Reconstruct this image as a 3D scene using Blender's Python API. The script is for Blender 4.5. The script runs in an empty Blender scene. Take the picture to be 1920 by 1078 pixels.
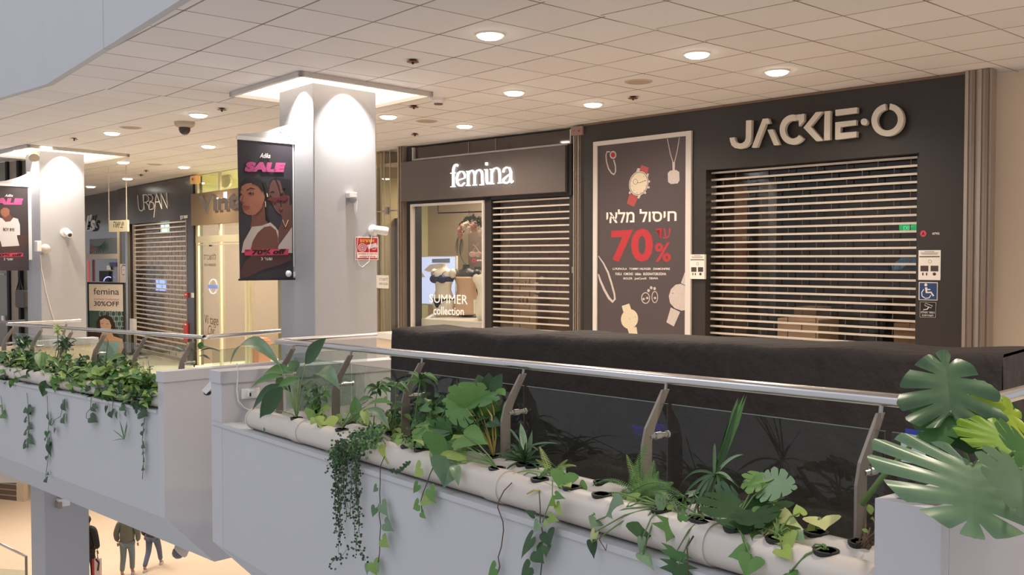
import bpy, bmesh, math, random
from mathutils import Vector, Matrix
V = Vector
random.seed(7)
# ------------------------------------------------------------------ camera, world, exposure
FPX, PITCH, CAMZ = 1769.4, -0.02917, 1.65
cd = bpy.data.cameras.new('camera'); cam = bpy.data.objects.new('camera', cd)
bpy.context.scene.collection.objects.link(cam)
cam.location = (0, 0, CAMZ); cam.rotation_euler = (math.pi/2+PITCH, 0, 0)
cd.sensor_width = 36; cd.lens = FPX/1920*36; cd.clip_start = .05; cd.clip_end = 200
sc = bpy.context.scene; sc.camera = cam
sc.view_settings.view_transform = 'Standard'; sc.view_settings.look = 'None'
sc.view_settings.gamma = 1; sc.view_settings.use_curve_mapping = False
sc.view_settings.exposure = 0.75
w = bpy.data.worlds.new('atrium_daylight'); sc.world = w; w.use_nodes = True
bg = w.node_tree.nodes['Background']; bg.inputs[0].default_value = (.93, .94, 1, 1); bg.inputs[1].default_value = .36
COL = sc.collection
HC = CAMZ+2.9575*.6            # ceiling height
def light(kind, name, loc, energy, color, size=.1, target=None, **k):
    d = bpy.data.lights.new(name, kind); d.energy = energy; d.color = color
    if kind == 'AREA': d.shape = 'RECTANGLE'; d.size = size; d.size_y = k.get('size_y', size)
    else: d.shadow_soft_size = size
    if kind == 'SPOT': d.spot_size = k.get('angle', 2.2); d.spot_blend = k.get('blend', .6)
    o = bpy.data.objects.new(name, d); COL.objects.link(o); o.location = loc
    if target is not None:
        o.rotation_euler = (V(target)-V(loc)).to_track_quat('-Z', 'Y').to_euler()
    return o
light('AREA', 'atrium_skylight', (-5.5, .5, 9.0), 150, (.80, .87, 1.0), 7, target=(-3.2, 7, 0))
light('AREA', 'atrium_skylight', (-11, 9, 10.5), 150, (.84, .90, 1.0), 6, target=(-6, 12, -1))
# ------------------------------------------------------------------ projection helpers
CP = V((0, 0, CAMZ))
def ray(x, y):
    u, v = (x-960)/FPX, (539-y)/FPX
    c, s = math.cos(PITCH), math.sin(PITCH)
    return V((u, c-v*s, s+v*c))
def pz(x, y, z=HC):
    r = ray(x, y); return CP+r*((z-CAMZ)/r.z)
def py(x, y, Y):
    r = ray(x, y); return CP+r*(Y/r.y)
def hv(v):
    v = V(v); v.z = 0; return v.normalized()
# ------------------------------------------------------------------ materials
def lin(c):
    return tuple(((x/255)/12.92 if x/255 <= .04045 else ((x/255+.055)/1.055)**2.4) for x in c)
MATS = {}
def mat(name, rgb, rough=.6, metal=0, emit=0, var=0.0, scale=6, bump=0, rgb2=None, ecol=None, spec=.5, stretch=None):
    if name in MATS: return MATS[name]
    m = bpy.data.materials.new(name); m.use_nodes = True; nt = m.node_tree; b = nt.nodes['Principled BSDF']
    c = lin(rgb)+(1,); b.inputs['Base Color'].default_value = c
    b.inputs['Roughness'].default_value = rough; b.inputs['Metallic'].default_value = metal
    b.inputs['Specular IOR Level'].default_value = spec
    if emit:
        b.inputs['Emission Color'].default_value = (lin(ecol)+(1,)) if ecol else c
        b.inputs['Emission Strength'].default_value = emit
    if var or bump or rgb2:
        tc = nt.nodes.new('ShaderNodeTexCoord'); n = nt.nodes.new('ShaderNodeTexNoise')
        n.inputs['Scale'].default_value = scale; n.inputs['Detail'].default_value = 4
        if stretch:
            mp = nt.nodes.new('ShaderNodeMapping'); mp.inputs['Scale'].default_value = stretch
            nt.links.new(tc.outputs['Object'], mp.inputs[0]); nt.links.new(mp.outputs[0], n.inputs['Vector'])
        else: nt.links.new(tc.outputs['Object'], n.inputs['Vector'])
        if var or rgb2:
            r = nt.nodes.new('ShaderNodeMix'); r.data_type = 'RGBA'
            nt.links.new(n.outputs['Fac'], r.inputs['Factor'])
            if rgb2: a_, b_ = c, lin(rgb2)+(1,)
            else: a_, b_ = tuple(x*(1-var) for x in c[:3])+(1,), tuple(min(1, x*(1+var)) for x in c[:3])+(1,)
            r.inputs['A'].default_value = a_; r.inputs['B'].default_value = b_
            nt.links.new(r.outputs['Result'], b.inputs['Base Color'])
        if bump:
            bp = nt.nodes.new('ShaderNodeBump'); bp.inputs['Strength'].default_value = bump; bp.inputs['Distance'].default_value = .02 if bump < 1 else .035
            nt.links.new(n.outputs['Fac'], bp.inputs['Height']); nt.links.new(bp.outputs[0], b.inputs['Normal'])
    MATS[name] = m; return m
def glassmat(name, tint, refl=.06, rough=.02):
    m = bpy.data.materials.new(name); m.use_nodes = True; nt = m.node_tree; nt.nodes.clear()
    o = nt.nodes.new('ShaderNodeOutputMaterial'); mx = nt.nodes.new('ShaderNodeMixShader')
    t = nt.nodes.new('ShaderNodeBsdfTransparent'); g = nt.nodes.new('ShaderNodeBsdfGlossy')
    t.inputs[0].default_value = tuple(tint)+(1,); g.inputs['Roughness'].default_value = rough
    lw = nt.nodes.new('ShaderNodeFresnel'); lw.inputs[0].default_value = 1.45
    mu = nt.nodes.new('ShaderNodeMath'); mu.operation = 'MULTIPLY'; mu.inputs[1].default_value = refl/.04
    ge = nt.nodes.new('ShaderNodeNewGeometry'); bf = nt.nodes.new('ShaderNodeMath'); bf.operation = 'SUBTRACT'; bf.inputs[0].default_value = 1
    nt.links.new(ge.outputs['Backfacing'], bf.inputs[1]); m0 = nt.nodes.new('ShaderNodeMath'); m0.operation = 'MULTIPLY'
    nt.links.new(lw.outputs[0], m0.inputs[0]); nt.links.new(bf.outputs[0], m0.inputs[1]); nt.links.new(m0.outputs[0], mu.inputs[0]); nt.links.new(mu.outputs[0], mx.inputs[0])
    nt.links.new(t.outputs[0], mx.inputs[1]); nt.links.new(g.outputs[0], mx.inputs[2]); nt.links.new(mx.outputs[0], o.inputs[0])
    MATS[name] = m; return m
def leafmat(name, rgb, rgb2, rough=.42, trans=.18):
    m = bpy.data.materials.new(name); m.use_nodes = True; nt = m.node_tree; b = nt.nodes['Principled BSDF']
    at = nt.nodes.new('ShaderNodeAttribute'); at.attribute_name = 'tint'
    tc = nt.nodes.new('ShaderNodeTexCoord'); n = nt.nodes.new('ShaderNodeTexNoise'); n.inputs['Scale'].default_value = 25
    nt.links.new(tc.outputs['Object'], n.inputs['Vector'])
    ad = nt.nodes.new('ShaderNodeMath'); ad.operation = 'MULTIPLY_ADD'; ad.inputs[1].default_value = .35
    nt.links.new(n.outputs['Fac'], ad.inputs[0]); nt.links.new(at.outputs['Fac'], ad.inputs[2])
    sb = nt.nodes.new('ShaderNodeMath'); sb.operation = 'SUBTRACT'; sb.inputs[1].default_value = .17; sb.use_clamp = True
    nt.links.new(ad.outputs[0], sb.inputs[0])
    mx = nt.nodes.new('ShaderNodeMix'); mx.data_type = 'RGBA'
    mx.inputs['A'].default_value = lin(rgb)+(1,); mx.inputs['B'].default_value = lin(rgb2)+(1,)
    nt.links.new(sb.outputs[0], mx.inputs['Factor']); nt.links.new(mx.outputs['Result'], b.inputs['Base Color'])
    b.inputs['Roughness'].default_value = rough
    tr = nt.nodes.new('ShaderNodeBsdfTranslucent'); nt.links.new(mx.outputs['Result'], tr.inputs[0])
    ms = nt.nodes.new('ShaderNodeMixShader'); ms.inputs[0].default_value = trans
    nt.links.new(b.outputs[0], ms.inputs[1]); nt.links.new(tr.outputs[0], ms.inputs[2])
    nt.links.new(ms.outputs[0], nt.nodes['Material Output'].inputs[0])
    MATS[name] = m; return m
def ceilmat(name, cross):
    m = bpy.data.materials.new(name); m.use_nodes = True; nt = m.node_tree; b = nt.nodes['Principled BSDF']
    uv = nt.nodes.new('ShaderNodeUVMap'); uv.uv_map = 'grid'; sx = nt.nodes.new('ShaderNodeSeparateXYZ')
    nt.links.new(uv.outputs[0], sx.inputs[0])
    def N(op, a, b_=None, c_=None, clamp=False):
        q = nt.nodes.new('ShaderNodeMath'); q.operation = op; q.use_clamp = clamp
        for i, x in enumerate((a, b_, c_)):
            if x is None: continue
            if isinstance(x, (int, float)): q.inputs[i].default_value = x
            else: nt.links.new(x, q.inputs[i])
        return q.outputs[0]
    nz = nt.nodes.new('ShaderNodeTexNoise'); nz.inputs['Scale'].default_value = .9; nt.links.new(uv.outputs[0], nz.inputs['Vector'])
    def line(sock, wd, amt):
        f = N('FRACT', sock); d = N('MINIMUM', f, N('SUBTRACT', 1.0, f))
        return N('MULTIPLY', N('LESS_THAN', d, wd), amt)
    la = line(sx.outputs[0], .014, N('MULTIPLY_ADD', nz.outputs['Fac'], .9, .30))
    lb = line(sx.outputs[1], .012, N('MULTIPLY', nz.outputs['Fac'], cross))
    l = N('MAXIMUM', la, lb, clamp=True)
    fl = nt.nodes.new('ShaderNodeVectorMath'); fl.operation = 'FLOOR'; nt.links.new(uv.outputs[0], fl.inputs[0])
    wn = nt.nodes.new('ShaderNodeTexWhiteNoise'); nt.links.new(fl.outputs[0], wn.inputs['Vector'])
    m1 = nt.nodes.new('ShaderNodeMix'); m1.data_type = 'RGBA'; nt.links.new(wn.outputs['Value'], m1.inputs['Factor'])
    m1.inputs['A'].default_value = lin((217, 210, 207))+(1,); m1.inputs['B'].default_value = lin((224, 217, 214))+(1,)
    m2 = nt.nodes.new('ShaderNodeMix'); m2.data_type = 'RGBA'; nt.links.new(l, m2.inputs['Factor'])
    nt.links.new(m1.outputs['Result'], m2.inputs['A']); m2.inputs['B'].default_value = lin((104, 84, 66))+(1,)
    nt.links.new(m2.outputs['Result'], b.inputs['Base Color']); b.inputs['Roughness'].default_value = .85
    MATS[name] = m; return m
# ------------------------------------------------------------------ mesh builder
class MB:
    def __init__(s): s.v = []; s.f = []; s.t = []; s.uv = None; s.cur = .5; s.smooth = False
    def add(s, vs, fs):
        n = len(s.v); s.v += [tuple(x) for x in vs]; s.f += [tuple(i+n for i in f) for f in fs]; s.t += [s.cur]*len(fs); return s
    def hexa(s, p):   # 8 points: bottom 0-3 ring, top 4-7 ring
        return s.add(p, [(3, 2, 1, 0), (4, 5, 6, 7), (0, 1, 5, 4), (1, 2, 6, 5), (2, 3, 7, 6), (3, 0, 4, 7)])
    def box(s, c, ex, ey, ez):   # centre-free: origin corner and three edge vectors
        c, ex, ey, ez = V(c), V(ex), V(ey), V(ez)
        return s.hexa([c, c+ex, c+ex+ey, c+ey, c+ez, c+ex+ez, c+ex+ey+ez, c+ey+ez])
    def prism(s, pts, d):        # polygon (world points) pushed along d
        n = len(pts); d = V(d); pts = [V(p) for p in pts]
        s.add(pts+[p+d for p in pts], [tuple(range(n))[::-1], tuple(range(n, 2*n))]+[(i, (i+1) % n, (i+1) % n+n, i+n) for i in range(n)]); return s
    def ringprism(s, outer, inner, d):
        n = len(outer); d = V(d); o = [V(p) for p in outer]; i_ = [V(p) for p in inner]
        vs = o+i_+[p+d for p in o]+[p+d for p in i_]; fs = []
        for k in range(n):
            j = (k+1) % n
            fs += [(k, j, j+n, k+n), (k+2*n, k+3*n, j+3*n, j+2*n), (k, k+2*n, j+2*n, j), (k+n, j+n, j+3*n, k+3*n)]
        return s.add(vs, fs)
    def tube(s, path, r, seg=8, cap=True, closed=False):
        path = [V(p) for p in path]; n = len(path); rs = r if isinstance(r, (list, tuple)) else [r]*n
        vs = []; up = None
        for i, p in enumerate(path):
            a = path[max(0, i-1)]; b = path[min(n-1, i+1)]
            t = (b-a); t = t.normalized() if t.length > 1e-9 else V((0, 0, 1))
            if up is None:
                up = t.cross(V((0, 0, 1)));  up = up if up.length > .05 else t.cross(V((1, 0, 0)))
                up.normalize()
            else:
                up = (up-t*up.dot(t)); up = up.normalized() if up.length > 1e-6 else t.orthogonal().normalized()
            w_ = t.cross(up)
            for k in range(seg):
                a_ = 2*math.pi*k/seg; vs.append(p+(up*math.cos(a_)+w_*math.sin(a_))*rs[i])
        fs = []
        for i in range(n-1):
            for k in range(seg):
                k2 = (k+1) % seg; fs.append((i*seg+k, i*seg+k2, (i+1)*seg+k2, (i+1)*seg+k))
        if cap: fs += [tuple(range(seg))[::-1], tuple((n-1)*seg+k for k in range(seg))]
        return s.add(vs, fs)
    def lathe(s, c, axis, prof, seg=20):   # prof: (dist along axis, radius)
        c, ax = V(c), V(axis).normalized(); return s.tube([c+ax*a for a, _ in prof], [max(r, 1e-4) for _, r in prof], seg)
    def ball(s, c, r, seg=10, sc_=(1, 1, 1)):
        c = V(c); vs = []; fs = []; m = seg//2
        for i in range(m+1):
            th = math.pi*i/m
            for k in range(seg):
                a = 2*math.pi*k/seg
                vs.append(c+V((math.sin(th)*math.cos(a)*r*sc_[0], math.sin(th)*math.sin(a)*r*sc_[1], math.cos(th)*r*sc_[2])))
        for i in range(m):
            for k in range(seg):
                k2 = (k+1) % seg; fs.append((i*seg+k, (i+1)*seg+k, (i+1)*seg+k2, i*seg+k2))
        return s.add(vs, fs)
ROOTS = []
def obj(name, mb, m, parent=None, label=None, smooth=False, keep=False):
    me = bpy.data.meshes.new(name); me.from_pydata(mb.v, [], mb.f)
    bm = bmesh.new(); bm.from_mesh(me)
    bmesh.ops.recalc_face_normals(bm, faces=bm.faces) if not keep else None
    bm.to_mesh(me); bm.free()
    if any(abs(t-.5) > 1e-6 for t in mb.t):
        at = me.attributes.new('tint', 'FLOAT', 'FACE')
        at.data.foreach_set('value', mb.t)
    else:
        pass
    if smooth or mb.smooth: me.polygons.foreach_set('use_smooth', [True]*len(me.polygons))
    me.materials.append(m if not isinstance(m, str) else MATS[m]); me.update()
    o = bpy.data.objects.new(name, me); COL.objects.link(o)
    if parent is not None: o.parent = parent
    else: ROOTS.append(o)
    if label: o['label'] = label
    return o
def tag(o, label, cat, group=None, kind=None):
    o['label'] = label; o['category'] = cat
    if group: o['group'] = group
    if kind: o['kind'] = kind
    return o
def struct(name, mb, m, parent=None, smooth=False):
    o = obj(name, mb, m, parent, smooth=smooth)
    if parent is None: o['kind'] = 'structure'
    return o
def thing(name, label, cat, group=None):
    o = bpy.data.objects.new(name, None); o.empty_display_size = .1; COL.objects.link(o); ROOTS.append(o)
    return tag(o, label, cat, group)
def smooth_auto(o, ang=40):
    me = o.data; me.polygons.foreach_set('use_smooth', [True]*len(me.polygons))
    try: me.set_sharp_from_angle(angle=math.radians(ang))
    except Exception: pass
    return o
def bevel(o, w_=.004, seg=2):
    m = o.modifiers.new('bevel', 'BEVEL'); m.width = w_; m.segments = seg; m.limit_method = 'ANGLE'; return o
def finish():
    bpy.context.view_layer.update()
    for r in ROOTS:
        grp = [r]+list(r.children_recursive)
        pts = [V(v.co) for o in grp if o.type == 'MESH' for v in o.data.vertices]
        if not pts: continue
        c = V(((min(p.x for p in pts)+max(p.x for p in pts))/2, (min(p.y for p in pts)+max(p.y for p in pts))/2, min(p.z for p in pts)))
        for o in grp:
            if o.type == 'MESH': o.data.transform(Matrix.Translation(-c))
        r.location = c
# ------------------------------------------------------------------ vertical frames
class Fr:
    """vertical plane through two ground points; e runs left to right, n points to the camera side"""
    def __init__(s, a, b):
        s.o = V((a[0], a[1], 0)); s.e = hv(V(b)-V(a)); s.L = (V((b[0], b[1], 0))-s.o).length
        s.n = V((s.e.y, -s.e.x, 0))
        if s.n.dot(V((0, 0, 0))-s.o) < 0: s.n = -s.n
    def W(s, a, z, out=0): return s.o+s.e*a+s.n*out+V((0, 0, z))
    def sz(s, x, y, out=0):
        r = ray(x, y); t = (s.o+s.n*out-CP).dot(s.n)/r.dot(s.n); p = CP+r*t
        return (p-s.o).dot(s.e), p.z
    def at(s, x, y, out=0): return s.W(*s.sz(x, y, out), out)
    def box(s, mb, a0, a1, z0, z1, o0, o1):
        return mb.box(s.W(a0, z0, o0), s.e*(a1-a0), s.n*(o1-o0), V((0, 0, z1-z0)))
    def rect(s, x0, y0, x1, y1, out=0):   # pixel box -> mean s,z box
        a = [s.sz(x, y, out) for x, y in ((x0, y0), (x1, y0), (x1, y1), (x0, y1))]
        return ((a[0][0]+a[3][0])/2, (a[1][0]+a[2][0])/2, (a[2][1]+a[3][1])/2, (a[0][1]+a[1][1])/2)
    def pbox(s, mb, x0, y0, x1, y1, o0, o1):   # pixel box extruded from o0 to o1
        a0, a1, z0, z1 = s.rect(x0, y0, x1, y1, o1); return s.box(mb, a0, a1, z0, z1, o0, o1)
    def poly(s, mb, pts, o0, o1):
        return mb.prism([s.at(x, y, o1)+s.n*(o0-o1) for x, y in pts], s.n*(o1-o0))
    def stroke(s, mb, pts, wpx, o0, o1, closed=False):
        q = [V((*s.sz(x, y, o1), 0)) for x, y in pts]
        k = (s.at(pts[0][0]+10, pts[0][1], o1)-s.at(pts[0][0], pts[0][1], o1)).length
        kz = abs(s.sz(pts[0][0], pts[0][1]+10, o1)[1]-s.sz(pts[0][0], pts[0][1], o1)[1])
        wd = [(wpx if not isinstance(wpx, (list, tuple)) else wpx[i])/10*kz/2 for i in range(len(q))]
        L, R = [], []; n = len(q)
        for i in range(n):
            a = q[i-1] if (i > 0 or closed) else q[i]; b = q[(i+1) % n] if (i < n-1 or closed) else q[i]
            t = (b-a); t = t.normalized() if t.length > 0 else V((1, 0, 0)); nn = V((-t.y, t.x, 0))
            L.append(q[i]+nn*wd[i]); R.append(q[i]-nn*wd[i])
        P = lambda p, o: s.W(p.x, p.y, o)
        m = n if closed else n-1
        vs = [P(p, o0) for p in L]+[P(p, o0) for p in R]+[P(p, o1) for p in L]+[P(p, o1) for p in R]; fs = []
        for i in range(m):
            j = (i+1) % n
            fs += [(i, j, j+n, i+n), (i+2*n, i+3*n, j+3*n, j+2*n), (i, i+2*n, j+2*n, j), (i+n, j+n, j+3*n, i+3*n)]
        if not closed: fs += [(0, n, 3*n, 2*n), (n-1, 3*n-1, 4*n-1, 2*n-1)]
        return mb.add(vs, fs)
    def ell(s, cx, cy, rx, ry, n=24, a0=0, a1=360, rot=0):
        o = []
        for i in range(n+(0 if a1-a0 == 360 else 1)):
            a = math.radians(a0+(a1-a0)*i/n); x, y = rx*math.cos(a), ry*math.sin(a)
            c, q = math.cos(math.radians(rot)), math.sin(math.radians(rot))
            o.append((cx+x*c-y*q, cy+x*q+y*c))
        return o
    def text(s, txt, box, out, m, name='lettering', parent=None, bold=0, shear=0, depth=.002, label=None, fit=True, cpx=None):
        """type set to fill a pixel box on the plane; box = (x0,y0,x1,y1) or corners by (x0,yt0,yb0,x1,yt1,yb1)"""
        cu = bpy.data.curves.new('t', 'FONT'); cu.body = txt; cu.size = 1; cu.offset = bold; cu.shear = shear; cu.extrude = 0
        cu.resolution_u = 3
        to = bpy.data.objects.new('t', cu); COL.objects.link(to); dg = bpy.context.evaluated_depsgraph_get(); dg.update()
        me = bpy.data.meshes.new_from_object(to.evaluated_get(dg)); bpy.data.objects.remove(to)
        vs = [v.co.copy() for v in me.vertices]
        if not vs: return None
        x0, x1 = min(v.x for v in vs), max(v.x for v in vs); y0, y1 = min(v.y for v in vs), max(v.y for v in vs)
        if len(box) == 4:
            a0, a1, z0, z1 = s.rect(*box, out); zs = (z0, z1, z0, z1)
        else:
            X0, t0, b0, X1, t1, b1 = box
            a0, zt0 = s.sz(X0, t0, out); _, zb0 = s.sz(X0, b0, out); a1, zt1 = s.sz(X1, t1, out); _, zb1 = s.sz(X1, b1, out)
            zs = (zb0, zt0, zb1, zt1)
        mb = MB()
        def f(v):
            u = (v.x-x0)/(x1-x0); q = (v.y-y0)/max(y1-y0, 1e-6)
            zb = zs[0]+(zs[2]-zs[0])*u; zt = zs[1]+(zs[3]-zs[1])*u
            return s.W(a0+(a1-a0)*u, zb+(zt-zb)*q, out)
        base = [f(v) for v in vs]; n = len(base)
        fs = [tuple(p.vertices) for p in me.polygons]
        ec = {}
        for p in fs:
            for i in range(len(p)):
                e_ = (p[i], p[(i+1) % len(p)]); k = tuple(sorted(e_)); ec.setdefault(k, []).append(e_)
        allf = list(fs)+[tuple(i+n for i in p[::-1]) for p in fs]
        for k, l in ec.items():
            if len(l) == 1: a, b = l[0]; allf.append((b, a, a+n, b+n))
        mb.add(base+[b-s.n*depth for b in base], allf)
        bpy.data.meshes.remove(me)
        return obj(name, mb, m, parent, label)
def hebrew(t): return t[::-1]
# ------------------------------------------------------------------ palette
mat('white_paint', (188, 184, 186), .7, var=.03, scale=3, bump=.02)
mat('fascia_paint', (184, 183, 184), .75, var=.03, scale=2)
mat('warm_paint', (222, 204, 182), .8, var=.02)
mat('floor_tile', (218, 206, 190), .45, var=.05, scale=3)
mat('column_paint', (168, 166, 168), .55, var=.02, scale=4)
mat('black_panel', (47, 41, 38), .5, var=.05, scale=3)
mat('black_matte', (24, 22, 22), .7)
mat('sign_band', (98, 88, 84), .5, var=.03)
mat('frame_white', (214, 205, 198), .5)
mat('steel', (176, 172, 168), .30, 1)
mat('rail_steel', (208, 206, 206), .24, 1, bump=.02, scale=40, stretch=(1, 1, 30))
mat('post_metal', (142, 132, 122), .5, .5)
mat('slat', (214, 202, 188), .4, .3)
mat('rod_dark', (92, 80, 70), .5, .5)
mat('alu', (176, 162, 150), .4, .7)
mat('chrome', (225, 220, 215), .12, 1)
mat('letter_face', (216, 206, 192), .45, 0)
mat('letter_glow', (255, 255, 255), .5, 0, 1.6)
mat('white_plastic', (228, 224, 220), .35)
mat('dark_plastic', (30, 28, 30), .3)
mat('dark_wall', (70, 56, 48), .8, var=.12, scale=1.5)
mat('brown_wall', (120, 96, 84), .8, var=.08)
mat('print_dark', (74, 63, 64), .5, rgb2=(84, 72, 73), scale=.6)
mat('print_white', (232, 224, 216), .5); mat('print_red', (176, 46, 54), .6)
mat('cream_wall', (205, 190, 172), .8)
mat('cloth_black', (54, 48, 47), .72, var=.12, scale=7, bump=1.0, spec=.25)
mat('carton', (196, 160, 138), .8)
glassmat('rail_glass', (.84, .89, .87), .04)
glassmat('shop_glass', (.93, .93, .90), .05)
ceilmat('ceiling_tiles', 1.7); ceilmat('ceiling_long_panels', .55)
for s in ('black', 'white'): pass
# ------------------------------------------------------------------ ceiling in three fields of tiles
c3 = lambda x, y: (700+x/4.79, y/4.79)
c4 = lambda x, y: (300+x/4.79, y/4.79)
def fit(pts):   # (L index, M index, pixel) -> linear functions of plan position
    def solve(idx):
        rows = [(*pz(*p[2])[:2], 1, p[idx]) for p in pts if p[idx] is not None]
        A = [[sum(r[i]*r[j] for r in rows) for j in range(3)] for i in range(3)]; B = [sum(r[i]*r[3] for r in rows) for i in range(3)]
        return Matrix(A).inverted() @ V(B)
    return solve
ptsA = [(2, 1, c3(1010, 175)), (3, 1, c3(1550, 290)), (2, 2, c3(590, 308)), (3, 2, c3(1125, 408)), (4, 2, c3(1590, 500)), (3, 3, c3(735, 520)),
        (4, 3, c3(1195, 600)), (5, 3, c3(1625, 670)), (3, 4, c3(375, 612)), (4, 4, c3(820, 687)), (4, 5, c3(510, 765)), (5, 5, c3(915, 825)),
        (0, 3, c4(920, 220)), (0, 4, c4(610, 347)), (0, 5, c4(350, 457)), (0, 6, c4(120, 555)), (1, 4, c4(1230, 450)), (1, 5, c4(940, 545)), (1, 6, c4(680, 632))]
ptsB = [(4, 0, (1229.5, 53.9)), (5, 0, (1319, 76.4)), (6, 0, (1400.8, 95.6)), (4, -1, (1350.5, 28.8)), (5, -1, (1442, 56.4)), (6, -1, (1519.7, 77.7)),
        (7, -1, (1596, 96)), (8, -1, (1660, 115)), (5, -2, (1576.6, 31.7)), (6, -2, (1657.7, 59)), (7, -2, (1736.5, 79)), (8, -2, (1798, 97.4)), (6, -3, (1815, 26)), (7, -3, (1872, 52.5))]
ptsC = [(0, None, (0, 223.3)), (0, None, (113.8, 190)), (0, None, (202, 168)), (1, None, (0, 255.7)), (1, None, (208.8, 202.5)), (1, None, (307, 179.5)),
        (2, None, (37.6, 274.5)), (2, None, (250.5, 225.4)), (2, None, (396.7, 192)), (3, None, (173, 265)), (3, None, (338, 233.8)), (3, None, (486, 201.5)),
        (4, None, (188, 284)), (4, None, (244, 270.7)), (4, None, (386, 247.4))]
fA, fB, fC = fit(ptsA), fit(ptsB), fit(ptsC)
LA, MA, LB, MBf, LC = fA(0), fA(1), fB(0), fB(1), fC(0)
q0 = pz(307, 179.5); g = V((LC[0], LC[1])); gp = V((-g.y, g.x)).normalized()*g.length
if gp.dot(V((MA[0], MA[1]))) < 0: gp = -gp
MC = V((gp.x, gp.y, 8-gp.x*q0.x-gp.y*q0.y))
def isect(p, d, q, e):   # plan intersection
    den = d.x*e.y-d.y*e.x; t = ((q.x-p.x)*e.y-(q.y-p.y)*e.x)/den; return p+d*t
K = pz(125, 132); Kd = (pz(300, 21)-K).normalized(); far = 34
ac0, ac1 = pz(202, 168), pz(486, 201.5); acd = (ac1-ac0).normalized()
K = isect(K, Kd, ac0, acd); G = K+Kd*((K.y+3.5)/-Kd.y)
ab0, ab1 = pz(1229.5, 53.9), pz(1400.8, 95.6); abd = (ab1-ab0).normalized(); H = isect(K, Kd, ab0, abd)
Cl = K+(pz(0, 181)-K).normalized()*16
def cpoly(name, pts, L, M, m):
    pts = [V((p.x, p.y, HC)) for p in pts]; mb = MB(); mb.prism(pts, V((0, 0, .18))); o = struct(name, mb, m)
    uv = o.data.uv_layers.new(name='grid')
    for l in o.data.loops:
        c = o.data.vertices[l.vertex_index].co; uv.data[l.index].uv = (L[0]*c.x+L[1]*c.y+L[2]+100, M[0]*c.x+M[1]*c.y+M[2]+100)
    return o
acf = ac0+acd*22; abf = ab0+abd*16
cpoly('ceiling', [K, H, abf, acf], LA, MA, 'ceiling_tiles')
cpoly('ceiling', [H, G, V((9, -3.5, 0)), V((9.5, 10, 0)), abf], LB, MBf, 'ceiling_tiles')
cpoly('ceiling', [Cl, K, acf, V((-30, 44, 0)), V((-36, 26, 0))], LC, MC, 'ceiling_long_panels')
# parapet of the storey above, standing on the ceiling edge
mb = MB(); kn = V((Kd.y, -Kd.x, 0));  kn = kn if kn.dot(V((1, 0, 0))) > 0 else -kn
cdv = (Cl-K).normalized(); cn = V((-cdv.y, cdv.x, 0)); cn = cn if cn.y > 0 else -cn
seam = isect(K, Kd, V((0, 0, HC)), V((pz(197, 91).x, pz(197, 91).y, 0)))
mid = (kn+cn).normalized()*.13
def slab(a, b, na, nb, nm='wall_upper_parapet'):
    m_ = MB(); of = -.012; a, b = V((a.x, a.y, HC-.02))+na.normalized()*of, V((b.x, b.y, HC-.02))+nb.normalized()*of; na, nb = na*.5, nb*.5; z = V((0, 0, 4.5))
    m_.hexa([a, b, b+nb, a+na, a+z, b+z, b+nb+z, a+na+z]); return struct(nm, m_, 'fascia_paint')
slab(K, Cl, mid, cn*.12); slab(seam+Kd*-.006, K, kn*.12, mid); slab(G, seam+Kd*.006, kn*.12, kn*.12)
# ------------------------------------------------------------------ floors
FU = V((-.6, .8, 0))
def fz(p): return -.028*(p.x*FU.x+p.y*FU.y)
# ------------------------------------------------------------------ shop wall lines on the ceiling plane
WJ = Fr(pz(1095, 232.5), pz(1810, 134.5))
WF = Fr(pz(755, 275.2), pz(1093, 235))
WG = Fr(pz(700, 284.5), pz(762, 273.6))
WV = Fr(pz(366, 328.2), pz(530, 299))
WU = Fr(pz(100, 377), pz(366, 326.5))
W2 = Fr(pz(530, 299), pz(706, 284))
WR = Fr(pz(1858, 138), pz(1958, 131))
ZB = -.75
def wbox(name, F, a0, a1, z0, z1, o0, o1, m, parent=None):
    mb = MB(); F.box(mb, a0, a1, z0, z1, o0, o1); return struct(name, mb, m, parent)
# floor: one plate sloping gently down to the far left
def floorplate():
    pts = [V((4.5, 1.0, 0)), V((9.5, 1.0, 0)), V((9.5, 9.5, 0)), WJ.W(WJ.L, 0, -4), WF.W(0, 0, -4), WV.W(0, 0, -5), WU.W(0, 0, -6), V((-26, 30, 0)), V((-22, 23, 0))]
    return pts
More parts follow.
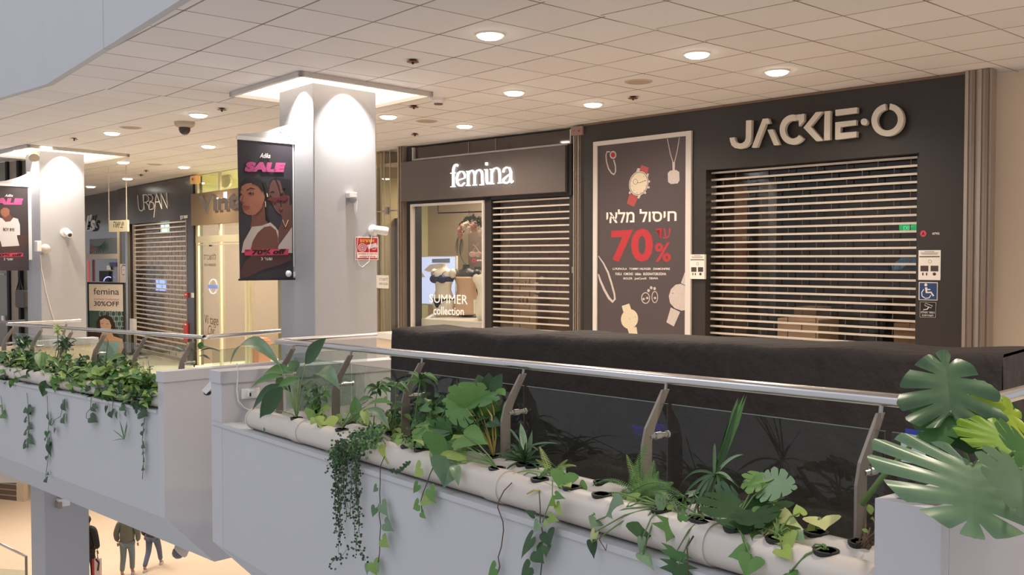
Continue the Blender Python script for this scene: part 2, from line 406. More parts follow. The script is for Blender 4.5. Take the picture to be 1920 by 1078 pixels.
# ------------------------------------------------------------------ Bays: planted parapets round the atrium
class Bay:
    """front plane n=0 faces the atrium; d runs to the far left, h is measured from the ledge"""
    def __init__(s, vp, ref_px, ref_Y, n_ref):
        s.d = ray(*vp).normalized(); dh = hv(s.d); s.n = V((-dh.y, dh.x, 0)); s.n = s.n if s.n.y > 0 else -s.n
        s.rail = py(*ref_px, ref_Y); s.O = s.rail-s.n*n_ref; s.nr = n_ref
    def at(s, x, y, n=0):
        r = ray(x, y); up = s.d.cross(s.n); P0 = s.O+s.n*n; nn = s.n
        return CP+r*((P0-CP).dot(nn)/r.dot(nn))
    def setledge(s, px):
        p = s.at(*px, 0); t = (p-s.O).dot(hv(s.d))/hv(s.d).dot(s.d); s.h0 = p.z-(s.O+s.d*t).z
        s.O = s.O+V((0, 0, s.h0)); s.hr = -s.h0
    def P(s, t, n, h): return s.O+s.d*t+s.n*n+V((0, 0, h))
    def th(s, p):
        t = (p-s.O).dot(hv(s.d))/hv(s.d).dot(s.d); return t, p.z-(s.O+s.d*t).z
    def t_at(s, x, n, h):    # parameter t where the line (n,h) crosses image column x
        P0 = s.P(0, n, h); lo = (x-960)/FPX
        c, q = math.cos(PITCH), math.sin(PITCH)
        f = lambda t: (lambda p: p.x/(p.y*c+p.z*q-CAMZ*q))(P0+s.d*t)
        a, b = -6, 40
        for _ in range(60):
            m_ = (a+b)/2
            if f(m_) > lo: a = m_
            else: b = m_
        return (a+b)/2
A = Bay((-352, 556), (650, 652), 7.0, .46); A.setledge((650, 866))
B = Bay((-800, 553), (288, 626), 10.1, .46); B.setledge((289, 768))
print('ledge below rail', A.hr, B.hr)
zbA = A.th(A.at(398, 1014))[1]; zbB = B.th(B.at(305, 970))[1]
print('fascia', zbA, zbB)
def parapet(bay, t0, t1, zb, name):
    prof = [(0, 0), (0, zb), (.5, zb-.53), (.8, zb-.53), (.8, -.12), (.8, 0)]
    mb = MB(); mb.prism([bay.P(t0, n, h) for n, h in prof], bay.d*(t1-t0)); return struct(name, mb, 'fascia_paint')
tA1 = A.th(A.at(397, 797))[0]; tA0 = A.th(A.at(1768, 957))[0]
tB1 = B.th(B.at(-130, 690))[0]; tB0 = B.th(B.at(306, 800))[0]
parapet(A, tA0, tA1, zbA, 'wall_parapet_right'); parapet(B, tB0, tB1+5, zbB, 'wall_parapet_left')
# end walls of the bays, deeper and higher than the ledge
def endwall(bay, t0, t1, htop, zb, N, name, cap=True):
    mb = MB(); prof = [(0, htop), (0, zb), (.5, zb-.53), (N, zb-.53), (N, htop)]
    mb.prism([bay.P(t0, n-.002, h) for n, h in prof], bay.d*(t1-t0)); o = struct(name, mb, 'white_paint')
    if cap:
        mb = MB(); a = bay.P(t0-.012, -.014, htop-.09); mb.box(a, bay.d*(t1-t0+.024), bay.n*(N+.02), V((0, 0, .1)))
        struct('trim_1', mb, 'white_paint')
    return o
hA = A.th(A.at(416, 699))[1]; t416 = A.th(A.at(416, 760))[0]
endwall(A, t416, tA1, hA, zbA, 1.75, 'wall_bay_end_center')
hB = B.th(B.at(306, 699))[1]
endwall(B, tB0-.02, tB0+.10, hB, zbB, 2.6, 'wall_bay_end_left')
hP = A.th(A.at(1768, 957))[1]; tP1 = A.th(A.at(1642, 922))[0]
print('A', tA0, tA1, hA, 'B', tB0, tB1, hB, 'pier', tP1, hP)
# right planter box in the bay corner
def planter_box():
    root = thing('planter_box', 'white boxed planter at the right end of the balustrade holding the monstera', 'planter')
    th_ = .045; w_ = tP1-tA0; N = .95
    for nm, (a, b, n0, n1) in {'front_board': (0, w_, 0, th_), 'side_board': (0, th_, th_, N), 'inner_board': (w_-th_, w_, th_, N), 'back_board': (th_, w_-th_, N-th_, N)}.items():
        mb = MB(); mb.box(A.P(tA0+a, n0-.006, -.0), A.d*(b-a), A.n*(n1-n0), V((0, 0, hP))); bevel(obj(nm, mb, 'white_paint', root), .003)
    mb = MB(); mb.box(A.P(tA0+th_, th_, hP-.12), A.d*(w_-2*th_), A.n*(N-2*th_), V((0, 0, .04))); obj('soil', mb, mat('soil', (60, 44, 34), .95, bump=1, scale=40), root)
planter_box()
# white end wall behind the left bay's return
Fl = [V((x, y, 0)) for x, y in ()]
# ------------------------------------------------------------------ walkway floor
def fpt(p): return V((p.x, p.y, fz(p)))
fr = [A.P(-4, .8, 0), A.P(tA1+.2, .8, 0), B.P(tB0-.1, .8, 0), B.P(tB1+6, .8, 0), V((-27, 34, 0)), WU.W(0, 0, -6), WV.W(0, 0, -5), WF.W(0, 0, -4), WJ.W(WJ.L, 0, -4), V((9.5, 8, 0)), V((9.5, -3, 0))]
mb = MB(); mb.prism([fpt(p)-V((0, 0, .28)) for p in fr], V((0, 0, .28))); struct('floor', mb, 'floor_tile')
# lower storey
ZL = CAMZ-8.3
mb = MB(); mb.prism([V((-26, 20.5, ZL)), V((-14.2, 20.5, ZL)), V((-9.5, 20.0, ZL)), V((6, 17, ZL)), V((8, 44, ZL)), V((-32, 44, ZL))], V((0, 0, -.3))); struct('floor_lower', mb, mat('lower_floor', (226, 208, 186), .5, var=.04, scale=2))
mb = MB(); mb.box(V((-32, 38, ZL)), V((40, 3, 0)), V((0, .2, 0)), V((0, 0, 4.5))); struct('wall_lower_back', mb, 'warm_paint')
mb = MB(); mb.box(V((-32, 16, ZL+4.5)), V((40, 0, 0)), V((0, 26, 0)), V((0, 0, .2))); struct('ceiling_lower', mb, 'warm_paint')
for i in range(5): light('AREA', 'lower_ceiling_lamp', (-17+i*3.2, 25+(i % 2)*4, ZL+4.45), 85, (1, .90, .78), 2.0)
# ------------------------------------------------------------------ columns
def column(cx_px, lx_px, rx_px, Y0, frpts, name_label, zbot):
    d1, d2 = V((-.65, .76, 0)).normalized(), V((.69, .725, 0)).normalized()
    c = py(cx_px, 400, Y0); c.z = 0
    kk = lambda x: (x-960)/FPX
    a = (kk(lx_px)*c.y-c.x)/(d1.x-kk(lx_px)*d1.y); b = (kk(rx_px)*c.y-c.x)/(d2.x-kk(rx_px)*d2.y)
    mb = MB(); mb.box(V((c.x, c.y, zbot)), d1*a, d2*b, V((0, 0, HC-zbot))); o = struct('column', mb, 'column_paint'); bevel(o, .012)
    return c, d1, d2, a, b
def recess(Fp, Lp, Rp, idx):
    f, l, r = pz(*Fp, HC-.03), pz(*Lp, HC-.03), pz(*Rp, HC-.03)
    e1, e2 = l-f, r-f; z = V((0, 0, HC-.048)); T = .04
    root = MB(); f = V((f.x, f.y, 0))
    def seg(a, b, inn):
        root.box(a+z, b-a, inn*T, V((0, 0, .046)))
    u1, u2 = e1.normalized(), e2.normalized()
    seg(f, f+e2, u1); seg(f, f+e1, u2); seg(f+e1, f+e1+e2, -u1); seg(f+e2, f+e1+e2, -u2)
    struct('trim_%d' % idx, root, mat('trim_grey', (206, 198, 190), .6))
    mb = MB(); mb.prism([f+V((0, 0, HC-.012))+u1*T+u2*T, f+e2+u1*T-u2*T+V((0, 0, HC-.012)), f+e1+e2-u1*T-u2*T+V((0, 0, HC-.012)), f+e1-u1*T+u2*T+V((0, 0, HC-.012))], V((0, 0, .01)))
    t = obj('recess_glow_panel', mb, mat('recess_glow_%d' % idx, (255, 240, 222), .5, 0, 1.25));  # flat emissive panel: the lit recess interior is put into its glow
    return f, e1, e2, t
cA = column(588.5, 525.5, 706.5, 9.45, None, '', fz(V((-2, 10, 0)))-.05)
cB = column(75, 51, 161, 15.3, None, '', ZL)
rf = recess((563, 138), (430, 178), (812, 178), 2); tag(rf[3], 'glowing square panel standing in for the lit recess round the front column', 'ceiling light')
rb = recess((52, 274), (-22, 291), (243, 292), 3); tag(rb[3], 'glowing square panel standing in for the lit recess round the rear left column', 'ceiling light')
for (c, d1, d2, a, b), pw in ((cA, 105), (cB, 70)):
    m1 = c+d1*a*.3-d2*.15; m2 = c+d2*b*.5-d1*.17
    for p, q in ((m1, c+d1*a*.3-d2*.0), (m2, c+d2*b*.5-d1*.0)):
        light('SPOT', 'column_flood', (p.x, p.y, HC-.03), pw, (1, .97, .93), .03, target=(q.x, q.y, HC-.42), angle=1.75, blend=.9)
# ------------------------------------------------------------------ roller grilles
def grille(F, a0, a1, z0, z1, out, pitch, link, label, cat='shutter', bar=.022, rails=True, mslat='slat'):
    root = thing('roller_shutter', label, cat); mb = MB(); z = z1; row = 0
    while z > z0:
        F.box(mb, a0, a1, z-bar, z, out-.012, out+.012); z -= pitch
    o = obj('slat_curtain', mb, mslat, root); mb = MB(); z = z1
    while z-pitch > z0-.01:
        a = a0+link*(.5 if row % 2 else 1.0)
        while a < a1-.03:
            F.box(mb, a-.0045, a+.0045, z-pitch, z-bar, out-.004, out+.004); a += link
        z -= pitch; row += 1
    obj('link_rods', mb, 'rod_dark', root)
    if rails:
        for s_ in (a0-.05, a1):
            mb = MB(); F.box(mb, s_, s_+.05, z0, z1+.02, out-.03, out+.03); obj('guide_rail', mb, 'alu' if rails == 'alu' else 'black_panel', root)
    mb = MB(); F.box(mb, a0, a1, z0-.02, z0+.05, out-.02, out+.02); obj('bottom_bar', mb, 'alu', root)
    return root
def room(F, a0, a1, z0, z1, o0, o1, m, energy, col=(1, .8, .6), ztop=None):
    for nm, b in (('wall_shop_back', (a0, a1, z0, z1, o1-.05, o1)), ('wall_shop_side', (a0-.05, a0, z0, z1, o1, o0)), ('wall_shop_side', (a1, a1+.05, z0, z1, o1, o0)), ('ceiling_shop', (a0, a1, z1, z1+.05, o1, o0))):
        mb = MB(); F.box(mb, b[0], b[1], b[2], b[3], b[4], b[5]); struct(nm, mb, m)
    p = F.W((a0+a1)/2, z1-.15, (o0+o1)/2)
    if energy: light('AREA', 'shop_lamp', p, energy, col, min(1.2, a1-a0), size_y=.8)
# ------------------------------------------------------------------ jewellery shop front (right)
jo0, jo1 = WJ.sz(1323, 450)[0], WJ.sz(1721, 450)[0]
jz = (WJ.sz(1323, 316)[1]+WJ.sz(1720, 290)[1])/2
mb = MB(); WJ.box(mb, 0, jo0, ZB, HC-.025, -.22, 0); WJ.box(mb, jo0, jo1, jz, HC-.025, -.22, 0); WJ.box(mb, jo1, WJ.L, ZB, HC-.025, -.22, 0)
struct('wall_right', mb, 'black_panel')
mb = MB(); WJ.box(mb, 0, WJ.L, HC-.025, HC-.003, -.1, .012); struct('trim_4', mb, mat('brown_trim', (120, 96, 76), .6))
wbox('wall_far_right', WR, -.02, 1.6, ZB, HC, -.2, 0, 'warm_paint')
a1_ = (WJ.sz(1336, 324.7, -.12)[1]+WJ.sz(1720, 294.4, -.12)[1])/2+.01
grille(WJ, WJ.sz(1333, 450, -.12)[0], WJ.sz(1720.5, 450, -.12)[0], .55, a1_, -.12, .0815, .335, 'closed silver roller grille of the black jewellery shop with thin bright slats', rails=True)
mb = MB(); WJ.box(mb, jo0, jo1, -.15, jz, -.21, -.2); struct('window_1', mb, 'shop_glass')
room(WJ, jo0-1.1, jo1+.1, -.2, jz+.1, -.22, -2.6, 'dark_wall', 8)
FJ = WJ
def jbox(name, label, x0, y0, x1, y1, o, d, m, cat='box', txt=None, group=None):
    a0, a1, z0, z1 = WJ.rect(x0, y0, x1, y1, o); zf = z0 if z0 < .3 else .12
    root = thing(name, label, cat, group); mb = MB(); WJ.box(mb, a0, a1, zf, z1, o-d, o); bevel(obj('box_body', mb, m, root), .01)
    mb = MB(); WJ.box(mb, a0+.02, a1-.02, z1-.004, z1+.003, o-d+.02, o-.02); obj('lid', mb, m, root)
    if txt: WJ.text(txt, (x0+25, y1-12, x1-25, y1-4), o+.002, 'dark_plastic', 'printed_words', root)
    return root
jbox('cardboard_box', 'large pale cardboard box behind the jewellery shop grille with printed words', 1457, 598, 1534, 655, -.7, .5, 'carton', txt=hebrew('מכונות'))
jbox('cardboard_box', 'small cardboard box behind the top of the large pale one', 1488, 576, 1530, 598, -1.25, .4, mat('carton_dark', (150, 118, 98), .8))
jbox('cardboard_box', 'brown cardboard box by the right edge of the jewellery grille', 1675, 606, 1718, 660, -.6, .4, 'carton_dark')
jbox('display_counter', 'dark counter deep inside the jewellery shop', 1380, 560, 1640, 660, -1.9, .5, mat('counter_dark', (66, 52, 46), .6), 'counter')
# interior tall cabinet and blue cloth, green lit sign
mb = MB(); WJ.pbox(mb, 1350, 330, 1376, 640, -1.2, -.9); tag(obj('wood_cabinet', mb, mat('wood_brown', (110, 78, 60), .5)), 'narrow brown cabinet behind the left end of the jewellery grille', 'cabinet')
mb = MB(); WJ.pbox(mb, 1422, 300, 1440, 640, -1.5, -1.3); tag(obj('mirror_column', mb, mat('mirror_grey', (140, 140, 146), .2, .6)), 'grey mirrored column inside the jewellery shop', 'mirror')
root = thing('exit_light', 'small green lit sign behind the top right of the jewellery grille', 'sign')
mb = MB(); WJ.pbox(mb, 1686, 421, 1719, 433, -.32, -.28); obj('lit_panel', mb, mat('green_glow', (10, 150, 90), .5, 0, .55), root)
WJ.text('EXIT', (1694, 424, 1710, 431), -.279, mat('green_pale', (120, 220, 170), .5, 0, .5), 'lettering', root)
mb = MB(); mb.prism([WJ.at(x, y, -.5) for x, y in ((1672, 497), (1690, 483), (1719, 484), (1719, 491), (1700, 496), (1690, 505), (1673, 507))], WJ.n*-.25)
tag(obj('blue_cloth', mb, mat('blue_cloth', (92, 140, 190), .7, bump=.8, scale=30)), 'folded light blue cloth inside the jewellery shop', 'cloth')
mb = MB(); WJ.pbox(mb, 1575, 498, 1665, 512, -1.0, -.7); tag(obj('folded_banner', mb, mat('navy_cloth', (36, 34, 62), .7)), 'dark navy folded banner lying inside the jewellery shop', 'banner')
# big letters
jl = lambda *p: [(1340+x/5.0526, 180+y/5.0526) for x, y in p]
root = thing('shop_sign', 'large cream raised letters reading JACKIE O on the black shop front', 'sign')
o0, o1 = .035, .085
def letter(nm, fn):
    mb = MB(); fn(mb); obj(nm, mb, 'letter_face', root)
    return mb
def arcband(mb, cx, cy, ro, ri, a0, a1, n=30, ky=1.0, sl=0.0):
    out = [(cx+ro*math.cos(math.radians(a0+(a1-a0)*i/n)), cy-ro*ky*math.sin(math.radians(a0+(a1-a0)*i/n))-sl*ro*math.cos(math.radians(a0+(a1-a0)*i/n))) for i in range(n+1)]
    inn = [(cx+ri*math.cos(math.radians(a0+(a1-a0)*i/n)), cy-ri*ky*math.sin(math.radians(a0+(a1-a0)*i/n))-sl*ri*math.cos(math.radians(a0+(a1-a0)*i/n))) for i in range(n+1)]
    P = [(WJ.at(*jl(p)[0], o1)) for p in out]; Q = [(WJ.at(*jl(p)[0], o1)) for p in inn]; d = WJ.n*(o0-o1); k = n+1
    vs = P+Q+[p+d for p in P]+[p+d for p in Q]; fs = [(0, k, 3*k, 2*k), (n, n+k, n+3*k, n+2*k)]
    for i in range(n): fs += [(i, i+1, i+1+k, i+k), (i+2*k, i+3*k, i+1+3*k, i+1+2*k), (i, i+2*k, i+1+2*k, i+1), (i+k, i+1+k, i+1+3*k, i+3*k)]
    mb.add(vs, fs)
def J_(mb):
    pts = [(297, 232), (348, 228), (344, 400), (336, 440), (312, 472), (280, 492), (235, 501), (190, 492), (160, 468), (146, 430), (141, 396), (187, 391), (192, 420), (206, 440), (234, 450), (262, 446), (284, 428), (294, 400)]
    WJ.poly(mb, jl(*pts), o0, o1)
def A_(mb):
    WJ.poly(mb, jl((455, 216), (506, 211), (524, 260), (484, 264), (400, 486), (349, 489)), o0, o1)
    WJ.poly(mb, jl((499, 320), (549, 315), (612, 460), (561, 466)), o0, o1)
def C_(mb):
    arcband(mb, 740, 318, 125, 74, 70, 322, ky=1.14, sl=.02)
    WJ.poly(mb, jl((768, 178), (848, 168), (846, 236), (798, 288), (796, 232), (768, 226)), o0, o1)
def K_(mb): WJ.poly(mb, jl((958, 153), (1024, 147), (908, 290), (1026, 420), (962, 428), (840, 300)), o0, o1)
def I_(mb): WJ.poly(mb, jl((1040, 146), (1095, 140), (1091, 414), (1035, 420)), o0, o1)
def E_(mb):
    WJ.poly(mb, jl((1143, 131), (1348, 107), (1348, 162), (1143, 187)), o0, o1)
    WJ.poly(mb, jl((1142, 249), (1338, 227), (1338, 275), (1192, 294), (1190, 350), (1343, 336), (1343, 388), (1141, 413)), o0, o1)
def D_(mb): arcband(mb, 1415, 245, 32, 1, 0, 360, ky=1.02)
def O_(mb): arcband(mb, 1637, 226, 153, 98, 98, 441, n=48, ky=1.01, sl=.05)
for nm, fn in (('letter_j', J_), ('letter_a', A_), ('letter_c', C_), ('letter_k', K_), ('letter_i', I_), ('letter_e', E_), ('dot', D_), ('letter_o', O_)): letter(nm, fn)
# sale poster of the jewellery shop
u1 = lambda *p: [(1100+x/5.39, 240+y/5.39) for x, y in p]
u2 = lambda *p: [(1100+x/5.39, 440+y/5.39) for x, y in p]
root = thing('sale_poster', 'tall white framed dark poster of watches and jewellery beside the jewellery shop grille', 'poster')
pz0 = .4
pa0, pa1, _, pz1 = WJ.rect(1114.5, 266, 1298, 560); pz1 = (WJ.sz(1114.5, 267)[1]+WJ.sz(1298, 245)[1])/2
fw = WJ.sz(1122, 400)[0]-pa0
mb = MB()
for b in ((pa0, pa1, pz1-.055, pz1), (pa0, pa0+fw, pz0, pz1-.055), (pa1-fw*1.15, pa1, pz0, pz1-.055), (pa0+fw, pa1-fw*1.15, pz0, pz0+.055)): WJ.box(mb, b[0], b[1], b[2], b[3], 0, .03)
obj('frame', mb, 'frame_white', root)
mb = MB(); WJ.box(mb, pa0+fw, pa1-fw, pz0, pz1-.055, .0, .012); obj('printed_panel', mb, 'print_dark', root)
o = .0125
def ink(nm, fn, m, d=.0012): mb = MB(); fn(mb); obj(nm, mb, m, root)
SIL = mat('print_silver', (196, 182, 176), .5, var=.25, scale=60); GLD = mat('print_gold', (212, 196, 170), .5, var=.06, scale=30)
WJ.text(hebrew('חיסול מלאי'), (1137, 393, 419, 1268.5, 391, 414.5), o, 'print_white', 'slogan', root, bold=.018)
WJ.text('70', (1146, 432, 491, 1224.5, 427, 491.5), o, 'print_red', 'number', root, bold=.035)
WJ.text('%', (1228, 456, 491, 1258, 454, 491), o, 'print_red', 'percent_sign', root, bold=.02)
WJ.text(hebrew('עד'), (1230, 429, 447, 1257, 427, 447), o, 'print_red', 'small_word', root)
WJ.text('LI PUPAOLA   TOMMY HILFIGER   DIAMONFIRE', (1149, 502, 506, 1256, 502, 506), o, 'print_white', 'brand_line', root, bold=.01)
WJ.text('FURLA   IOMONO   leBebe   BUDDHATOBUDDHA', (1154, 511, 516, 1249, 511, 516), o, 'print_white', 'brand_line', root, bold=.01)
WJ.text('BOLDR   JustCavalli   TRIWA', (1169, 520, 525, 1234, 520, 525), o, 'print_white', 'brand_line', root, bold=.01)
def ring(mb):
    WJ.stroke(mb, u1((235, 240), (205, 240), (195, 275), (200, 340), (220, 410), (250, 455), (275, 470), (292, 440), (290, 380), (272, 320)), 2.6, .012, o+.001)
    WJ.stroke(mb, WJ.ell(*u1((266, 272))[0], 5.2, 6.2), 2.4, .012, o+.001, closed=True)
ink('printed_ring', ring, SIL); ink('printed_stone', lambda mb: WJ.poly(mb, WJ.ell(*u1((266, 272))[0], 3.6, 4.6), .012, o), 'print_red')
def strap(mb):
    WJ.poly(mb, u1((552, 372), (628, 402), (612, 462), (535, 425)), .012, o); WJ.poly(mb, u1((436, 662), (520, 700), (478, 797), (405, 762)), .012, o)
ink('printed_strap', strap, mat('print_strap', (168, 72, 72), .5))
def wcase(mb):
    WJ.poly(mb, WJ.ell(*u1((526, 560))[0], 18, 23.5, rot=14), .012, o+.001)
    WJ.poly(mb, u1((515, 405), (540, 410), (530, 450), (500, 440)), .012, o+.001); WJ.poly(mb, u1((612, 458), (628, 462), (618, 500), (600, 488)), .012, o+.001)
    WJ.poly(mb, u1((430, 640), (450, 650), (436, 668), (424, 660)), .012, o+.001); WJ.poly(mb, u1((520, 680), (548, 678), (530, 714), (512, 708)), .012, o+.001)
    for q in ((630, 540), (625, 600), (590, 655)): WJ.poly(mb, WJ.ell(*u1(q)[0], 2.2, 2.2, 8), .012, o+.001)
ink('printed_watch', wcase, SIL); ink('printed_dial', lambda mb: WJ.poly(mb, WJ.ell(*u1((526, 560))[0], 15.6, 20.6, rot=14), .012, o+.002), GLD)
def dial(mb):
    WJ.stroke(mb, WJ.ell(*u1((526, 560))[0], 16.2, 21.2, rot=14), .7, .012, o+.0026, closed=True); WJ.stroke(mb, WJ.ell(*u1((492, 543))[0], 4, 5), .6, .012, o+.003, closed=True)
    WJ.stroke(mb, u1((515, 550), (530, 556), (598, 528)), .8, .012, o+.003)
    for k in range(12):
        if k in (8, 9): continue
        a = math.radians(k*30+14); c_ = u1((526, 560))[0]
        WJ.stroke(mb, [(c_[0]+12.5*math.cos(a), c_[1]+17*math.sin(a)), (c_[0]+14*math.cos(a), c_[1]+19*math.sin(a))], .7, .012, o+.003)
ink('printed_dial_marks', dial, 'dark_plastic')
def neck(mb):
    WJ.stroke(mb, u1((815, 108), (845, 260), (875, 355)), 1.6, .012, o+.001); WJ.stroke(mb, u1((937, 95), (915, 230), (885, 355)), 1.6, .012, o+.001)
    WJ.poly(mb, u1((866, 345), (892, 345), (890, 430), (868, 430)), .012, o)
    WJ.poly(mb, u1((845, 430), (905, 424), (935, 445), (938, 530), (918, 560), (850, 566), (822, 545), (820, 455)), .012, o+.001)
ink('printed_pendant', neck, SIL)
def brace(mb):
    WJ.stroke(mb, u2((118, 215), (170, 290), (215, 380), (250, 490), (280, 600), (285, 650), (262, 678), (225, 640), (180, 560), (140, 470), (118, 400)), [2, 3, 4, 4, 4, 4.5, 4.5, 5, 5, 4.5, 3], .012, o+.001)
ink('printed_bracelet', brace, SIL)
def earr(mb):
    WJ.stroke(mb, WJ.ell(*u2((595, 640))[0], 7.5, 10), 1.8, .012, o+.001, closed=True); WJ.stroke(mb, WJ.ell(*u2((688, 630))[0], 5.4, 10.5), 1.6, .012, o+.001, closed=True)
    for q in ((625, 565), (652, 536), (686, 545)): WJ.poly(mb, WJ.ell(*u2(q)[0], 2.6, 3.2, 6), .012, o+.001)
    for q, r in (((575, 650), 2.5), ((612, 640), 2.5), ((690, 640), 2.5)): WJ.poly(mb, WJ.ell(*u2(q)[0], r, r, 6), .012, o+.001)
ink('printed_earrings', earr, SIL)
ink('printed_gold_watch', lambda mb: (WJ.poly(mb, u2((355, 720), (430, 696), (452, 760), (370, 780)), .012, o), WJ.poly(mb, WJ.ell(*u2((433, 852))[0], 16, 18.5, rot=8), .012, o+.001), WJ.poly(mb, u2((412, 950), (503, 930), (517, 1025), (442, 1042)), .012, o)), GLD)
ink('printed_pale_watch', lambda mb: (WJ.poly(mb, u2((1010, 330), (1012, 520), (952, 490)), .012, o), WJ.poly(mb, u2((1010, 520), (1010, 760), (960, 768), (890, 745), (842, 690), (830, 620), (852, 550), (900, 505), (950, 497)), .012, o+.001), WJ.poly(mb, u2((850, 735), (945, 780), (880, 927), (806, 885)), .012, o)), SIL)
ink('printed_dial_marks', lambda mb: (WJ.stroke(mb, u2((950, 492), (1010, 520)), 1, .012, o+.002), WJ.stroke(mb, u2((860, 733), (938, 770)), 1.1, .012, o+.002), WJ.stroke(mb, u2((860, 590), (880, 595)), .6, .012, o+.002), WJ.stroke(mb, u2((432, 845), (436, 858)), .6, .012, o+.002), WJ.stroke(mb, u2((485, 828), (494, 832)), .8, .012, o+.002)), 'dark_plastic')
# notices on the black front
def notice(nm, x0, y0, x1, y1, label, F=WJ, out=.006):
    root = thing('notice_sheet', label, 'sign', None); mb = MB(); F.pbox(mb, x0, y0, x1, y1, 0, out); obj('paper', mb, 'print_white', root)
    W_, H_ = x1-x0, y1-y0; B = MB()
    F.pbox(B, x0+.04*W_, y0+.2*H_, x1-.04*W_, y0+.235*H_, .001, out+.001)
    F.pbox(B, x0+.09*W_, y0+.52*H_, x0+.45*W_, y0+.71*H_, .001, out+.001); F.pbox(B, x0+.55*W_, y0+.52*H_, x0+.9*W_, y0+.71*H_, .001, out+.001)
    for fx in (.2, .37, .72): F.poly(B, F.ell(x0+fx*W_, y0+.8*H_, W_*(.035 if fx < .6 else .08), H_*.055, 10), .001, out+.001)
    F.stroke(B, F.ell(x0+.52*W_, y0+.38*H_, W_*.07, H_*.055), .5, .001, out+.001, closed=True)
    for k, (a, b) in enumerate(((.28, .72), (.1, .9), (.14, .86))): F.pbox(B, x0+a*W_, y0+(.04+.045*k)*H_, x0+b*W_, y0+(.055+.045*k)*H_, .001, out+.001)
    obj('printed_marks', B, mat('ink_brown', (70, 56, 50), .6), root)
notice('n', 1722, 469, 1763.5, 525, 'cream notice sheet on the black wall right of the jewellery grille')
notice('n', 1293.5, 477, 1321, 523, 'cream notice sheet on the edge of the white poster frame', out=.035)
root = thing('wheelchair_sign', 'square blue sign with a white wheelchair symbol', 'sign')
mb = MB(); WJ.pbox(mb, 1722.5, 529, 1758, 563, 0, .006); bevel(obj('white_border', mb, 'print_white', root), .002)
mb = MB(); WJ.pbox(mb, 1724, 530.5, 1756.5, 561.5, .002, .008); obj('blue_field', mb, mat('sign_blue', (38, 62, 110), .5), root)
s5 = lambda *p: [(1700+x/5.39, 420+y/5.39) for x, y in p]
mb = MB(); WJ.poly(mb, WJ.ell(*s5((193, 615))[0], 2.8, 2.8, 12), .004, .010)
WJ.stroke(mb, s5((196, 640), (200, 692), (245, 690), (272, 728)), [4.5, 3.4, 3, 2.6], .004, .010); WJ.stroke(mb, s5((200, 662), (238, 662)), 2, .004, .010)
WJ.stroke(mb, s5((172, 660), (152, 690), (155, 728), (188, 752), (226, 746), (245, 718)), 1.6, .004, .010); obj('wheelchair_symbol', mb, 'print_white', root)
root = thing('camera_notice', 'small black sticker with a white camera outline below the wheelchair sign', 'sign')
mb = MB(); WJ.pbox(mb, 1724.5, 565, 1755, 595, 0, .004); obj('black_field', mb, 'black_matte', root)
mb = MB(); WJ.stroke(mb, s5((188, 800), (260, 826), (246, 848), (182, 822)), .8, .002, .006, closed=True); WJ.stroke(mb, s5((222, 842), (205, 862), (168, 866)), 1.6, .002, .006)
WJ.stroke(mb, s5((136, 786), (296, 792), (292, 944), (134, 940)), .5, .002, .006, closed=True); obj('camera_symbol', mb, 'print_white', root)
WJ.text(hebrew('האזור מצולם'), (1727, 583, 1752, 587.5), .006, 'print_white', 'lettering', root); WJ.text(hebrew('לשמירתכם'), (1729, 589, 1750, 593), .006, 'print_white', 'lettering', root)
def unit_badge(F, x, y, r, num, nx0, nx1, label, out=.004, hh=2.2):
    root = thing('unit_badge', label, 'sign'); mb = MB(); F.poly(mb, F.ell(x, y, r, r*1.04, 20), 0, out); obj('red_disc', mb, mat('badge_red', (206, 70, 86), .5), root)
    F.text('A', (x-r*.5, y-r*.55, x+r*.5, y+r*.55), out+.001, 'black_matte', 'letter', root, bold=.03)
    F.text(num, (nx0, y-hh, nx1, y+hh*.9), .003, 'print_white', 'unit_number', root, bold=.02)
unit_badge(WJ, 1731, 438, 5.8, '0792', 1748, 1761.5, 'round red badge with letter A and number 0792 on the black wall')
# metal guide posts between the shops
def pilaster(F, a0, a1, o0, o1, label, z1=HC-.003, grooves=3, m='alu'):
    root = thing('guide_post', label, 'post'); W_ = a1-a0
    mb = MB(); F.box(mb, a0, a1, ZB+.75, z1, o0, o1*.6); obj('channel', mb, m, root)
    for k in range(grooves):
        b = a0+W_*(k+.15)/grooves; mb = MB(); F.box(mb, b, b+W_*.5/grooves, ZB+.75, z1, o1*.6, o1); obj('rib', mb, m if k % 2 == 0 else mat('alu_dark', (140, 122, 108), .45, .6), root)
    return root
pilaster(WJ, WJ.L+.01, WJ.sz(1858, 400)[0], -.1, .05, 'wide grooved metal post at the right end of the jewellery shop', grooves=4)
# ------------------------------------------------------------------ lingerie shop front (centre)
F = WF
fs = lambda x, y=450, o=0: F.sz(x, y, o)[0]
fzz = lambda x, y, o=0: F.sz(x, y, o)[1]
zsb = (fzz(761, 378)+fzz(1070, 360))/2; zst = (fzz(761, 304)+fzz(1070, 275))/2
zwt = (fzz(772, 382)+fzz(908, 377))/2; zgt = (fzz(922, 377)+fzz(1070, 369))/2
mb = MB()
for b in ((fs(758), fs(773), ZB, HC-.02), (fs(908.5), fs(921), ZB, zsb+.1), (fs(1070), fs(1079), ZB, HC-.02), (fs(773), fs(1070), zst-.02, zst+.02), (fs(773), fs(1070), zwt, zst-.02), (fs(773), fs(908.5), ZB, .3)):
    F.box(mb, b[0], b[1], b[2], b[3], -.2, 0)
struct('wall_center', mb, 'black_panel')
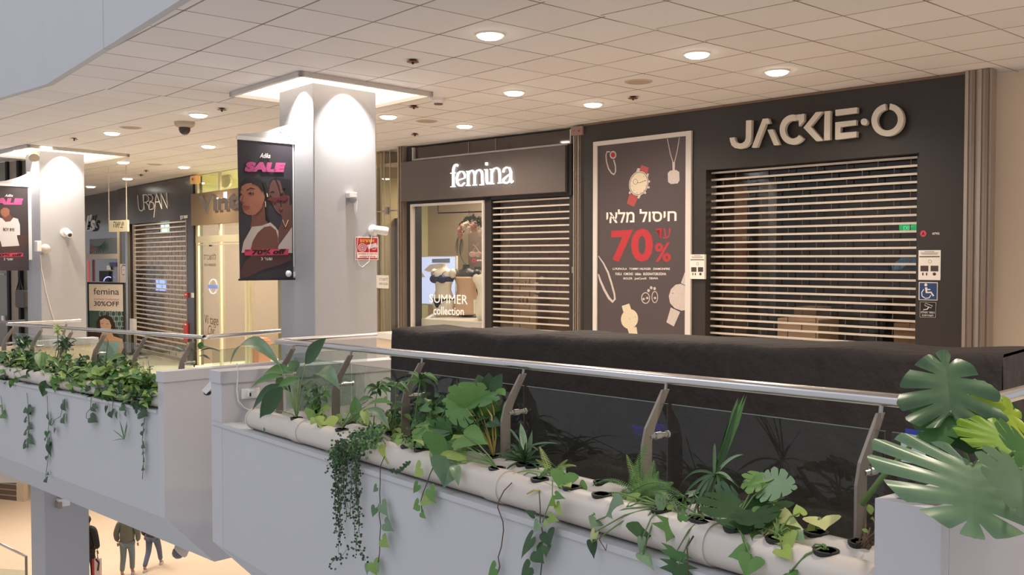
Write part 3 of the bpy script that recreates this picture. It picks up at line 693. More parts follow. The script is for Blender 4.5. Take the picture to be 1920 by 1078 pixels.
# transom window over the sign
root = thing('transom_window', 'dark transom glass in a thin white frame above the white lingerie shop sign', 'window')
mb = MB(); F.box(mb, fs(773), fs(1070), zst, HC-.03, -.06, -.05); obj('pane', mb, mat('dark_glass', (72, 62, 56), .06, 0, spec=.8), root)
mb = MB()
F.box(mb, fs(772.5), fs(775), zst+.03, HC-.03, -.05, .0); F.box(mb, fs(1068), fs(1070), zst+.03, HC-.03, -.05, 0); F.box(mb, fs(772.5), fs(1070), zst+.01, zst+.045, -.05, 0)
obj('frame', mb, 'frame_white', root)
for x in (875, 926): mb = MB(); F.box(mb, fs(x), fs(x+1), zst+.04, HC-.03, -.05, -.035); obj('joint_bar', mb, 'alu', root)
root = thing('shop_sign', 'grey brown fascia board with white glowing lowercase serif shop name', 'sign')
mb = MB(); F.box(mb, fs(761), fs(1068), zsb, zst, -.02, .10); bevel(obj('fascia_board', mb, 'sign_band', root), .004)
mb = MB(); F.box(mb, fs(1069), fs(1077), zsb-.05, zst+.02, .0, .06); obj('end_panel', mb, 'black_matte', root)
k6 = lambda *p: [(700+x/6.4, 240+y/6.4) for x, y in p]
def glyph(nm, *strokes):
    mb = MB()
    for pts, w_ in strokes: F.stroke(mb, k6(*pts), [x*.66 for x in w_] if isinstance(w_, list) else w_*.7, .105, .135)
    obj(nm, mb, 'letter_glow', root)
def serif(x, y, r=22): return ([(x-r, y+1.5), (x+r, y-1.5)], 1.7)
glyph('letter_f', ([(1002, 452), (990, 438), (968, 448), (955, 480), (950, 520), (950, 700)], [5, 4, 4.4, 4.8, 5, 5]), ([(922, 543), (975, 536)], 1.8), serif(946, 703, 24))
glyph('letter_e', ([(990, 632), (1088, 598), (1090, 560), (1070, 524), (1040, 518), (1008, 545), (992, 600), (998, 655), (1022, 690), (1052, 692), (1086, 655)], [1.5, 1.8, 3.5, 3.4, 2, 3.6, 5, 5, 3.6, 2.6, 1.8]))
glyph('letter_m', ([(1112, 520), (1128, 518), (1128, 688)], [2, 4.8, 4.8]), ([(1132, 560), (1150, 518), (1180, 510), (1200, 530), (1206, 560), (1206, 684)], [1.5, 2.5, 3.4, 4.6, 4.8, 4.8]), ([(1212, 560), (1232, 512), (1268, 500), (1290, 520), (1298, 560), (1300, 640), (1302, 678)], [1.5, 2.5, 3.4, 4.6, 4.8, 4.8, 4.8]), serif(1130, 690), serif(1208, 685), serif(1292, 680))
glyph('letter_i', ([(1328, 500), (1350, 496), (1352, 640), (1362, 668), (1382, 655)], [2, 5, 5, 4.4, 2]), ([(1350, 412), (1350, 446)], [5, 5]))
glyph('letter_n', ([(1394, 494), (1412, 492), (1412, 666)], [2, 4.8, 4.8]), ([(1416, 540), (1440, 486), (1475, 478), (1500, 500), (1506, 540), (1508, 658)], [1.5, 2.6, 3.6, 4.8, 4.8, 4.8]), serif(1414, 668), serif(1508, 660, 20))
glyph('letter_a', ([(1550, 530), (1560, 490), (1590, 470), (1625, 478), (1640, 520), (1640, 620), (1650, 652), (1668, 635)], [4, 2.4, 3, 4, 5, 5, 4, 2]), ([(1638, 545), (1580, 590), (1550, 620), (1555, 652), (1585, 662), (1615, 648), (1638, 600)], [1.5, 2.6, 4.2, 4.4, 3.4, 2, 1.5]))
# display window
za0, za1 = fs(775), fs(907)
root = thing('display_window', 'lingerie shop display window in a thin white frame with summer lettering', 'window')
mb = MB()
for b in ((fs(772), fs(775.5), .3, zwt), (fs(906), fs(909), .3, zwt), (fs(775.5), fs(906), zwt-.035, zwt)): F.box(mb, b[0], b[1], b[2], b[3], -.03, .03)
obj('frame', mb, 'frame_white', root)
mb = MB(); F.box(mb, fs(775.5), fs(906), .3, zwt-.035, -.01, 0); obj('pane', mb, 'shop_glass', root)
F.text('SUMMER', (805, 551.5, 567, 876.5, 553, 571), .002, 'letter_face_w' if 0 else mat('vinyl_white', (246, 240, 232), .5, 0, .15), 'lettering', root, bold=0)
F.text('collection', (812.5, 574, 590, 869.5, 576.5, 591), .002, 'vinyl_white', 'lettering', root, bold=.012)
unit_badge(F, 888.5, 488.3, 3.2, '0791', 894, 903, 'tiny red badge with letter A on the lingerie display window', out=.004, hh=1.6)
mb = MB(); F.pbox(mb, 883, 614.5, 907, 622, .002, .006); tag(obj('window_sticker', mb, mat('sticker_red', (160, 48, 62), .6)), 'small dark red sticker low on the lingerie display window', 'sticker')
# room behind the display
room(F, fs(770, 450, -2.3)-.1, fs(1072), -.2, zst, -.2, -2.4, mat('shop_beige', (192, 176, 158), .85), 55, (1, .86, .7))
mb = MB(); F.box(mb, fs(908), fs(921)-.02, -.2, zst, -.5, -.2); struct('wall_shop_divider', mb, mat('divider_beige', (150, 132, 118), .85))
mb = MB(); F.box(mb, fs(878, 450, -1.9), fs(906, 450, -1.9), .3, zwt, -2.0, -1.9); struct('wall_shop_panel', mb, mat('panel_brown', (112, 96, 86), .8))
g6 = lambda *p: [(760+x/4.312, 380+y/4.312) for x, y in p]
root = thing('clothes_rail', 'thin black square rail hanging at the top of the display window', 'rail'); mb = MB()
F.stroke(mb, g6((262, 20), (262, 84), (622, 72)), 2.2, -.62, -.6); obj('rail_bar', mb, 'black_matte', root)
mb = MB(); F.box(mb, fs(921)-.4, fs(1072), -.2, zst, -.85, -.8); struct('wall_shop_panel', mb, mat('backdrop_mauve', (126, 100, 90), .85))  # brown backdrop added to darken the view behind the grille
# screen
root = thing('display_screen', 'bright pale blue screen standing behind the white mannequin', 'screen')
mb = MB(); F.pbox(mb, 777, 480, 855.5, 572, -1.34, -1.3); obj('screen_case', mb, 'white_plastic', root)
mb = MB(); F.pbox(mb, 779, 482, 853, 570, -1.3, -1.295)
obj('lit_picture', mb, mat('screen_glow', (176, 188, 226), .4, 0, .75), root)
mb = MB(); F.poly(mb, g6((150, 545), (200, 500), (280, 490), (330, 520), (250, 545), (190, 560)), -1.294, -1.292); F.poly(mb, g6((80, 560), (130, 555), (160, 600), (90, 610)), -1.294, -1.292); obj('picture_shape', mb, mat('screen_sand', (186, 170, 158), .5, 0, .3), root)
mb = MB(); F.poly(mb, g6((215, 455), (360, 450), (360, 486), (215, 486)), -1.294, -1.292); obj('picture_heading', mb, mat('screen_grey', (120, 128, 150), .5, 0, .2), root)
mb = MB(); F.box(mb, fs(800), fs(815), .35, F.sz(800, 572, -1.3)[1], -1.33, -1.31); obj('stand', mb, 'white_plastic', root)
# white plinths
mb = MB(); a0, a1, z0, z1 = F.rect(780, 598, 906, 625, -.35)
root = thing('display_plinth', 'long low white plinth under the mannequins', 'plinth')
F.box(mb, fs(776), fs(904), .3, z1, -1.25, -.15); bevel(obj('plinth_body', mb, 'white_plastic', root), .01)
for a, b in ((786, 812), (838, 862), (884, 904)):
    mb = MB(); mb.hexa([F.at(a, 610, -.2)+V((0, 0, .0)), F.at(a+8, 610, -.2), F.at(b+8, 592, -1.4), F.at(b, 592, -1.4)]+[q+V((0, 0, .05)) for q in (F.at(a, 610, -.2), F.at(a+8, 610, -.2), F.at(b+8, 592, -1.4), F.at(b, 592, -1.4))]); obj('edge_bar', mb, 'white_plastic', root)
zpl = z1
def skin(name, verts, edges, radii, m, parent, sub=2, root_i=0):
    me = bpy.data.meshes.new(name); me.from_pydata([tuple(v) for v in verts], edges, []); o = bpy.data.objects.new(name, me); COL.objects.link(o)
    if parent is not None: o.parent = parent
    else: ROOTS.append(o)
    me.materials.append(m if not isinstance(m, str) else MATS[m])
    s = o.modifiers.new('skin', 'SKIN')
    if not me.skin_vertices: me.attributes.new('skin', 'FLOAT', 'POINT')
    for i, r in enumerate(radii):
        sv = me.skin_vertices[0].data[i]; sv.radius = r if isinstance(r, tuple) else (r, r); sv.use_root = (i == root_i)
    s.use_smooth_shade = True
    d = o.modifiers.new('sub', 'SUBSURF'); d.levels = sub; d.render_levels = sub
    dg = bpy.context.evaluated_depsgraph_get(); dg.update()
    nm = bpy.data.meshes.new_from_object(o.evaluated_get(dg)); nm.name = name
    o.modifiers.clear(); o.data = nm; nm.polygons.foreach_set('use_smooth', [True]*len(nm.polygons)); nm.materials.clear(); nm.materials.append(m if not isinstance(m, str) else MATS[m])
    bpy.data.meshes.remove(me); return o
def loft(mb, F, rings, seg=20):   # rings: (centre world, half width along e, half depth along n)
    vs = []
    for c, a, b in rings:
        for k in range(seg):
            t = 2*math.pi*k/seg; vs.append(V(c)+F.e*(a*math.cos(t))+F.n*(b*math.sin(t)))
    fs = []
    for i in range(len(rings)-1):
        for k in range(seg): k2 = (k+1) % seg; fs.append((i*seg+k, i*seg+k2, (i+1)*seg+k2, (i+1)*seg+k))
    fs += [tuple(range(seg))[::-1], tuple((len(rings)-1)*seg+k for k in range(seg))]
    return mb.add(vs, fs)
def torso(cx, ytop, ybot, out, m, label, W_=1.0, legs=True):
    W_ *= 1.28
    root = thing('mannequin', label, 'mannequin'); c = F.at(cx, ybot, out); zt = F.at(cx, ytop, out).z; c = V((c.x, c.y, 0)); H_ = zt-zpl
    R = lambda h, a, b, dx=0: (c+F.e*dx+V((0, 0, zpl+h*H_)), a*W_, b*W_)
    rings = [R(0, .055, .05), R(.04, .13, .085), R(.16, .155, .11), R(.30, .165, .115), R(.38, .15, .105), R(.50, .112, .085), R(.60, .12, .09), R(.70, .145, .12), R(.76, .15, .12), R(.84, .165, .085), R(.885, .13, .065), R(.91, .065, .05), R(.94, .048, .045), R(1.0, .045, .042), R(1.003, .02, .02)]
    mb = MB(); loft(mb, F, rings, 24); smooth_auto(obj('body', mb, m, root))
    mb = MB()
    for s_ in (-1, 1): mb.ball(c+F.e*s_*.165*W_+V((0, 0, zpl+.815*H_)), .05*W_, 10, (1, 1, 1.2))
    smooth_auto(obj('shoulder_caps', mb, m, root))
    return root, c, H_, R
def bra(root, c, H_, R, m, lo=.66, hi=.76, W_=1.28):
    mb = MB(); k = 1.035
    loft(mb, F, [R(lo, .135*k, .108*k), R(lo+.03, .14*k, .115*k), R((lo+hi)/2+.01, .149*k, .126*k), R(hi-.005, .15*k, .125*k)], 24)
    for s_ in (-1, 1): mb.ball(c+F.e*s_*.07*W_+F.n*.09*W_+V((0, 0, zpl+(lo+hi)/2*H_)), .062*W_, 12, (1, 1, .9))
    obj('bra', mb, m, root, smooth=True)
    mb = MB()
    for s_ in (-1, 1): mb.tube([c+F.e*s_*.085*W_+F.n*.13*W_+V((0, 0, zpl+(hi-.02)*H_)), c+F.e*s_*.10*W_+F.n*.10*W_+V((0, 0, zpl+.83*H_)), c+F.e*s_*.10*W_+F.n*.02*W_+V((0, 0, zpl+.875*H_))], .006, 6)
    obj('straps', mb, m, root)
r1, c, H_, R = torso(831.5, 494, 600, -.75, mat('mannequin_white', (238, 230, 216), .4), 'white headless mannequin torso in a navy bra and black briefs')
bra(r1, c, H_, R, mat('navy_satin', (38, 40, 88), .4))
mb = MB(); loft(mb, F, [R(.17, .04, .12), R(.24, .12, .121), R(.32, .168, .119), R(.345, .166, .117)]); obj('briefs', mb, 'black_matte', r1, smooth=True)
r2, c, H_, R = torso(875, 496, 602, -.95, mat('mannequin_dark', (60, 56, 58), .5), 'charcoal headless mannequin in a peach satin slip', 1.08)
mb = MB(); sl = [R(.05, .205, .15), R(.10, .195, .14), R(.3, .178, .128), R(.5, .125, .097), R(.62, .13, .10), R(.72, .158, .132), R(.77, .15, .125)]
loft(mb, F, sl, 28); obj('slip', mb, mat('peach_satin', (214, 178, 146), .45, var=.06, scale=10), r2, smooth=True)
mb = MB()
for s_ in (-1, 1): mb.tube([c+F.e*s_*.08+F.n*.13+V((0, 0, zpl+.76*H_)), c+F.e*s_*.10+F.n*.09+V((0, 0, zpl+.86*H_)), c+F.e*s_*.10+V((0, 0, zpl+.89*H_))], .006, 6)
obj('straps', mb, 'peach_satin', r2)
# flowers rising out of the charcoal mannequin's neck
top = c+V((0, 0, zpl+H_)); FO = -.95
root = thing('flower_arrangement', 'arch of pink and cream flowers on a stem above the charcoal mannequin', 'flowers')
mb = MB(); mb.tube([top, F.at(868, 488, FO), F.at(863, 478, FO), F.at(862, 464, FO), F.at(866, 440, FO), F.at(878, 420, FO), F.at(900, 420, FO)], .008, 6); obj('stem', mb, mat('stem_dark', (70, 66, 48), .7), root)
mb = MB()
for i in range(11):
    t = i/10; q = F.at(862-1.5*t, 440+t*30, FO)
    for s_ in (-1, 1):
        d = F.e*s_*(.11*math.sin(math.pi*(.25+.6*t)))+V((0, 0, -.10)); a = q; b = q+d
        mb.add([a+V((0, 0, .006)), (a+b)/2+V((0, 0, .014)), b, (a+b)/2-V((0, 0, .008))], [(0, 1, 2, 3)])
obj('palm_leaf', mb, mat('palm_dark', (60, 74, 52), .6), root, keep=True)
rnd = random.Random(3)
for nm, mm, cs in (('pink_flower', mat('flower_pink', (205, 150, 140), .7), ((863, 432, 1), (864, 441, 1.1), (889, 425, 1.3), (868, 424, .9))), ('cream_flower', mat('flower_cream', (232, 214, 196), .7), ((872, 425, 1.2), (879, 430, 1.2), (903, 436, 1.2), (876, 421, .9)))):
    for x, y, k in cs:
        mb = MB(); q = F.at(x, y, FO+.05)
        for j in range(12):
            a = j*2.4; rr = .012+.0035*j; mb.ball(q+F.e*rr*math.cos(a)*k+V((0, 0, rr*math.sin(a)*k))+F.n*(.03-.003*j), .022*k, 6, (1, .6, 1))
        obj(nm, mb, mm, root, smooth=True)
mb = MB()
for i in range(90):
    t = rnd.random(); x = 862+t*44; y = 432-22*math.sin(math.pi*(.1+.75*t))+rnd.uniform(-5, 5); q = F.at(x, y, FO+rnd.uniform(-.04, .03)); a = rnd.uniform(0, 6.28)
    d = (F.e*math.cos(a)+V((0, 0, 1))*math.sin(a))*.06; nn = V((-d.z*F.e.x, -d.z*F.e.y, d.dot(F.e)))*.3
    mb.add([q, q+d*.5+nn, q+d, q+d*.5-nn], [(0, 1, 2, 3)])
obj('green_sprigs', mb, 'palm_dark', root, keep=True)
r3, c, H_, R = torso(911, 505, 604, -.45, 'mannequin_white', 'white mannequin torso half hidden by the right frame of the display window', .95)
r4, c, H_, R = torso(896, 500, 566, -1.4, 'mannequin_dark', 'dark mannequin in navy camisole standing behind the others')
bra(r4, c, H_, R, mat('navy_dull', (56, 58, 74), .5))
root = thing('hanging_bra', 'pale pink bra hanging at the right of the display window', 'bra'); mb = MB(); PB = mat('pink_cloth', (216, 180, 172), .6)
for x in (886, 897): mb.ball(F.at(x, 477, -.6), .055, 12, (1.1, .5, .8))
F.stroke(mb, [(881, 479), (902, 477)], 5, -.62, -.58); obj('cups', mb, PB, root, smooth=True)
mb = MB(); F.stroke(mb, [(884, 474), (892, 462), (897, 455)], .9, -.61, -.6); F.stroke(mb, [(899, 474), (892, 463), (886, 458)], .9, -.61, -.6); obj('straps', mb, PB, root)
root = thing('display_card', 'small cream card with a dark letter at the foot of the display', 'card'); mb = MB(); F.pbox(mb, 888, 562, 906, 588, -.62, -.6); obj('card', mb, 'print_white', root)
F.text('a', (890, 569, 897, 579), -.598, 'black_matte', 'letter', root)
# grille of the lingerie shop
grille(F, fs(922, 450, -.05), fs(1070, 450, -.05), .45, zgt, -.05, .0905, .36, 'closed beige roller grille beside the lingerie display window', rails=True)
mb = MB(); F.box(mb, fs(921), fs(1071), -.1, zgt+.05, -.14, -.13); struct('window_2', mb, 'shop_glass')
mb = MB(); F.pbox(mb, 962, 508, 1005, 640, -.5, -.46); root = thing('sale_board', 'beige advertising board standing behind the lingerie shop grille', 'board'); obj('board', mb, mat('board_beige', (176, 150, 132), .7), root)
F.text('30', (968, 554, 990, 572), -.458, mat('ink_pale', (118, 92, 80), .6), 'number', root); F.text('Sale', (968, 527, 996, 537), -.458, 'ink_pale', 'lettering', root)
for i, (x, y) in enumerate(((1016, 521), (1006, 532), (1008, 547), (1005, 555))):
    mb = MB(); q = F.at(x, y, -.4); mb.ball(q, .035, 10, (1, .4, .6)); tag(obj('price_tag', mb, 'print_white'), 'small white tag hanging behind the lingerie shop grille', 'tag', 'white tags behind the grille')
mb = MB(); F.pbox(mb, 1072, 500, 1075, 512, .0, .02); tag(obj('lock_handle', mb, 'alu'), 'slim metal handle on the dark post right of the lingerie grille', 'handle')
pilaster(F, fs(1080), fs(1092), -.05, .07, 'tall metal post between the lingerie shop and the black jewellery shop', z1=HC-.12, grooves=3)
root = thing('junction_box', 'grey metal box with red dots at the top of the central metal post', 'box'); mb = MB(); F.pbox(mb, 1070, 237, 1092, 253, .03, .12); bevel(obj('box_body', mb, mat('box_mauve', (150, 122, 112), .5), root), .004)
mb = MB(); F.poly(mb, F.ell(1076, 245, 1.2, 1.2, 10), .118, .124); F.poly(mb, F.ell(1085, 245, 2.0, 2.0, 10), .118, .124); obj('red_dots', mb, 'print_red', root)
# ------------------------------------------------------------------ glass shop between the front column and the lingerie shop
G_ = WG
gs = lambda x, y=450, o=0: G_.sz(x, y, o)[0]
mb = MB(); G_.box(mb, gs(690), gs(751), -.3, HC-.02, -.02, -.01); struct('window_3', mb, 'shop_glass')
room(G_, gs(690, 450, -.45)-.3, gs(752, 450, -.45), -.3, HC-.03, -.05, -.5, mat('olive_wall', (168, 154, 120), .8), 16, (1, .9, .65))
mb = MB()
for x in (731, 720): G_.box(mb, gs(x), gs(x+1), -.3, HC-.02, -.01, .0)
G_.box(mb, gs(700), gs(751), G_.sz(735, 396)[1], G_.sz(735, 394)[1], -.01, .005); struct('trim_5', mb, 'alu')
mb = MB(); G_.pbox(mb, 712, 410, 746, 625, -.4, -.3); tag(obj('shop_cabinet', mb, mat('cabinet_grey', (96, 86, 74), .5)), 'dark grey cabinet inside the glass shop right of the front column', 'cabinet')
root = thing('wall_picture', 'pale framed picture inside the glass shop right of the front column', 'picture'); mb = MB(); G_.pbox(mb, 700, 303, 719.5, 366, -.2, -.17); obj('frame', mb, 'black_matte', root)
mb = MB(); G_.pbox(mb, 700, 305, 718, 364, -.172, -.165); obj('print', mb, mat('picture_cream', (225, 202, 180), .7), root)
root = thing('paper_notice', 'small white rental notice taped inside the glass right of the front column', 'sign'); mb = MB(); G_.pbox(mb, 704, 516, 728.5, 540.5, .002, .006); obj('paper', mb, 'print_white', root)
G_.text(hebrew('להשכרה'), (711, 520, 727, 526), .0065, 'ink_brown', 'lettering', root); G_.text('050-5226', (711, 530, 727, 534), .0065, 'ink_brown', 'lettering', root)
root = thing('door_lock', 'small metal clamp lock on the glass door right of the front column', 'lock'); mb = MB(); G_.pbox(mb, 722, 388, 727, 402, .0, .03); obj('clamp', mb, 'steel', root)
mb = MB(); G_.pbox(mb, 718, 394, 736, 396, .0, .02); obj('bolt', mb, 'steel', root)
pilaster(G_, gs(751), gs(760), -.05, .06, 'tall grey metal post left of the lingerie shop', z1=HC-.003, grooves=2)
root = thing('white_counter', 'low white counter behind the left end of the black draped kiosk', 'counter'); mb = MB(); G_.box(mb, gs(704, 640, .9), gs(760, 640, .9), fz(G_.o)-.0, G_.sz(730, 625, .9)[1]-.08, .5, .9); obj('body', mb, 'warm_paint', root)
mb = MB(); G_.box(mb, gs(704, 640, .93), gs(760, 640, .93), G_.sz(730, 625, .9)[1]-.08, G_.sz(730, 625, .9)[1], .47, .93); obj('top', mb, 'white_plastic', root)
# ------------------------------------------------------------------ vintage clothes shop (yellow green glass)
F = WV; vs_ = lambda x, y=450, o=0: F.sz(x, y, o)[0]; vz = lambda x, y, o=0: F.sz(x, y, o)[1]
VW = vs_(560)
GLO = mat('lit_olive', (212, 212, 168), .8)
room(F, vs_(360), VW, -.6, HC-.02, -.05, -3.2, GLO, 260, (1, .97, .84))
mb = MB(); F.box(mb, vs_(372), VW, -.6, HC-.02, -.02, -.012); struct('window_4', mb, 'shop_glass')
mb = MB(); CR = mat('mullion_cream', (204, 196, 166), .5)
for a, b in ((363.5, 367), (370, 374), (413.5, 416), (461, 464.5), (469, 470.5), (530, 534)): F.box(mb, vs_(a), vs_(b), -.6, HC-.02, -.01, .035)
zz = (vz(372, 442)+vz(445, 441))/2
F.box(mb, vs_(370), VW, zz-.13, zz, -.005, .04); F.box(mb, vs_(370), VW, vz(400, 457)-.02, vz(400, 457), -.01, .03); struct('trim_6', mb, CR)
mb = MB(); F.box(mb, vs_(474), vs_(498), -.6, vz(480, 525), -.55, -.5); struct('wall_shop_panel', mb, mat('panel_olive', (120, 108, 70), .8))
root = thing('shop_sign', 'brown fascia board with cut out chrome letters on the yellow lit shop', 'sign')
z0s, z1s = (vz(368, 422)+vz(445, 419))/2, (vz(368, 362)+vz(445, 357))/2
mb = MB(); F.box(mb, vs_(369), VW, z0s, z1s, .0, .12); bevel(obj('fascia_board', mb, mat('taupe', (132, 110, 84), .6), root), .005)
F.text('Vintage', (373, 368, 407, 505, 347, 397), .16, 'chrome', 'chrome_letters', root, bold=.03, depth=.04)
for x0, x1, y0, y1 in ((419, 425, 360, 376), (406, 409, 367, 380)): mb = MB(); F.pbox(mb, x0, y0, x1, y1, .12, .126); obj('lit_slot', mb, mat('cool_glow', (200, 214, 255), .5, 0, 1.3), root)
F.text(hebrew('להשכרה'), (382, 475, 404.5, 487), .0, 'ink_olive' if 0 else mat('ink_olive', (84, 74, 44), .6), 'window_lettering')['label'] = 'rental notice lettering on the yellow shop glass'
F.text('054-4406028', (383, 494, 404.5, 499), .0, 'ink_olive', 'window_lettering')['label'] = 'telephone number lettering under the rental notice on the yellow glass'
F.text('Vi tage', (383, 590, 611, 409, 592, 616), .0, 'ink_olive', 'window_lettering')['label'] = 'dark serif word with a missing letter low on the yellow glass'
F.text('Chic', (390, 610, 402.5, 629), .0, 'ink_olive', 'window_lettering', shear=.3)['label'] = 'dark slanted word at the bottom of the yellow glass'
for o_ in COL.objects:
    if o_.name.startswith('window_lettering'): o_['category'] = 'lettering'
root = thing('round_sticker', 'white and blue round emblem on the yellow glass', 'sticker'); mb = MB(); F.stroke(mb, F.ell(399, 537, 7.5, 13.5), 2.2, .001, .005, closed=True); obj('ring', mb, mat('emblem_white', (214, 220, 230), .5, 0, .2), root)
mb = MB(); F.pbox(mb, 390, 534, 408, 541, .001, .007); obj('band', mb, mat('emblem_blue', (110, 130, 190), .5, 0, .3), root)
mb = MB(); F.pbox(mb, 391.5, 459, 397, 462, .001, .006); tag(obj('door_label', mb, 'dark_plastic'), 'tiny dark label at the top of the yellow shop door', 'label')
root = thing('pink_bin', 'small salmon pink bin standing inside the yellow lit shop', 'bin'); mb = MB(); a0, a1, z0, z1 = F.rect(470, 637, 485, 668, -.4); F.box(mb, a0, a1, fz(F.o)-.02, z1, -.65, -.4); bevel(obj('body', mb, mat('salmon', (196, 128, 108), .6), root), .01)
mb = MB(); F.box(mb, a0+.02, a1-.02, z1, z1+.03, -.63, -.42); obj('lid', mb, 'salmon', root)
mb = MB(); F.box(mb, vs_(400), vs_(404), vz(400, 330), vz(400, 325), -.3, -.26)
mb = MB(); F.poly(mb, F.ell(422, 338, 10, 14, 14), -.45, -.4); tag(obj('dress_form', mb, mat('pale_cloth', (222, 220, 196), .8)), 'pale cloth bundle hanging high inside the yellow lit shop', 'cloth')
# ------------------------------------------------------------------ black shop with thin letters (left)
F = WU; us = lambda x, y=450, o=0: F.sz(x, y, o)[0]; uz = lambda x, y, o=0: F.sz(x, y, o)[1]
zb_ = (uz(245, 419)+uz(350, 412))/2
mb = MB()
for b in ((us(222), us(240), -.7, HC-.02), (us(240), us(351), zb_, HC-.02), (us(351), us(362.5), -.7, HC-.02)): F.box(mb, *b, -.2, 0)
struct('wall_left', mb, mat('black_gloss', (56, 50, 49), .22))
a0, a1 = us(250), us(348)
grille(F, a0, a1, -.52, zb_-.03, -.03, .105, .42, 'tall closed silver roller grille of the black shop on the left', rails='alu', bar=.028)
mb = MB(); F.box(mb, us(239), us(352), -.7, zb_, -.16, -.15); struct('window_5', mb, 'shop_glass')
room(F, us(238), us(353), -.7, zb_+.05, -.2, -3, mat('shop_brown', (128, 110, 98), .8), 60, (1, .85, .7))
mb = MB(); F.pbox(mb, 255, 496, 293, 640, -.6, -.4); tag(obj('stock_shelf', mb, mat('shelf_dark', (64, 52, 50), .7)), 'dark stock shelf behind the left roller grille', 'shelf')
root = thing('lit_sign', 'pale cyan lit sign high behind the left roller grille', 'sign'); mb = MB(); F.pbox(mb, 301.5, 421, 315, 437, -.3, -.27); obj('lit_panel', mb, mat('cyan_glow', (200, 240, 232), .5, 0, 1.1), root)
root = thing('lit_sign', 'blue lit screen at mid height behind the left roller grille', 'sign'); mb = MB(); F.pbox(mb, 292, 524, 309, 545, -.3, -.27); obj('lit_panel', mb, mat('blue_glow', (130, 160, 245), .5, 0, 1.2), root)
root = thing('shop_sign', 'thin white line letters reading URBAN on the glossy black front', 'sign')
k7 = lambda *p: [(160+x/7.7, 300+y/7.7) for x, y in p]
for nm, sts in (('letter_u', [((750, 508), (765, 680), (780, 722), (805, 735), (830, 718), (838, 670), (838, 500))]),
                ('letter_r', [((828, 498), (835, 600), (852, 722)), ((838, 500), (885, 502), (910, 540), (905, 590), (870, 612), (845, 610)), ((870, 612), (905, 650), (918, 712))]),
                ('letter_b', [((905, 500), (950, 502), (970, 540), (960, 590), (925, 600)), ((925, 605), (975, 615), (990, 660), (975, 705), (935, 715), (918, 712), (925, 605))]),
                ('letter_a', [((985, 828), (1022, 482)), ((1022, 482), (1100, 706)), ((1005, 608), (1062, 602))]),
                ('letter_n', [((1100, 706), (1085, 480), (1182, 698), (1168, 472))])):
    mb = MB()
    for st in sts: F.stroke(mb, k7(*st), 1.7, .01, .025)
    obj(nm, mb, 'print_white', root)
F.text(hebrew('אורבן'), (337.5, 404, 351, 411.5), .02, 'print_white', 'small_lettering', root, bold=.03, depth=.015)
for lb, y0, y1, x0, x1 in (('small red sign with white mark right of the left roller grille', 549, 558, 345.5, 350.5), ('tall red sign low on the right edge of the left roller grille', 605, 640, 344, 350.5)):
    root = thing('red_sign', lb, 'sign'); mb = MB(); F.pbox(mb, x0, y0, x1, y1, 0, .03); obj('plate', mb, mat('sign_red', (196, 56, 66), .5), root)
    mb = MB(); F.pbox(mb, x0+1.2, y0+2, x1-1.2, y0+4.5, .03, .034); obj('white_mark', mb, 'print_white', root)
root = thing('key_switch', 'small white switch plate on the black pillar right of the left grille', 'switch'); mb = MB(); F.pbox(mb, 358.5, 549, 362, 558, 0, .02); obj('plate', mb, 'white_plastic', root)
root = thing('guide_post', 'slim silver post at the left edge of the left roller grille', 'post'); mb = MB(); F.box(mb, us(239.5), us(243.5), -.6, zb_+.02, .0, .06); obj('channel', mb, 'steel', root)
mb = MB(); F.pbox(mb, 243, 598, 250, 620, .0, .08); obj('lock_box', mb, 'white_plastic', root)
root = thing('emergency_lamp', 'orange beige lamp box at the top between the black shop and the yellow shop', 'lamp'); mb = MB(); F.pbox(mb, 356, 329, 365.5, 344, .0, .12); bevel(obj('box_body', mb, mat('lamp_orange', (222, 168, 104), .5, 0, .1), root), .01)
mb = MB(); F.poly(mb, F.ell(361, 336, 1.6, 2.4, 10), .118, .124); obj('lens', mb, mat('lens_brown', (120, 70, 40), .4), root)
# glass shop further left with script letters
mb = MB(); F.box(mb, us(100), us(222), -.7, HC-.02, -.06, -.05); struct('window_6', mb, mat('smoke_glass', (72, 68, 66), .12, spec=.7))
mb = MB()
F.box(mb, us(110), us(223), uz(200, 485), uz(200, 476), -.04, .02); F.box(mb, us(222), us(225), -.7, uz(222, 420), -.04, .03); struct('trim_7', mb, mat('frame_cream', (188, 172, 152), .5))
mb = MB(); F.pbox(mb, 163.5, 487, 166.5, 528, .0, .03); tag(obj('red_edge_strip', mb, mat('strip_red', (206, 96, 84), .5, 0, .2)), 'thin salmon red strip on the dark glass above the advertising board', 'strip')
mb = MB(); F.pbox(mb, 168, 447, 222, 476, -.045, -.03); tag(obj('transom_picture', mb, mat('transom_grey', (96, 100, 94), .5)), 'grey green picture strip in the transom of the dark glass shop', 'picture')
root = thing('palm_sprig', 'dark green palm sprig with a red flower in the transom of the dark glass shop', 'plant')
mb = MB(); rr = random.Random(5)
for i in range(16):
    a = -1.0+i*.28; F.stroke(mb, [(188, 462), (188+16*math.cos(a), 462+12*math.sin(a))], [1.8, .5], -.03, -.022)
obj('fronds', mb, mat('palm_teal', (44, 84, 70), .6), root)
mb = MB()
for i in range(5): F.stroke(mb, [(168, 474), (170+i*3.2, 458+i*2)], [2.4, .8], -.03, -.02)
obj('red_petals', mb, mat('petal_red', (168, 92, 76), .6), root)
F.text("el's", (150, 404, 434, 178, 402, 433), .02, 'print_white', 'script_lettering', bold=.03, shear=.35); o_ = COL.objects['script_lettering']; tag(o_, 'white slanted script letters on the dark glass beside the rear column', 'lettering')
mb = MB(); F.pbox(mb, 163, 430.5, 173, 433.5, .0, .02); tag(obj('underline_bar', mb, 'print_white'), 'short white bar under the script letters', 'lettering')
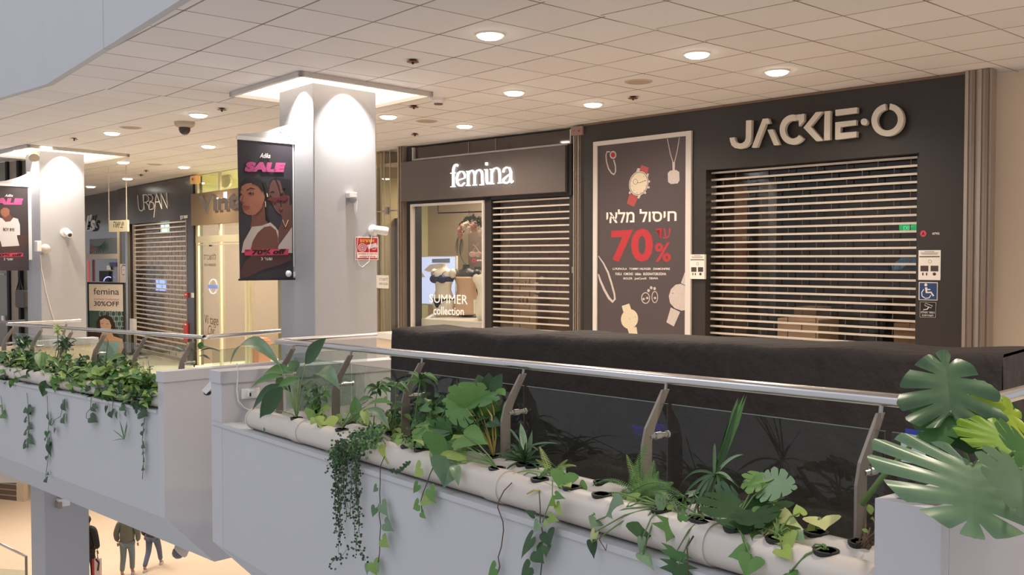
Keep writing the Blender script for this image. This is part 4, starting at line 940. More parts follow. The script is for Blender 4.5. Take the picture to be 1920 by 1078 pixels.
root = thing('portrait_poster', 'narrow pale poster of a dark haired face beside the silver post', 'poster'); mb = MB(); F.pbox(mb, 225, 495, 237, 530, .0, .012); obj('sheet', mb, mat('poster_pale', (212, 196, 188), .6), root)
mb = MB(); F.stroke(mb, [(228, 513), (227, 503), (230, 497), (235, 498)], 2, .011, .015); F.stroke(mb, [(230, 506), (232, 506)], .8, .011, .015); F.stroke(mb, [(229, 515), (233, 515)], 1.2, .011, .015); obj('printed_hair', mb, 'dark_plastic', root)
for nm, lb, b in (('black_box', 'black speaker like box low behind the dark glass', (186, 508, 204, 528)), ('blue_box', 'blue box with white label behind the dark glass', (205, 492, 218, 500))):
    mb = MB(); F.pbox(mb, *b, -.05, .0); tag(obj(nm, mb, 'black_matte' if nm == 'black_box' else mat('box_blue', (60, 60, 110), .6)), lb, 'box')
mb = MB(); F.pbox(mb, 200, 498, 205, 506, -.03, .01); tag(obj('price_label', mb, 'print_white'), 'white label beside the blue box behind the dark glass', 'label')
mb = MB(); F.stroke(mb, F.ell(203, 529, 9, 10, 12, 190, 300), 1.4, .0, .01); tag(obj('neon_arc', mb, mat('neon_violet', (150, 150, 255), .5, 0, 1.4)), 'short violet neon arc just above the advertising board', 'light')
# far left glass front behind the rear column
WL = Fr(py(-60, 470, 17.6), py(56, 470, 16.6))
mb = MB(); WL.box(mb, -1, WL.L+.0, -.6, HC-.02, -.05, -.03); struct('window_7', mb, mat('grey_glass', (128, 124, 112), .25))
ws = lambda x: WL.sz(x, 540)[0]
mb = MB()
for a, b in ((17, 21), (38, 42)): WL.box(mb, ws(a), ws(b), -.6, HC-.02, -.02, .04)
struct('trim_8', mb, 'black_matte')
mb = MB(); WL.box(mb, ws(21), ws(38), -.6, HC-.02, -.03, .0); struct('wall_far_left', mb, mat('stone_grey', (158, 142, 126), .8, var=.2, scale=8))
mb = MB(); WL.pbox(mb, 27, 544, 45, 577, .05, .16); root = thing('grey_shoulder_bag', 'slack grey bag hanging on the black frame at far left', 'bag'); bevel(obj('pouch', mb, mat('bag_grey', (98, 90, 86), .8), root), .03)
mb = MB(); WL.stroke(mb, [(30, 545), (36, 520), (42, 545)], .8, .08, .1); obj('strap', mb, 'dark_plastic', root)
mb = MB(); WL.stroke(mb, [(0, 514), (8, 514)], 1.0, .02, .05); tag(obj('door_bolt', mb, 'steel'), 'thin steel rod on the far left glass', 'rod')
mb = MB(); WL.pbox(mb, 2, 592, 7, 601, .0, .03); tag(obj('door_handle_plate', mb, 'white_plastic'), 'small white plate low on the far left glass', 'plate')
# hidden stretch of wall behind the front column
mb = MB(); W2.box(mb, .6, W2.L, -.6, HC, -.2, 0); struct('wall_behind_column', mb, 'warm_paint')
# ------------------------------------------------------------------ handrails, posts, glass
BAL = [None]
def bevel_o(o, w_): bevel(o, w_); return o
def post(bay, t, label, group, hr, nbase=.30, s=1.0, standoffs=True, d=None, n=None, base=None):
    d_ = d or hv(bay.d); n_ = n or bay.n
    o_ = base if base is not None else bay.P(t, 0, 0)
    pts = [(nbase, -.02), (nbase, hr-.30), (nbase+.02, hr-.22), (nbase+.13, hr-.05), (nbase+.175, hr-.05), (nbase+.085, hr-.21), (nbase+.062, hr-.28), (nbase+.062, -.02)]
    mb = MB(); mb.prism([o_+n_*a+V((0, 0, b))-d_*.007 for a, b in pts], d_*.014); root = bevel_o(obj('railing_post', mb, 'post_metal', BAL[0]), .002)
    mb = MB(); mb.tube([o_+n_*(nbase+.15)+V((0, 0, hr-.07)), o_+n_*(nbase+.16)+V((0, 0, hr-.015))], .008, 8); obj('saddle', mb, 'steel', root)
    if standoffs:
        for hh in (hr-.26,):
            c = o_+n_*(nbase+.05)+V((0, 0, hh)); a = n_*.0-d_*.0
            mb = MB(); mb.lathe(c, n_, [(0, .012), (.035, .012), (.037, .017), (.072, .017), (.075, .012), (.11, .012), (.112, .017), (.122, .017)], 12); obj('glass_clamp', mb, 'steel', root, smooth=False)
    return root
def rail(name, label, pts, r, group=None):
    root = BAL[0] = thing('balustrade', label, 'balustrade', group); mb = MB(); mb.tube(pts, r, 16); smooth_auto(obj('handrail', mb, 'rail_steel', root)); return root
def pane(label, p0, p1, h, group, m='rail_glass'):
    mb = MB(); d = (p1-p0); n = V((-d.y, d.x, 0)).normalized()
    mb.box(p0-n*.004, d, n*.008, V((0, 0, h))); root = obj('glass_panel', mb, m, BAL[0])
    mb = MB(); mb.box(p0-n*.0042+V((0, 0, h)), d, n*.0084, V((0, 0, .0025))); obj('polished_edge', mb, mat('glass_edge', (104, 122, 114), .3), root)
    return root
NR = .46
# near bay
tR1 = A.t_at(520, NR, A.hr); tR0 = A.t_at(1812, NR, A.hr)
cl = A.P(tR1, NR, A.hr); cr = A.P(tR0, NR, A.hr); ret = pz(705, 628, cl.z+.0)
ret_r = py(1990, 716, 3.95)
rail('h', 'long front balustrade of steel and glass before the black draped kiosk', [ret, cl+(ret-cl)*.03, cl, cl+(cr-cl)*.02, cr-(cr-cl)*.02, cr, ret_r], .0255)
PX = [549, 657, 790, 980, 1247, 1650]
NM = ['railing post of the front balustrade at its far left corner', 'second railing post of the front balustrade from its left corner', 'railing post in front of the left end of the black draped kiosk', 'railing post of the front balustrade beside the big lobed green leaves', 'railing post of the front balustrade behind the large fern', 'rightmost full railing post of the front balustrade left of the monstera']
tp = []
for x, l in zip(PX, NM):
    t = A.t_at(x, NR-.01, A.hr-.05); tp.append(t); post(A, t, l, 'front railing posts', A.hr)
NG = .30+.135
GL = ['glass panel of the front balustrade behind the spathe plant', 'glass panel of the front balustrade left of the black kiosk end', 'glass panel behind the lobed philodendron leaves', 'glass panel left of the large fern', 'wide glass panel behind the tall strap leaved plant', 'glass panel beside the monstera with the white notice']
ts = tp+[tR0-.02]
for i in range(6):
    a, b = ts[i], ts[i+1]; p0 = A.P(a-.06, NG, .0); p1 = A.P(b-.03, NG, .0)
    pane(GL[i], p0, p1, A.hr-.115, 'front glass panels')
# left return of the near bay
rd = hv(ret-cl); rn = V((rd.y, -rd.x, 0))
pr = cl+rd*1.25; post(A, 0, 'short railing post on the white end wall beside the front column', None, .62, nbase=-.16, standoffs=False, d=rd, n=-V((-rd.y, rd.x, 0)) if 0 else V((-rd.y, rd.x, 0))*-1, base=V((pr.x, pr.y, cl.z-.62)))
pane('glass panel of the short return beside the front column', V((cl.x, cl.y, cl.z-.62))+rd*.08, V((ret.x, ret.y, cl.z-.62))-rd*.1, .5, None)
# left bay
tL0 = B.t_at(383, NR, B.hr); tL1 = B.t_at(14, NR, B.hr); c0, c1 = B.P(tL0, NR, B.hr), B.P(tL1, NR, B.hr)
rR = pz(545, 618.5, c0.z); rL = pz(151, 600.5, c1.z)
rail('h', 'rear left balustrade of steel and glass above the dense foliage', [rL, c1+(rL-c1)*.02, c1, c0, c0+(rR-c0)*.05, rR], .0225)
NB = ['railing post at the far left corner of the left balustrade', 'second railing post of the left balustrade behind the dark tuft of leaves', 'third railing post of the left balustrade', 'railing post in front of the woman on the advertising board', 'railing post before the left edge of the left roller grille', 'last railing post of the left balustrade above the white end wall']
tq = []
for x, l in zip((24, 77, 134, 196, 272, 361), NB):
    t = B.t_at(x, NR-.01, B.hr-.05); tq.append(t); post(B, t, l, 'rear left railing posts', B.hr)
for i, l in enumerate(('glass panel at the far left corner of the left balustrade', 'second glass panel of the left balustrade', 'glass panel left of the advertising board', 'glass panel before the advertising board', 'glass panel before the left roller grille')):
    pane(l, B.P(tq[i]-.05, NG, 0), B.P(tq[i+1]-.03, NG, 0), B.hr-.115, 'rear left glass panels')
pd = hv(rR-c0); pane('glass panel of the left balustrade return before the yellow lit shop', V((c0.x, c0.y, c0.z-.6))+pd*.1, V((rR.x, rR.y, c0.z-.6)), .46, None)
post(B, 0, 'railing post on the white wall left of the rear column foot', None, .6, nbase=-.16, standoffs=False, d=hv(rL-c1), n=V((hv(rL-c1).y, -hv(rL-c1).x, 0)), base=V(((c1+(rL-c1)*.8).x, (c1+(rL-c1)*.8).y, c1.z-.6)))
# white end wall under the left return, and the next balustrade beyond
e = hv(rL-c1); en = V((e.y, -e.x, 0)); q = V((c1.x, c1.y, 0)); zt = py(100, 634, c1.y+.8).z
mb = MB(); L_ = (rL-c1).length; zf_ = fz(q); mb.box(V((q.x, q.y, zf_))+e*.15+en*.05, e*(L_-.0), en*.14, V((0, 0, zt-zf_))); struct('wall_bay_end_rear', mb, 'warm_paint')
mb = MB(); mb.box(V((q.x, q.y, zt-.08))+e*.13+en*.03, e*(L_+.04), en*.18, V((0, 0, .09))); struct('trim_9', mb, 'white_paint')
s0, s1 = pz(-40, 607, c1.z-.1), pz(46, 601, c1.z-.1); rail('h', 'short piece of steel handrail beyond the left balustrade at the picture edge', [s0, s1], .0225)
zz = fz(s0); mb = MB(); dd = hv(s1-s0); nn = V((-dd.y, dd.x, 0)); mb.box(V((s0.x, s0.y, zz))+nn*.05, s1-s0, nn*.15, V((0, 0, s0.z-zz-.42))); struct('wall_far_bay', mb, 'warm_paint')
# ------------------------------------------------------------------ hydroponic pipes
PIPE = mat('pipe_plastic', (206, 198, 190), .38, rgb2=(190, 178, 166), scale=3, bump=.03)
RP = .082
PN = (RP+.012, RP*2+.11)
def pipe(bay, n, t0, t1, label, joints, hh=0):
    root = thing('planting_pipe', label, 'pipe'); c = lambda t: bay.P(t, n, RP+.004+hh)
    mb = MB(); mb.tube([c(t0), c(t1)], RP, 28); smooth_auto(obj('pipe_tube', mb, PIPE, root))
    for t in joints:
        mb = MB(); mb.tube([c(t), c(t+.14)], RP+.006, 28); smooth_auto(obj('socket_ring', mb, PIPE, root))
    for t in (t0, t1):
        mb = MB(); mb.tube([c(t-.012), c(t+.012)], RP+.004, 28); smooth_auto(obj('end_cap', mb, PIPE, root))
    return root
tPf = A.t_at(480, PN[0], RP); tPr = A.t_at(545, PN[1], RP)
pipe(A, PN[0], tP1+.03, tPf, 'front white planting pipe along the edge of the right ledge', [A.t_at(x, PN[0], RP) for x in (575, 955, 1345)])
pipe(A, PN[1], tP1+.03, tPr, 'rear white planting pipe beside the posts of the right ledge', [A.t_at(x, PN[1], RP) for x in (800, 1180)])
pipe(B, PN[0], tB0+.12, tB1, 'front white planting pipe on the left ledge under the dense foliage', [B.t_at(x, PN[0], RP) for x in (130, 40)])
pipe(B, PN[1], tB0+.12, tB1, 'rear white planting pipe on the left ledge', [])
# trim strips along the ledge edges and the loose hose
mb = MB(); mb.tube([A.at(x, y, n) for x, y, n in ((470, 800, .2), (474, 812, .14), (486, 822, .08), (500, 828, .03))], .014, 8); tag(obj('white_hose', mb, 'white_plastic', smooth=True), 'short white hose at the left end of the planting pipes', 'hose')
mb = MB(); q0_ = A.P(tPf+.0, .0, -.055); mb.box(A.P(tA1-.03, -.012, -.03), A.d*(tP1-tA1+.06), A.n*.012, V((0, 0, .03))); struct('trim_10', mb, 'fascia_paint')
mb = MB(); mb.box(B.P(tB1, -.012, -.03), B.d*(tB0-tB1+.12), B.n*.012, V((0, 0, .03))); struct('trim_11', mb, 'fascia_paint')
# ------------------------------------------------------------------ draped kiosk
k0 = py(735, 616, 7.6); k1 = py(1880, 667, 4.62)
def kiosk():
    root = thing('draped_kiosk', 'long low kiosk covered with a black cloth behind the front balustrade', 'kiosk')
    e_ = k1-k0; L = e_.length; e_ = e_/L; n_ = V((e_.y, -e_.x, 0)).normalized(); dep = .62
    if n_.y > 0: n_ = -n_
    mb = MB(); nx, rr = 240, random.Random(9)
    tops = []; prof = [(dep, -1.22), (dep, -.7), (dep, -.3), (dep, -.02), (dep-.03, 0), (.3, .0), (.02, 0), (0, -.025), (-.004, -.06)]+[(-.006-.02*k/20, -.1-.05*k) for k in range(23)]
    ph = [rr.uniform(0, 6.28) for _ in range(8)]
    for i in range(nx+1):
        u = i/nx; p = k0+e_*(L*u); z0 = fz(p)
        for j, (b, h) in enumerate(prof):
            wv = 0
            if h < -.05:
                k = min(1, -h*1.6); wv = k*(.018*math.sin(u*46+ph[0])+.012*math.sin(u*90+ph[1])+.02*math.sin(u*17+ph[2]+h*2))
                wv *= .18+.8*abs(math.sin(u*3.1+.6))**3
                cr = max(0, 1-abs(u-.62)/.2)*max(0, 1-abs(h+.2)/.28)
                a1 = math.sin(u*140+h*38+3*math.sin(u*40+h*9)); a2 = math.sin(u*61-h*55+2*math.sin(h*31+u*25))
                wv += cr*(.022*(1-abs(a1))**2+.02*(1-abs(a2))**2)
            sag = -.012*math.sin(u*math.pi*6)**2-(.01*math.sin(u*31+ph[3]) if h > -.03 else 0)*.5
            q = p-n_*b*1.0+V((0, 0, h+sag if h > -.03 else h)); q = q+n_*(wv if b < .2 else -wv)
            tops.append(q)
    m = len(prof); fs = []
    for i in range(nx):
        for j in range(m-1): fs.append((i*m+j, i*m+j+1, (i+1)*m+j+1, (i+1)*m+j))
    mb.add(tops, fs); smooth_auto(obj('drape', mb, 'cloth_black', root, keep=True), 60)
    for s_, p, nm in ((-1, k0, 'end_fold'), (1, k1, 'end_fold')):
        mb = MB(); vs = []; ny = 12
        for i in range(ny+1):
            b = dep*i/ny
            for h in (0, -.05, -.4, -.8, -1.24):
                fl = s_*(.05*(-h)+.03*math.sin(i*1.9+h*3)*(-h)); vs.append(p-n_*b+e_*fl+V((0, 0, h-.01)))
        fs = [(i*5+j, i*5+j+1, (i+1)*5+j+1, (i+1)*5+j) for i in range(ny) for j in range(4)]; mb.add(vs, fs); smooth_auto(obj(nm, mb, 'cloth_black', root, keep=True), 60)
    mb = MB(); mb.box(k0-n_*.04+e_*.04+V((0, 0, -1.2)), e_*(L-.08), -n_*(dep-.08), V((0, 0, 1.14))); obj('counter_body', mb, 'black_matte', root)
kiosk()
mb = MB(); q = py(722, 800, 7.9); mb.box(V((q.x-.02, q.y-.1, fz(q))), V((.3, 0, 0)), V((0, .3, 0)), V((0, 0, .45)))
root = thing('taupe_crate', 'taupe box standing on the floor by the left end of the draped kiosk', 'box'); bevel(obj('box_body', mb, mat('taupe_box', (120, 104, 92), .7), root), .01)
mb = MB(); mb.box(V((q.x-.03, q.y-.11, fz(q)+.45)), V((.32, 0, 0)), V((0, .32, 0)), V((0, 0, .03))); obj('lid', mb, 'taupe_box', root)
# notice on the glass by the monstera
NF = Fr(A.P(tp[-1]-.1, NG-.012, 0), A.P(tR0, NG-.012, 0))
root = thing('glass_notice', 'white notice sheet with a blue heading on the glass beside the monstera', 'sign')
mb = MB(); NF.pbox(mb, 1689, 815, 1735, 869, .0, .003); obj('paper', mb, mat('paper_pale', (196, 208, 206), .6), root)
mb = MB(); NF.pbox(mb, 1697, 806, 1734, 815.5, .0, .003); obj('blue_heading', mb, mat('heading_blue', (40, 60, 160), .5), root)
# lit sign of a shop across the atrium (behind the camera), mirrored in the balustrade glass
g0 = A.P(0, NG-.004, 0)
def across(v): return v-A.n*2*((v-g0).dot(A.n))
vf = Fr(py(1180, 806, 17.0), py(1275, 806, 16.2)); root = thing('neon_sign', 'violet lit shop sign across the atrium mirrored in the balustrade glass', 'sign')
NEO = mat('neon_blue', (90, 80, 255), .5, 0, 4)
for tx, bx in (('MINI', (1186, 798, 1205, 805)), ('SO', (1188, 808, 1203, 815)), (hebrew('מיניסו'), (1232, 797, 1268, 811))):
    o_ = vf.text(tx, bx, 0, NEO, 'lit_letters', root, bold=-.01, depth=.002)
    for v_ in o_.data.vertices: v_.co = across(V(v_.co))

# ------------------------------------------------------------------ column fittings
c, d1, d2, a, b = cA
FR = Fr(c, c+d2*b); FLf = Fr(c+d1*a, c)
c2, e1, e2, a2, b2 = cB; FR2 = Fr(c2, c2+e2*b2); FL2 = Fr(c2+e1*a2, c2)
for f_, (fx, fy) in ((FR, (640, 400)), (FR2, (120, 400))): pass
def banner(F0, xp, wdt, name_lbl, kind):
    """pole pair on the column face, cloth hanging out at right angles"""
    base = F0.at(xp, 400, 0); base.z = 0; out = F0.n
    root = thing('hanging_banner', name_lbl, 'banner')
    PF = Fr(base+out*(wdt+.06), base+out*.035)
    return root, PF, base, out
root, PF, base, out = banner(FLf, 553, .66, 'black sale banner with two women hanging beside the front column', 1)
def bar_box(mb, F, x0, x1, y0, y1, o0, o1): return F.pbox(mb, x0, y0, x1, y1, o0, o1)
S = lambda x, y: PF.sz(x, y)
a0, zt0 = S(445, 261.5); a1, zt1 = S(548, 269); _, zb0 = S(448.5, 523.5); _, zb1 = S(549.5, 522)
zt, zb = (zt0+zt1)/2, (zb0+zb1)/2
mb = MB(); mb.hexa([PF.W(a0+.015, zb, -.004), PF.W(a1, zb, -.004), PF.W(a1, zb, .004), PF.W(a0+.015, zb, .004), PF.W(a0, zt, -.004), PF.W(a1, zt, -.004), PF.W(a1, zt, .004), PF.W(a0, zt, .004)])
obj('cloth', mb, mat('banner_dark', (52, 46, 54), .6, rgb2=(44, 38, 44), scale=1.2), root)
k4 = lambda *p: [(440+x/3.7167, 240+y/3.7167) for x, y in p]
LAY = [0]
def bp(nm, m, *polys, F=None, rt=None, kk=None):
    F = F or PF; rt = rt or root; kk = kk or k4; LAY[0] += 1; o_ = .0042+.0004*LAY[0]
    mb = MB()
    for p in polys: F.poly(mb, kk(*p), .003, o_)
    return obj(nm, mb, m, rt)
def bs(nm, m, *sts, F=None, rt=None, kk=None):
    F = F or PF; rt = rt or root; kk = kk or k4; LAY[0] += 1; o_ = .0042+.0004*LAY[0]; mb = MB()
    for p, w_ in sts: F.stroke(mb, kk(*p), w_, .003, o_)
    return obj(nm, mb, m, rt)
sk1, sk2, sk1d, sk2d = mat('print_skin', (160, 104, 78), .6, rgb2=(138, 84, 62), scale=9), mat('print_skin_deep', (104, 66, 58), .6, rgb2=(86, 54, 48), scale=9), mat('print_skin_shade', (104, 62, 50), .6), mat('print_skin_dim', (74, 46, 44), .6)
hair = mat('print_hair', (28, 22, 24), .6); lipm = mat('print_lip', (128, 60, 56), .5); tank = mat('print_tank', (190, 176, 168), .6, rgb2=(160, 146, 140), scale=6)
bp('printed_hair', hair, [(32, 440), (40, 385), (70, 352), (110, 342), (165, 350), (205, 375), (232, 420), (236, 500), (220, 545), (228, 650), (190, 640), (120, 560), (40, 470)])
bp('printed_hair', hair, [(240, 470), (236, 410), (250, 365), (285, 345), (330, 350), (390, 360), (398, 500), (398, 620), (330, 560), (260, 520)])
bp('printed_neck', sk1d, [(112, 560), (150, 590), (210, 530), (214, 640), (240, 672), (180, 700), (108, 692), (120, 640)])
bp('printed_face', sk1, [(40, 440), (50, 405), (80, 388), (120, 382), (165, 400), (195, 435), (210, 480), (202, 530), (180, 575), (150, 600), (120, 607), (90, 604), (66, 588), (56, 565), (50, 548), (56, 530), (42, 510), (34, 500), (42, 470)])
bp('printed_body', sk2, [(300, 560), (330, 580), (399, 530), (400, 700), (330, 780), (298, 830), (300, 720), (330, 660), (330, 620)])
bp('printed_face', sk2, [(238, 470), (245, 400), (262, 366), (290, 356), (318, 372), (330, 420), (350, 470), (380, 470), (384, 540), (362, 585), (330, 606), (308, 598), (282, 570), (262, 530), (245, 500)])
bp('printed_top', tank, [(48, 870), (62, 795), (112, 705), (120, 688), (190, 680), (250, 658), (285, 690), (306, 720), (304, 800), (200, 800), (112, 860)])
bp('printed_top', tank, [(400, 690), (401, 870), (296, 880), (306, 820), (350, 760)])
bp('printed_arm', sk1d, [(108, 862), (125, 790), (160, 730), (205, 690), (250, 682), (288, 712), (304, 770), (298, 850), (290, 890), (110, 900)])
bp('printed_arm', sk2d, [(40, 1000), (70, 930), (110, 895), (290, 885), (390, 880), (396, 920), (330, 950), (200, 985), (90, 1040), (40, 1050)])
bs('printed_hair_strand', hair, ([(285, 350), (305, 400), (318, 450), (322, 520), (328, 570)], [3, 2.2, 1.6, 1.4, 1]), ([(205, 375), (222, 430), (232, 500), (225, 600), (240, 650)], [6, 6, 6, 5, 2]), ([(120, 384), (165, 400), (196, 440)], [1.5, 2, 2.5]))
bs('printed_brows', hair, ([(86, 432), (112, 418), (140, 424)], [1, 2, 1]), ([(38, 432), (56, 430)], [1.2, .8]), ([(248, 448), (262, 440), (276, 446)], [.8, 1.2, .8]), ([(335, 420), (358, 418)], [1, .8]))
bp('printed_eyes', hair, [(92, 456), (108, 447), (130, 450), (136, 457), (112, 464)], [(36, 460), (50, 456), (52, 464), (38, 470)], [(246, 468), (262, 464), (262, 476), (248, 476)], [(318, 456), (340, 450), (344, 462), (322, 466)])
bs('printed_eye_lights', 'print_white', ([(118, 455), (122, 455)], .8), ([(256, 470), (259, 470)], .7))
bs('printed_nose', sk1d, ([(62, 470), (50, 508), (60, 522), (74, 518)], [.8, 1.2, 1.6, 1.2]), ([(150, 596), (190, 560), (206, 510)], [.6, 1.8, .8]))
bp('printed_lips', lipm, [(50, 548), (66, 538), (92, 542), (108, 546), (86, 556), (60, 560)], [(312, 556), (330, 550), (338, 562), (326, 574), (314, 568)])
bp('printed_sunglasses', mat('print_glasses', (96, 40, 42), .4), [(228, 492), (280, 486), (310, 480), (362, 468), (372, 488), (350, 508), (318, 505), (300, 500), (285, 520), (255, 510), (228, 500)])
bs('printed_earrings', mat('print_gold_dot', (220, 190, 150), .4), (( (226, 455), (230, 480)), 2.2), (((214, 510), (216, 550)), 1.4), (((335, 640), (355, 690), (375, 640)), .9))
bp('red_strip', mat('print_pink', (196, 56, 88), .5), [(71, 846), (376, 842), (372, 884), (71, 888)])
PF.text('70% off', (472, 468, 478, 536, 466.5, 476.5), .0145, 'black_matte', 'offer_words', root, bold=.045, shear=.12, depth=.001)
PF.text('UP TO', (461, 469, 471.5, 469.5, 469, 471.5), .0145, 'black_matte', 'offer_words', root, bold=.03, depth=.001)
PF.text('SALE', (458.5, 303, 322, 535.5, 305, 323), .0145, mat('print_magenta', (184, 78, 128), .5), 'sale_word', root, bold=.085, shear=.15, depth=.001)
PF.text('Adika', (487, 287, 296, 507, 287.5, 296.5), .0145, 'print_white', 'brand_script', root, bold=.015, shear=.35, depth=.001)
PF.text(hebrew('שער 3'), (489.5, 482.5, 488, 510.5, 482, 488), .0145, 'print_white', 'gate_words', root, depth=.001)
mb = MB(); PF.box(mb, a0-.01, a1+.02, zt-.005, zt+.035, -.012, .012); obj('top_bar', mb, 'white_plastic', root)
mb = MB(); PF.box(mb, a0, a1+.02, zb-.015, zb+.005, -.006, .006); obj('bottom_bar', mb, 'dark_plastic', root)
BR = mat('bracket_grey', (200, 196, 192), .4, .3)
mb = MB(); PF.poly(mb, [(446.5, 251), (470, 250), (500, 246), (525, 238), (549, 232), (549, 262), (446.5, 255)], -.01, .01); obj('curved_bracket', mb, BR, root)
mb = MB(); PF.stroke(mb, PF.ell(528, 244, 3, 3.4, 14), 1.4, .01, .016, closed=True); PF.stroke(mb, [(534, 238), (540, 252)], 2, .01, .016); PF.stroke(mb, [(541, 239), (537, 252)], 1.6, .01, .016); PF.poly(mb, PF.ell(541, 251, 2.6, 3, 10), .01, .016); obj('bracket_emblem', mb, 'print_white', root)
mb = MB()
for k, y1 in ((0, 505), (1, 505)):
    p = base+out*(.02+.035*k); zt_, zb_2 = PF.sz(552, 236)[1], PF.sz(552, 500)[1]; mb.box(V((p.x, p.y, zb_2))-out*.01, out*.022, d1*.03, V((0, 0, zt_-zb_2)))
obj('wall_channel', mb, mat('channel_white', (214, 212, 210), .4), root)
mb = MB(); q = base+out*.08; zq = PF.sz(556, 513)[1]; mb.ball(V((q.x, q.y, zq)), .035, 12); mb.box(V((q.x, q.y, zq-.03)), out*-.08, d1*.03, V((0, 0, .05))); obj('clamp', mb, 'white_plastic', root, smooth=False)
# rear banner
root, PF2, base2, out2 = banner(FL2, 59, .85, 'black sale banner with a person in a white printed shirt hanging beside the rear column', 2)
S2 = lambda x, y: PF2.sz(x, y); a0, zt0 = S2(-18, 345); a1, zt1 = S2(52, 350.5); _, zb1 = S2(50, 507); zt, zb = (zt0+zt1)/2+.0, zb1
mb = MB(); PF2.box(mb, a0, a1, zb, zt1, -.004, .004); obj('cloth', mb, mat('banner_plum', (58, 48, 50), .6), root); zt = zt1
k5 = lambda *p: [(x/5.6714, 330+y/5.6714) for x, y in p]
LAY[0] = 0; kw = dict(F=PF2, rt=root, kk=k5)
bp('printed_arm', sk2d, [(205, 640), (290, 610), (292, 700), (262, 780), (215, 740), (185, 700)], [(-20, 640), (20, 720), (20, 780), (-20, 800)], **kw)
bp('printed_neck', sk1d, [(30, 420), (100, 400), (142, 460), (80, 490), (25, 460)], **kw)
bp('printed_face', sk1, [(10, 360), (40, 335), (80, 340), (102, 365), (100, 410), (60, 440), (20, 420), (5, 390)], **kw)
bp('printed_shirt', mat('print_shirt', (206, 196, 192), .6), [(0, 442), (22, 450), (60, 488), (110, 482), (142, 442), (190, 455), (212, 520), (214, 628), (180, 628), (184, 660), (206, 740), (120, 752), (20, 750), (5, 690), (-40, 680), (-40, 460)], **kw)
bp('printed_belt', sk2d, [(20, 752), (200, 742), (230, 800), (240, 880), (40, 880)], **kw)
bp('red_strip', 'print_pink', [(-60, 822), (246, 816), (246, 856), (-60, 862)], **kw)
PF2.text('BOY BYE', (6, 427, 433, 27, 428, 433.5), .009, 'dark_plastic', 'shirt_words', root, bold=.02, depth=.001)
PF2.text('SALE', (-22, 370, 384, 43.5, 372, 384), .009, 'print_magenta', 'sale_word', root, bold=.085, shear=.15, depth=.001)
PF2.text('70% off', (-9, 475.5, 481, 42, 475, 480.5), .009, 'black_matte', 'offer_words', root, bold=.045, shear=.12, depth=.001)
PF2.text('Adika', (9, 364, 369, 24, 364, 369), .009, 'print_white', 'brand_script', root, bold=.015, shear=.35, depth=.001)
PF2.text(hebrew('שער 3'), (7, 483.5, 488, 24, 483.5, 488), .009, 'print_white', 'gate_words', root, depth=.001)
mb = MB(); PF2.box(mb, a0, a1+.03, zt, zt+.04, -.015, .015); obj('top_bar', mb, 'white_plastic', root)
mb = MB(); PF2.poly(mb, [(-18, 342), (10, 339), (35, 332), (52, 325), (52, 345), (-18, 345)], -.01, .01); obj('curved_bracket', mb, BR, root)
mb = MB(); zt_, zb_2 = PF2.sz(55, 322)[1], PF2.sz(56, 487)[1]; mb.box(V((base2.x, base2.y, zb_2)), out2*.05, e1*.05, V((0, 0, zt_-zb_2))); obj('wall_channel', mb, 'channel_white', root)
# warning sign, cameras and cables on the columns
root = thing('warning_sign', 'square red warning sign with a white camera picture on the front column', 'sign')
w6 = lambda *p: [(640+x/5.677, 350+y/5.677) for x, y in p]
mb = MB(); FR.pbox(mb, 666, 444, 709.5, 487.5, 0, .006); obj('white_plate', mb, 'print_white', root)
mb = MB(); FR.pbox(mb, 668, 446, 708, 486, .001, .008); obj('red_field', mb, mat('warn_red', (190, 34, 58), .5), root)
mb = MB(); FR.pbox(mb, 669.5, 473, 707.5, 483.5, .002, .010); obj('white_field', mb, 'print_white', root)
FR.text(hebrew('אזהרה!'), (675.5, 448, 454.5, 702, 448, 454), .0095, mat('warn_yellow', (232, 200, 70), .5), 'heading', root, bold=.04)
FR.text(hebrew('מצלמות זו מוקלטת'), (671.5, 474.5, 477.5, 706.5, 474.5, 477.5), .0115, 'warn_red', 'small_words', root, bold=.02); FR.text(hebrew('מצלמות אבטחה'), (674, 479.5, 482.5, 704, 479.5, 482.5), .0115, 'warn_red', 'small_words', root, bold=.02)
mb = MB()
for r in (7.2, 4.4, 1.5): FR.stroke(mb, FR.ell(679.5, 464, r, r, 20), 1.1, .008, .0095, closed=True)
obj('target_rings', mb, 'print_white', root)
mb = MB(); FR.poly(mb, w6((268, 622), (372, 598), (384, 640), (290, 664)), .008, .0095); FR.stroke(mb, w6((384, 632), (360, 668), (330, 668)), 1.2, .008, .0095); obj('camera_picture', mb, mat('cam_pic', (214, 206, 206), .5), root)
def bullet(F, x, y, label, k=1.0, dirv=None):
    root = thing('security_camera', label, 'security camera'); p = F.at(x, y, 0); mb = MB(); mb.lathe(p, F.n, [(0, .055*k), (.02, .055*k), (.03, .03*k)], 16); smooth_auto(obj('wall_base', mb, 'white_plastic', root))
    q = p+F.n*.09*k; dv = dirv or (F.e*.8+F.n*.5+V((0, 0, -.12))); dv.normalize()
    mb = MB(); mb.tube([p+F.n*.02, q, q+dv*.03], .016*k, 8); obj('arm', mb, 'white_plastic', root)
    mb = MB(); mb.lathe(q-dv*.06*k, dv, [(0, .03*k), (.01, .04*k), (.13*k, .042*k), (.15*k, .036*k)], 16); smooth_auto(obj('housing', mb, 'white_plastic', root))
    mb = MB(); mb.lathe(q+dv*.09*k, dv, [(0, .024*k), (.006, .022*k), (.008, .004)], 14); obj('lens', mb, 'dark_plastic', root)
    return root
bullet(FR, 699, 432, 'white bullet security camera above the warning sign on the front column', 1.1)
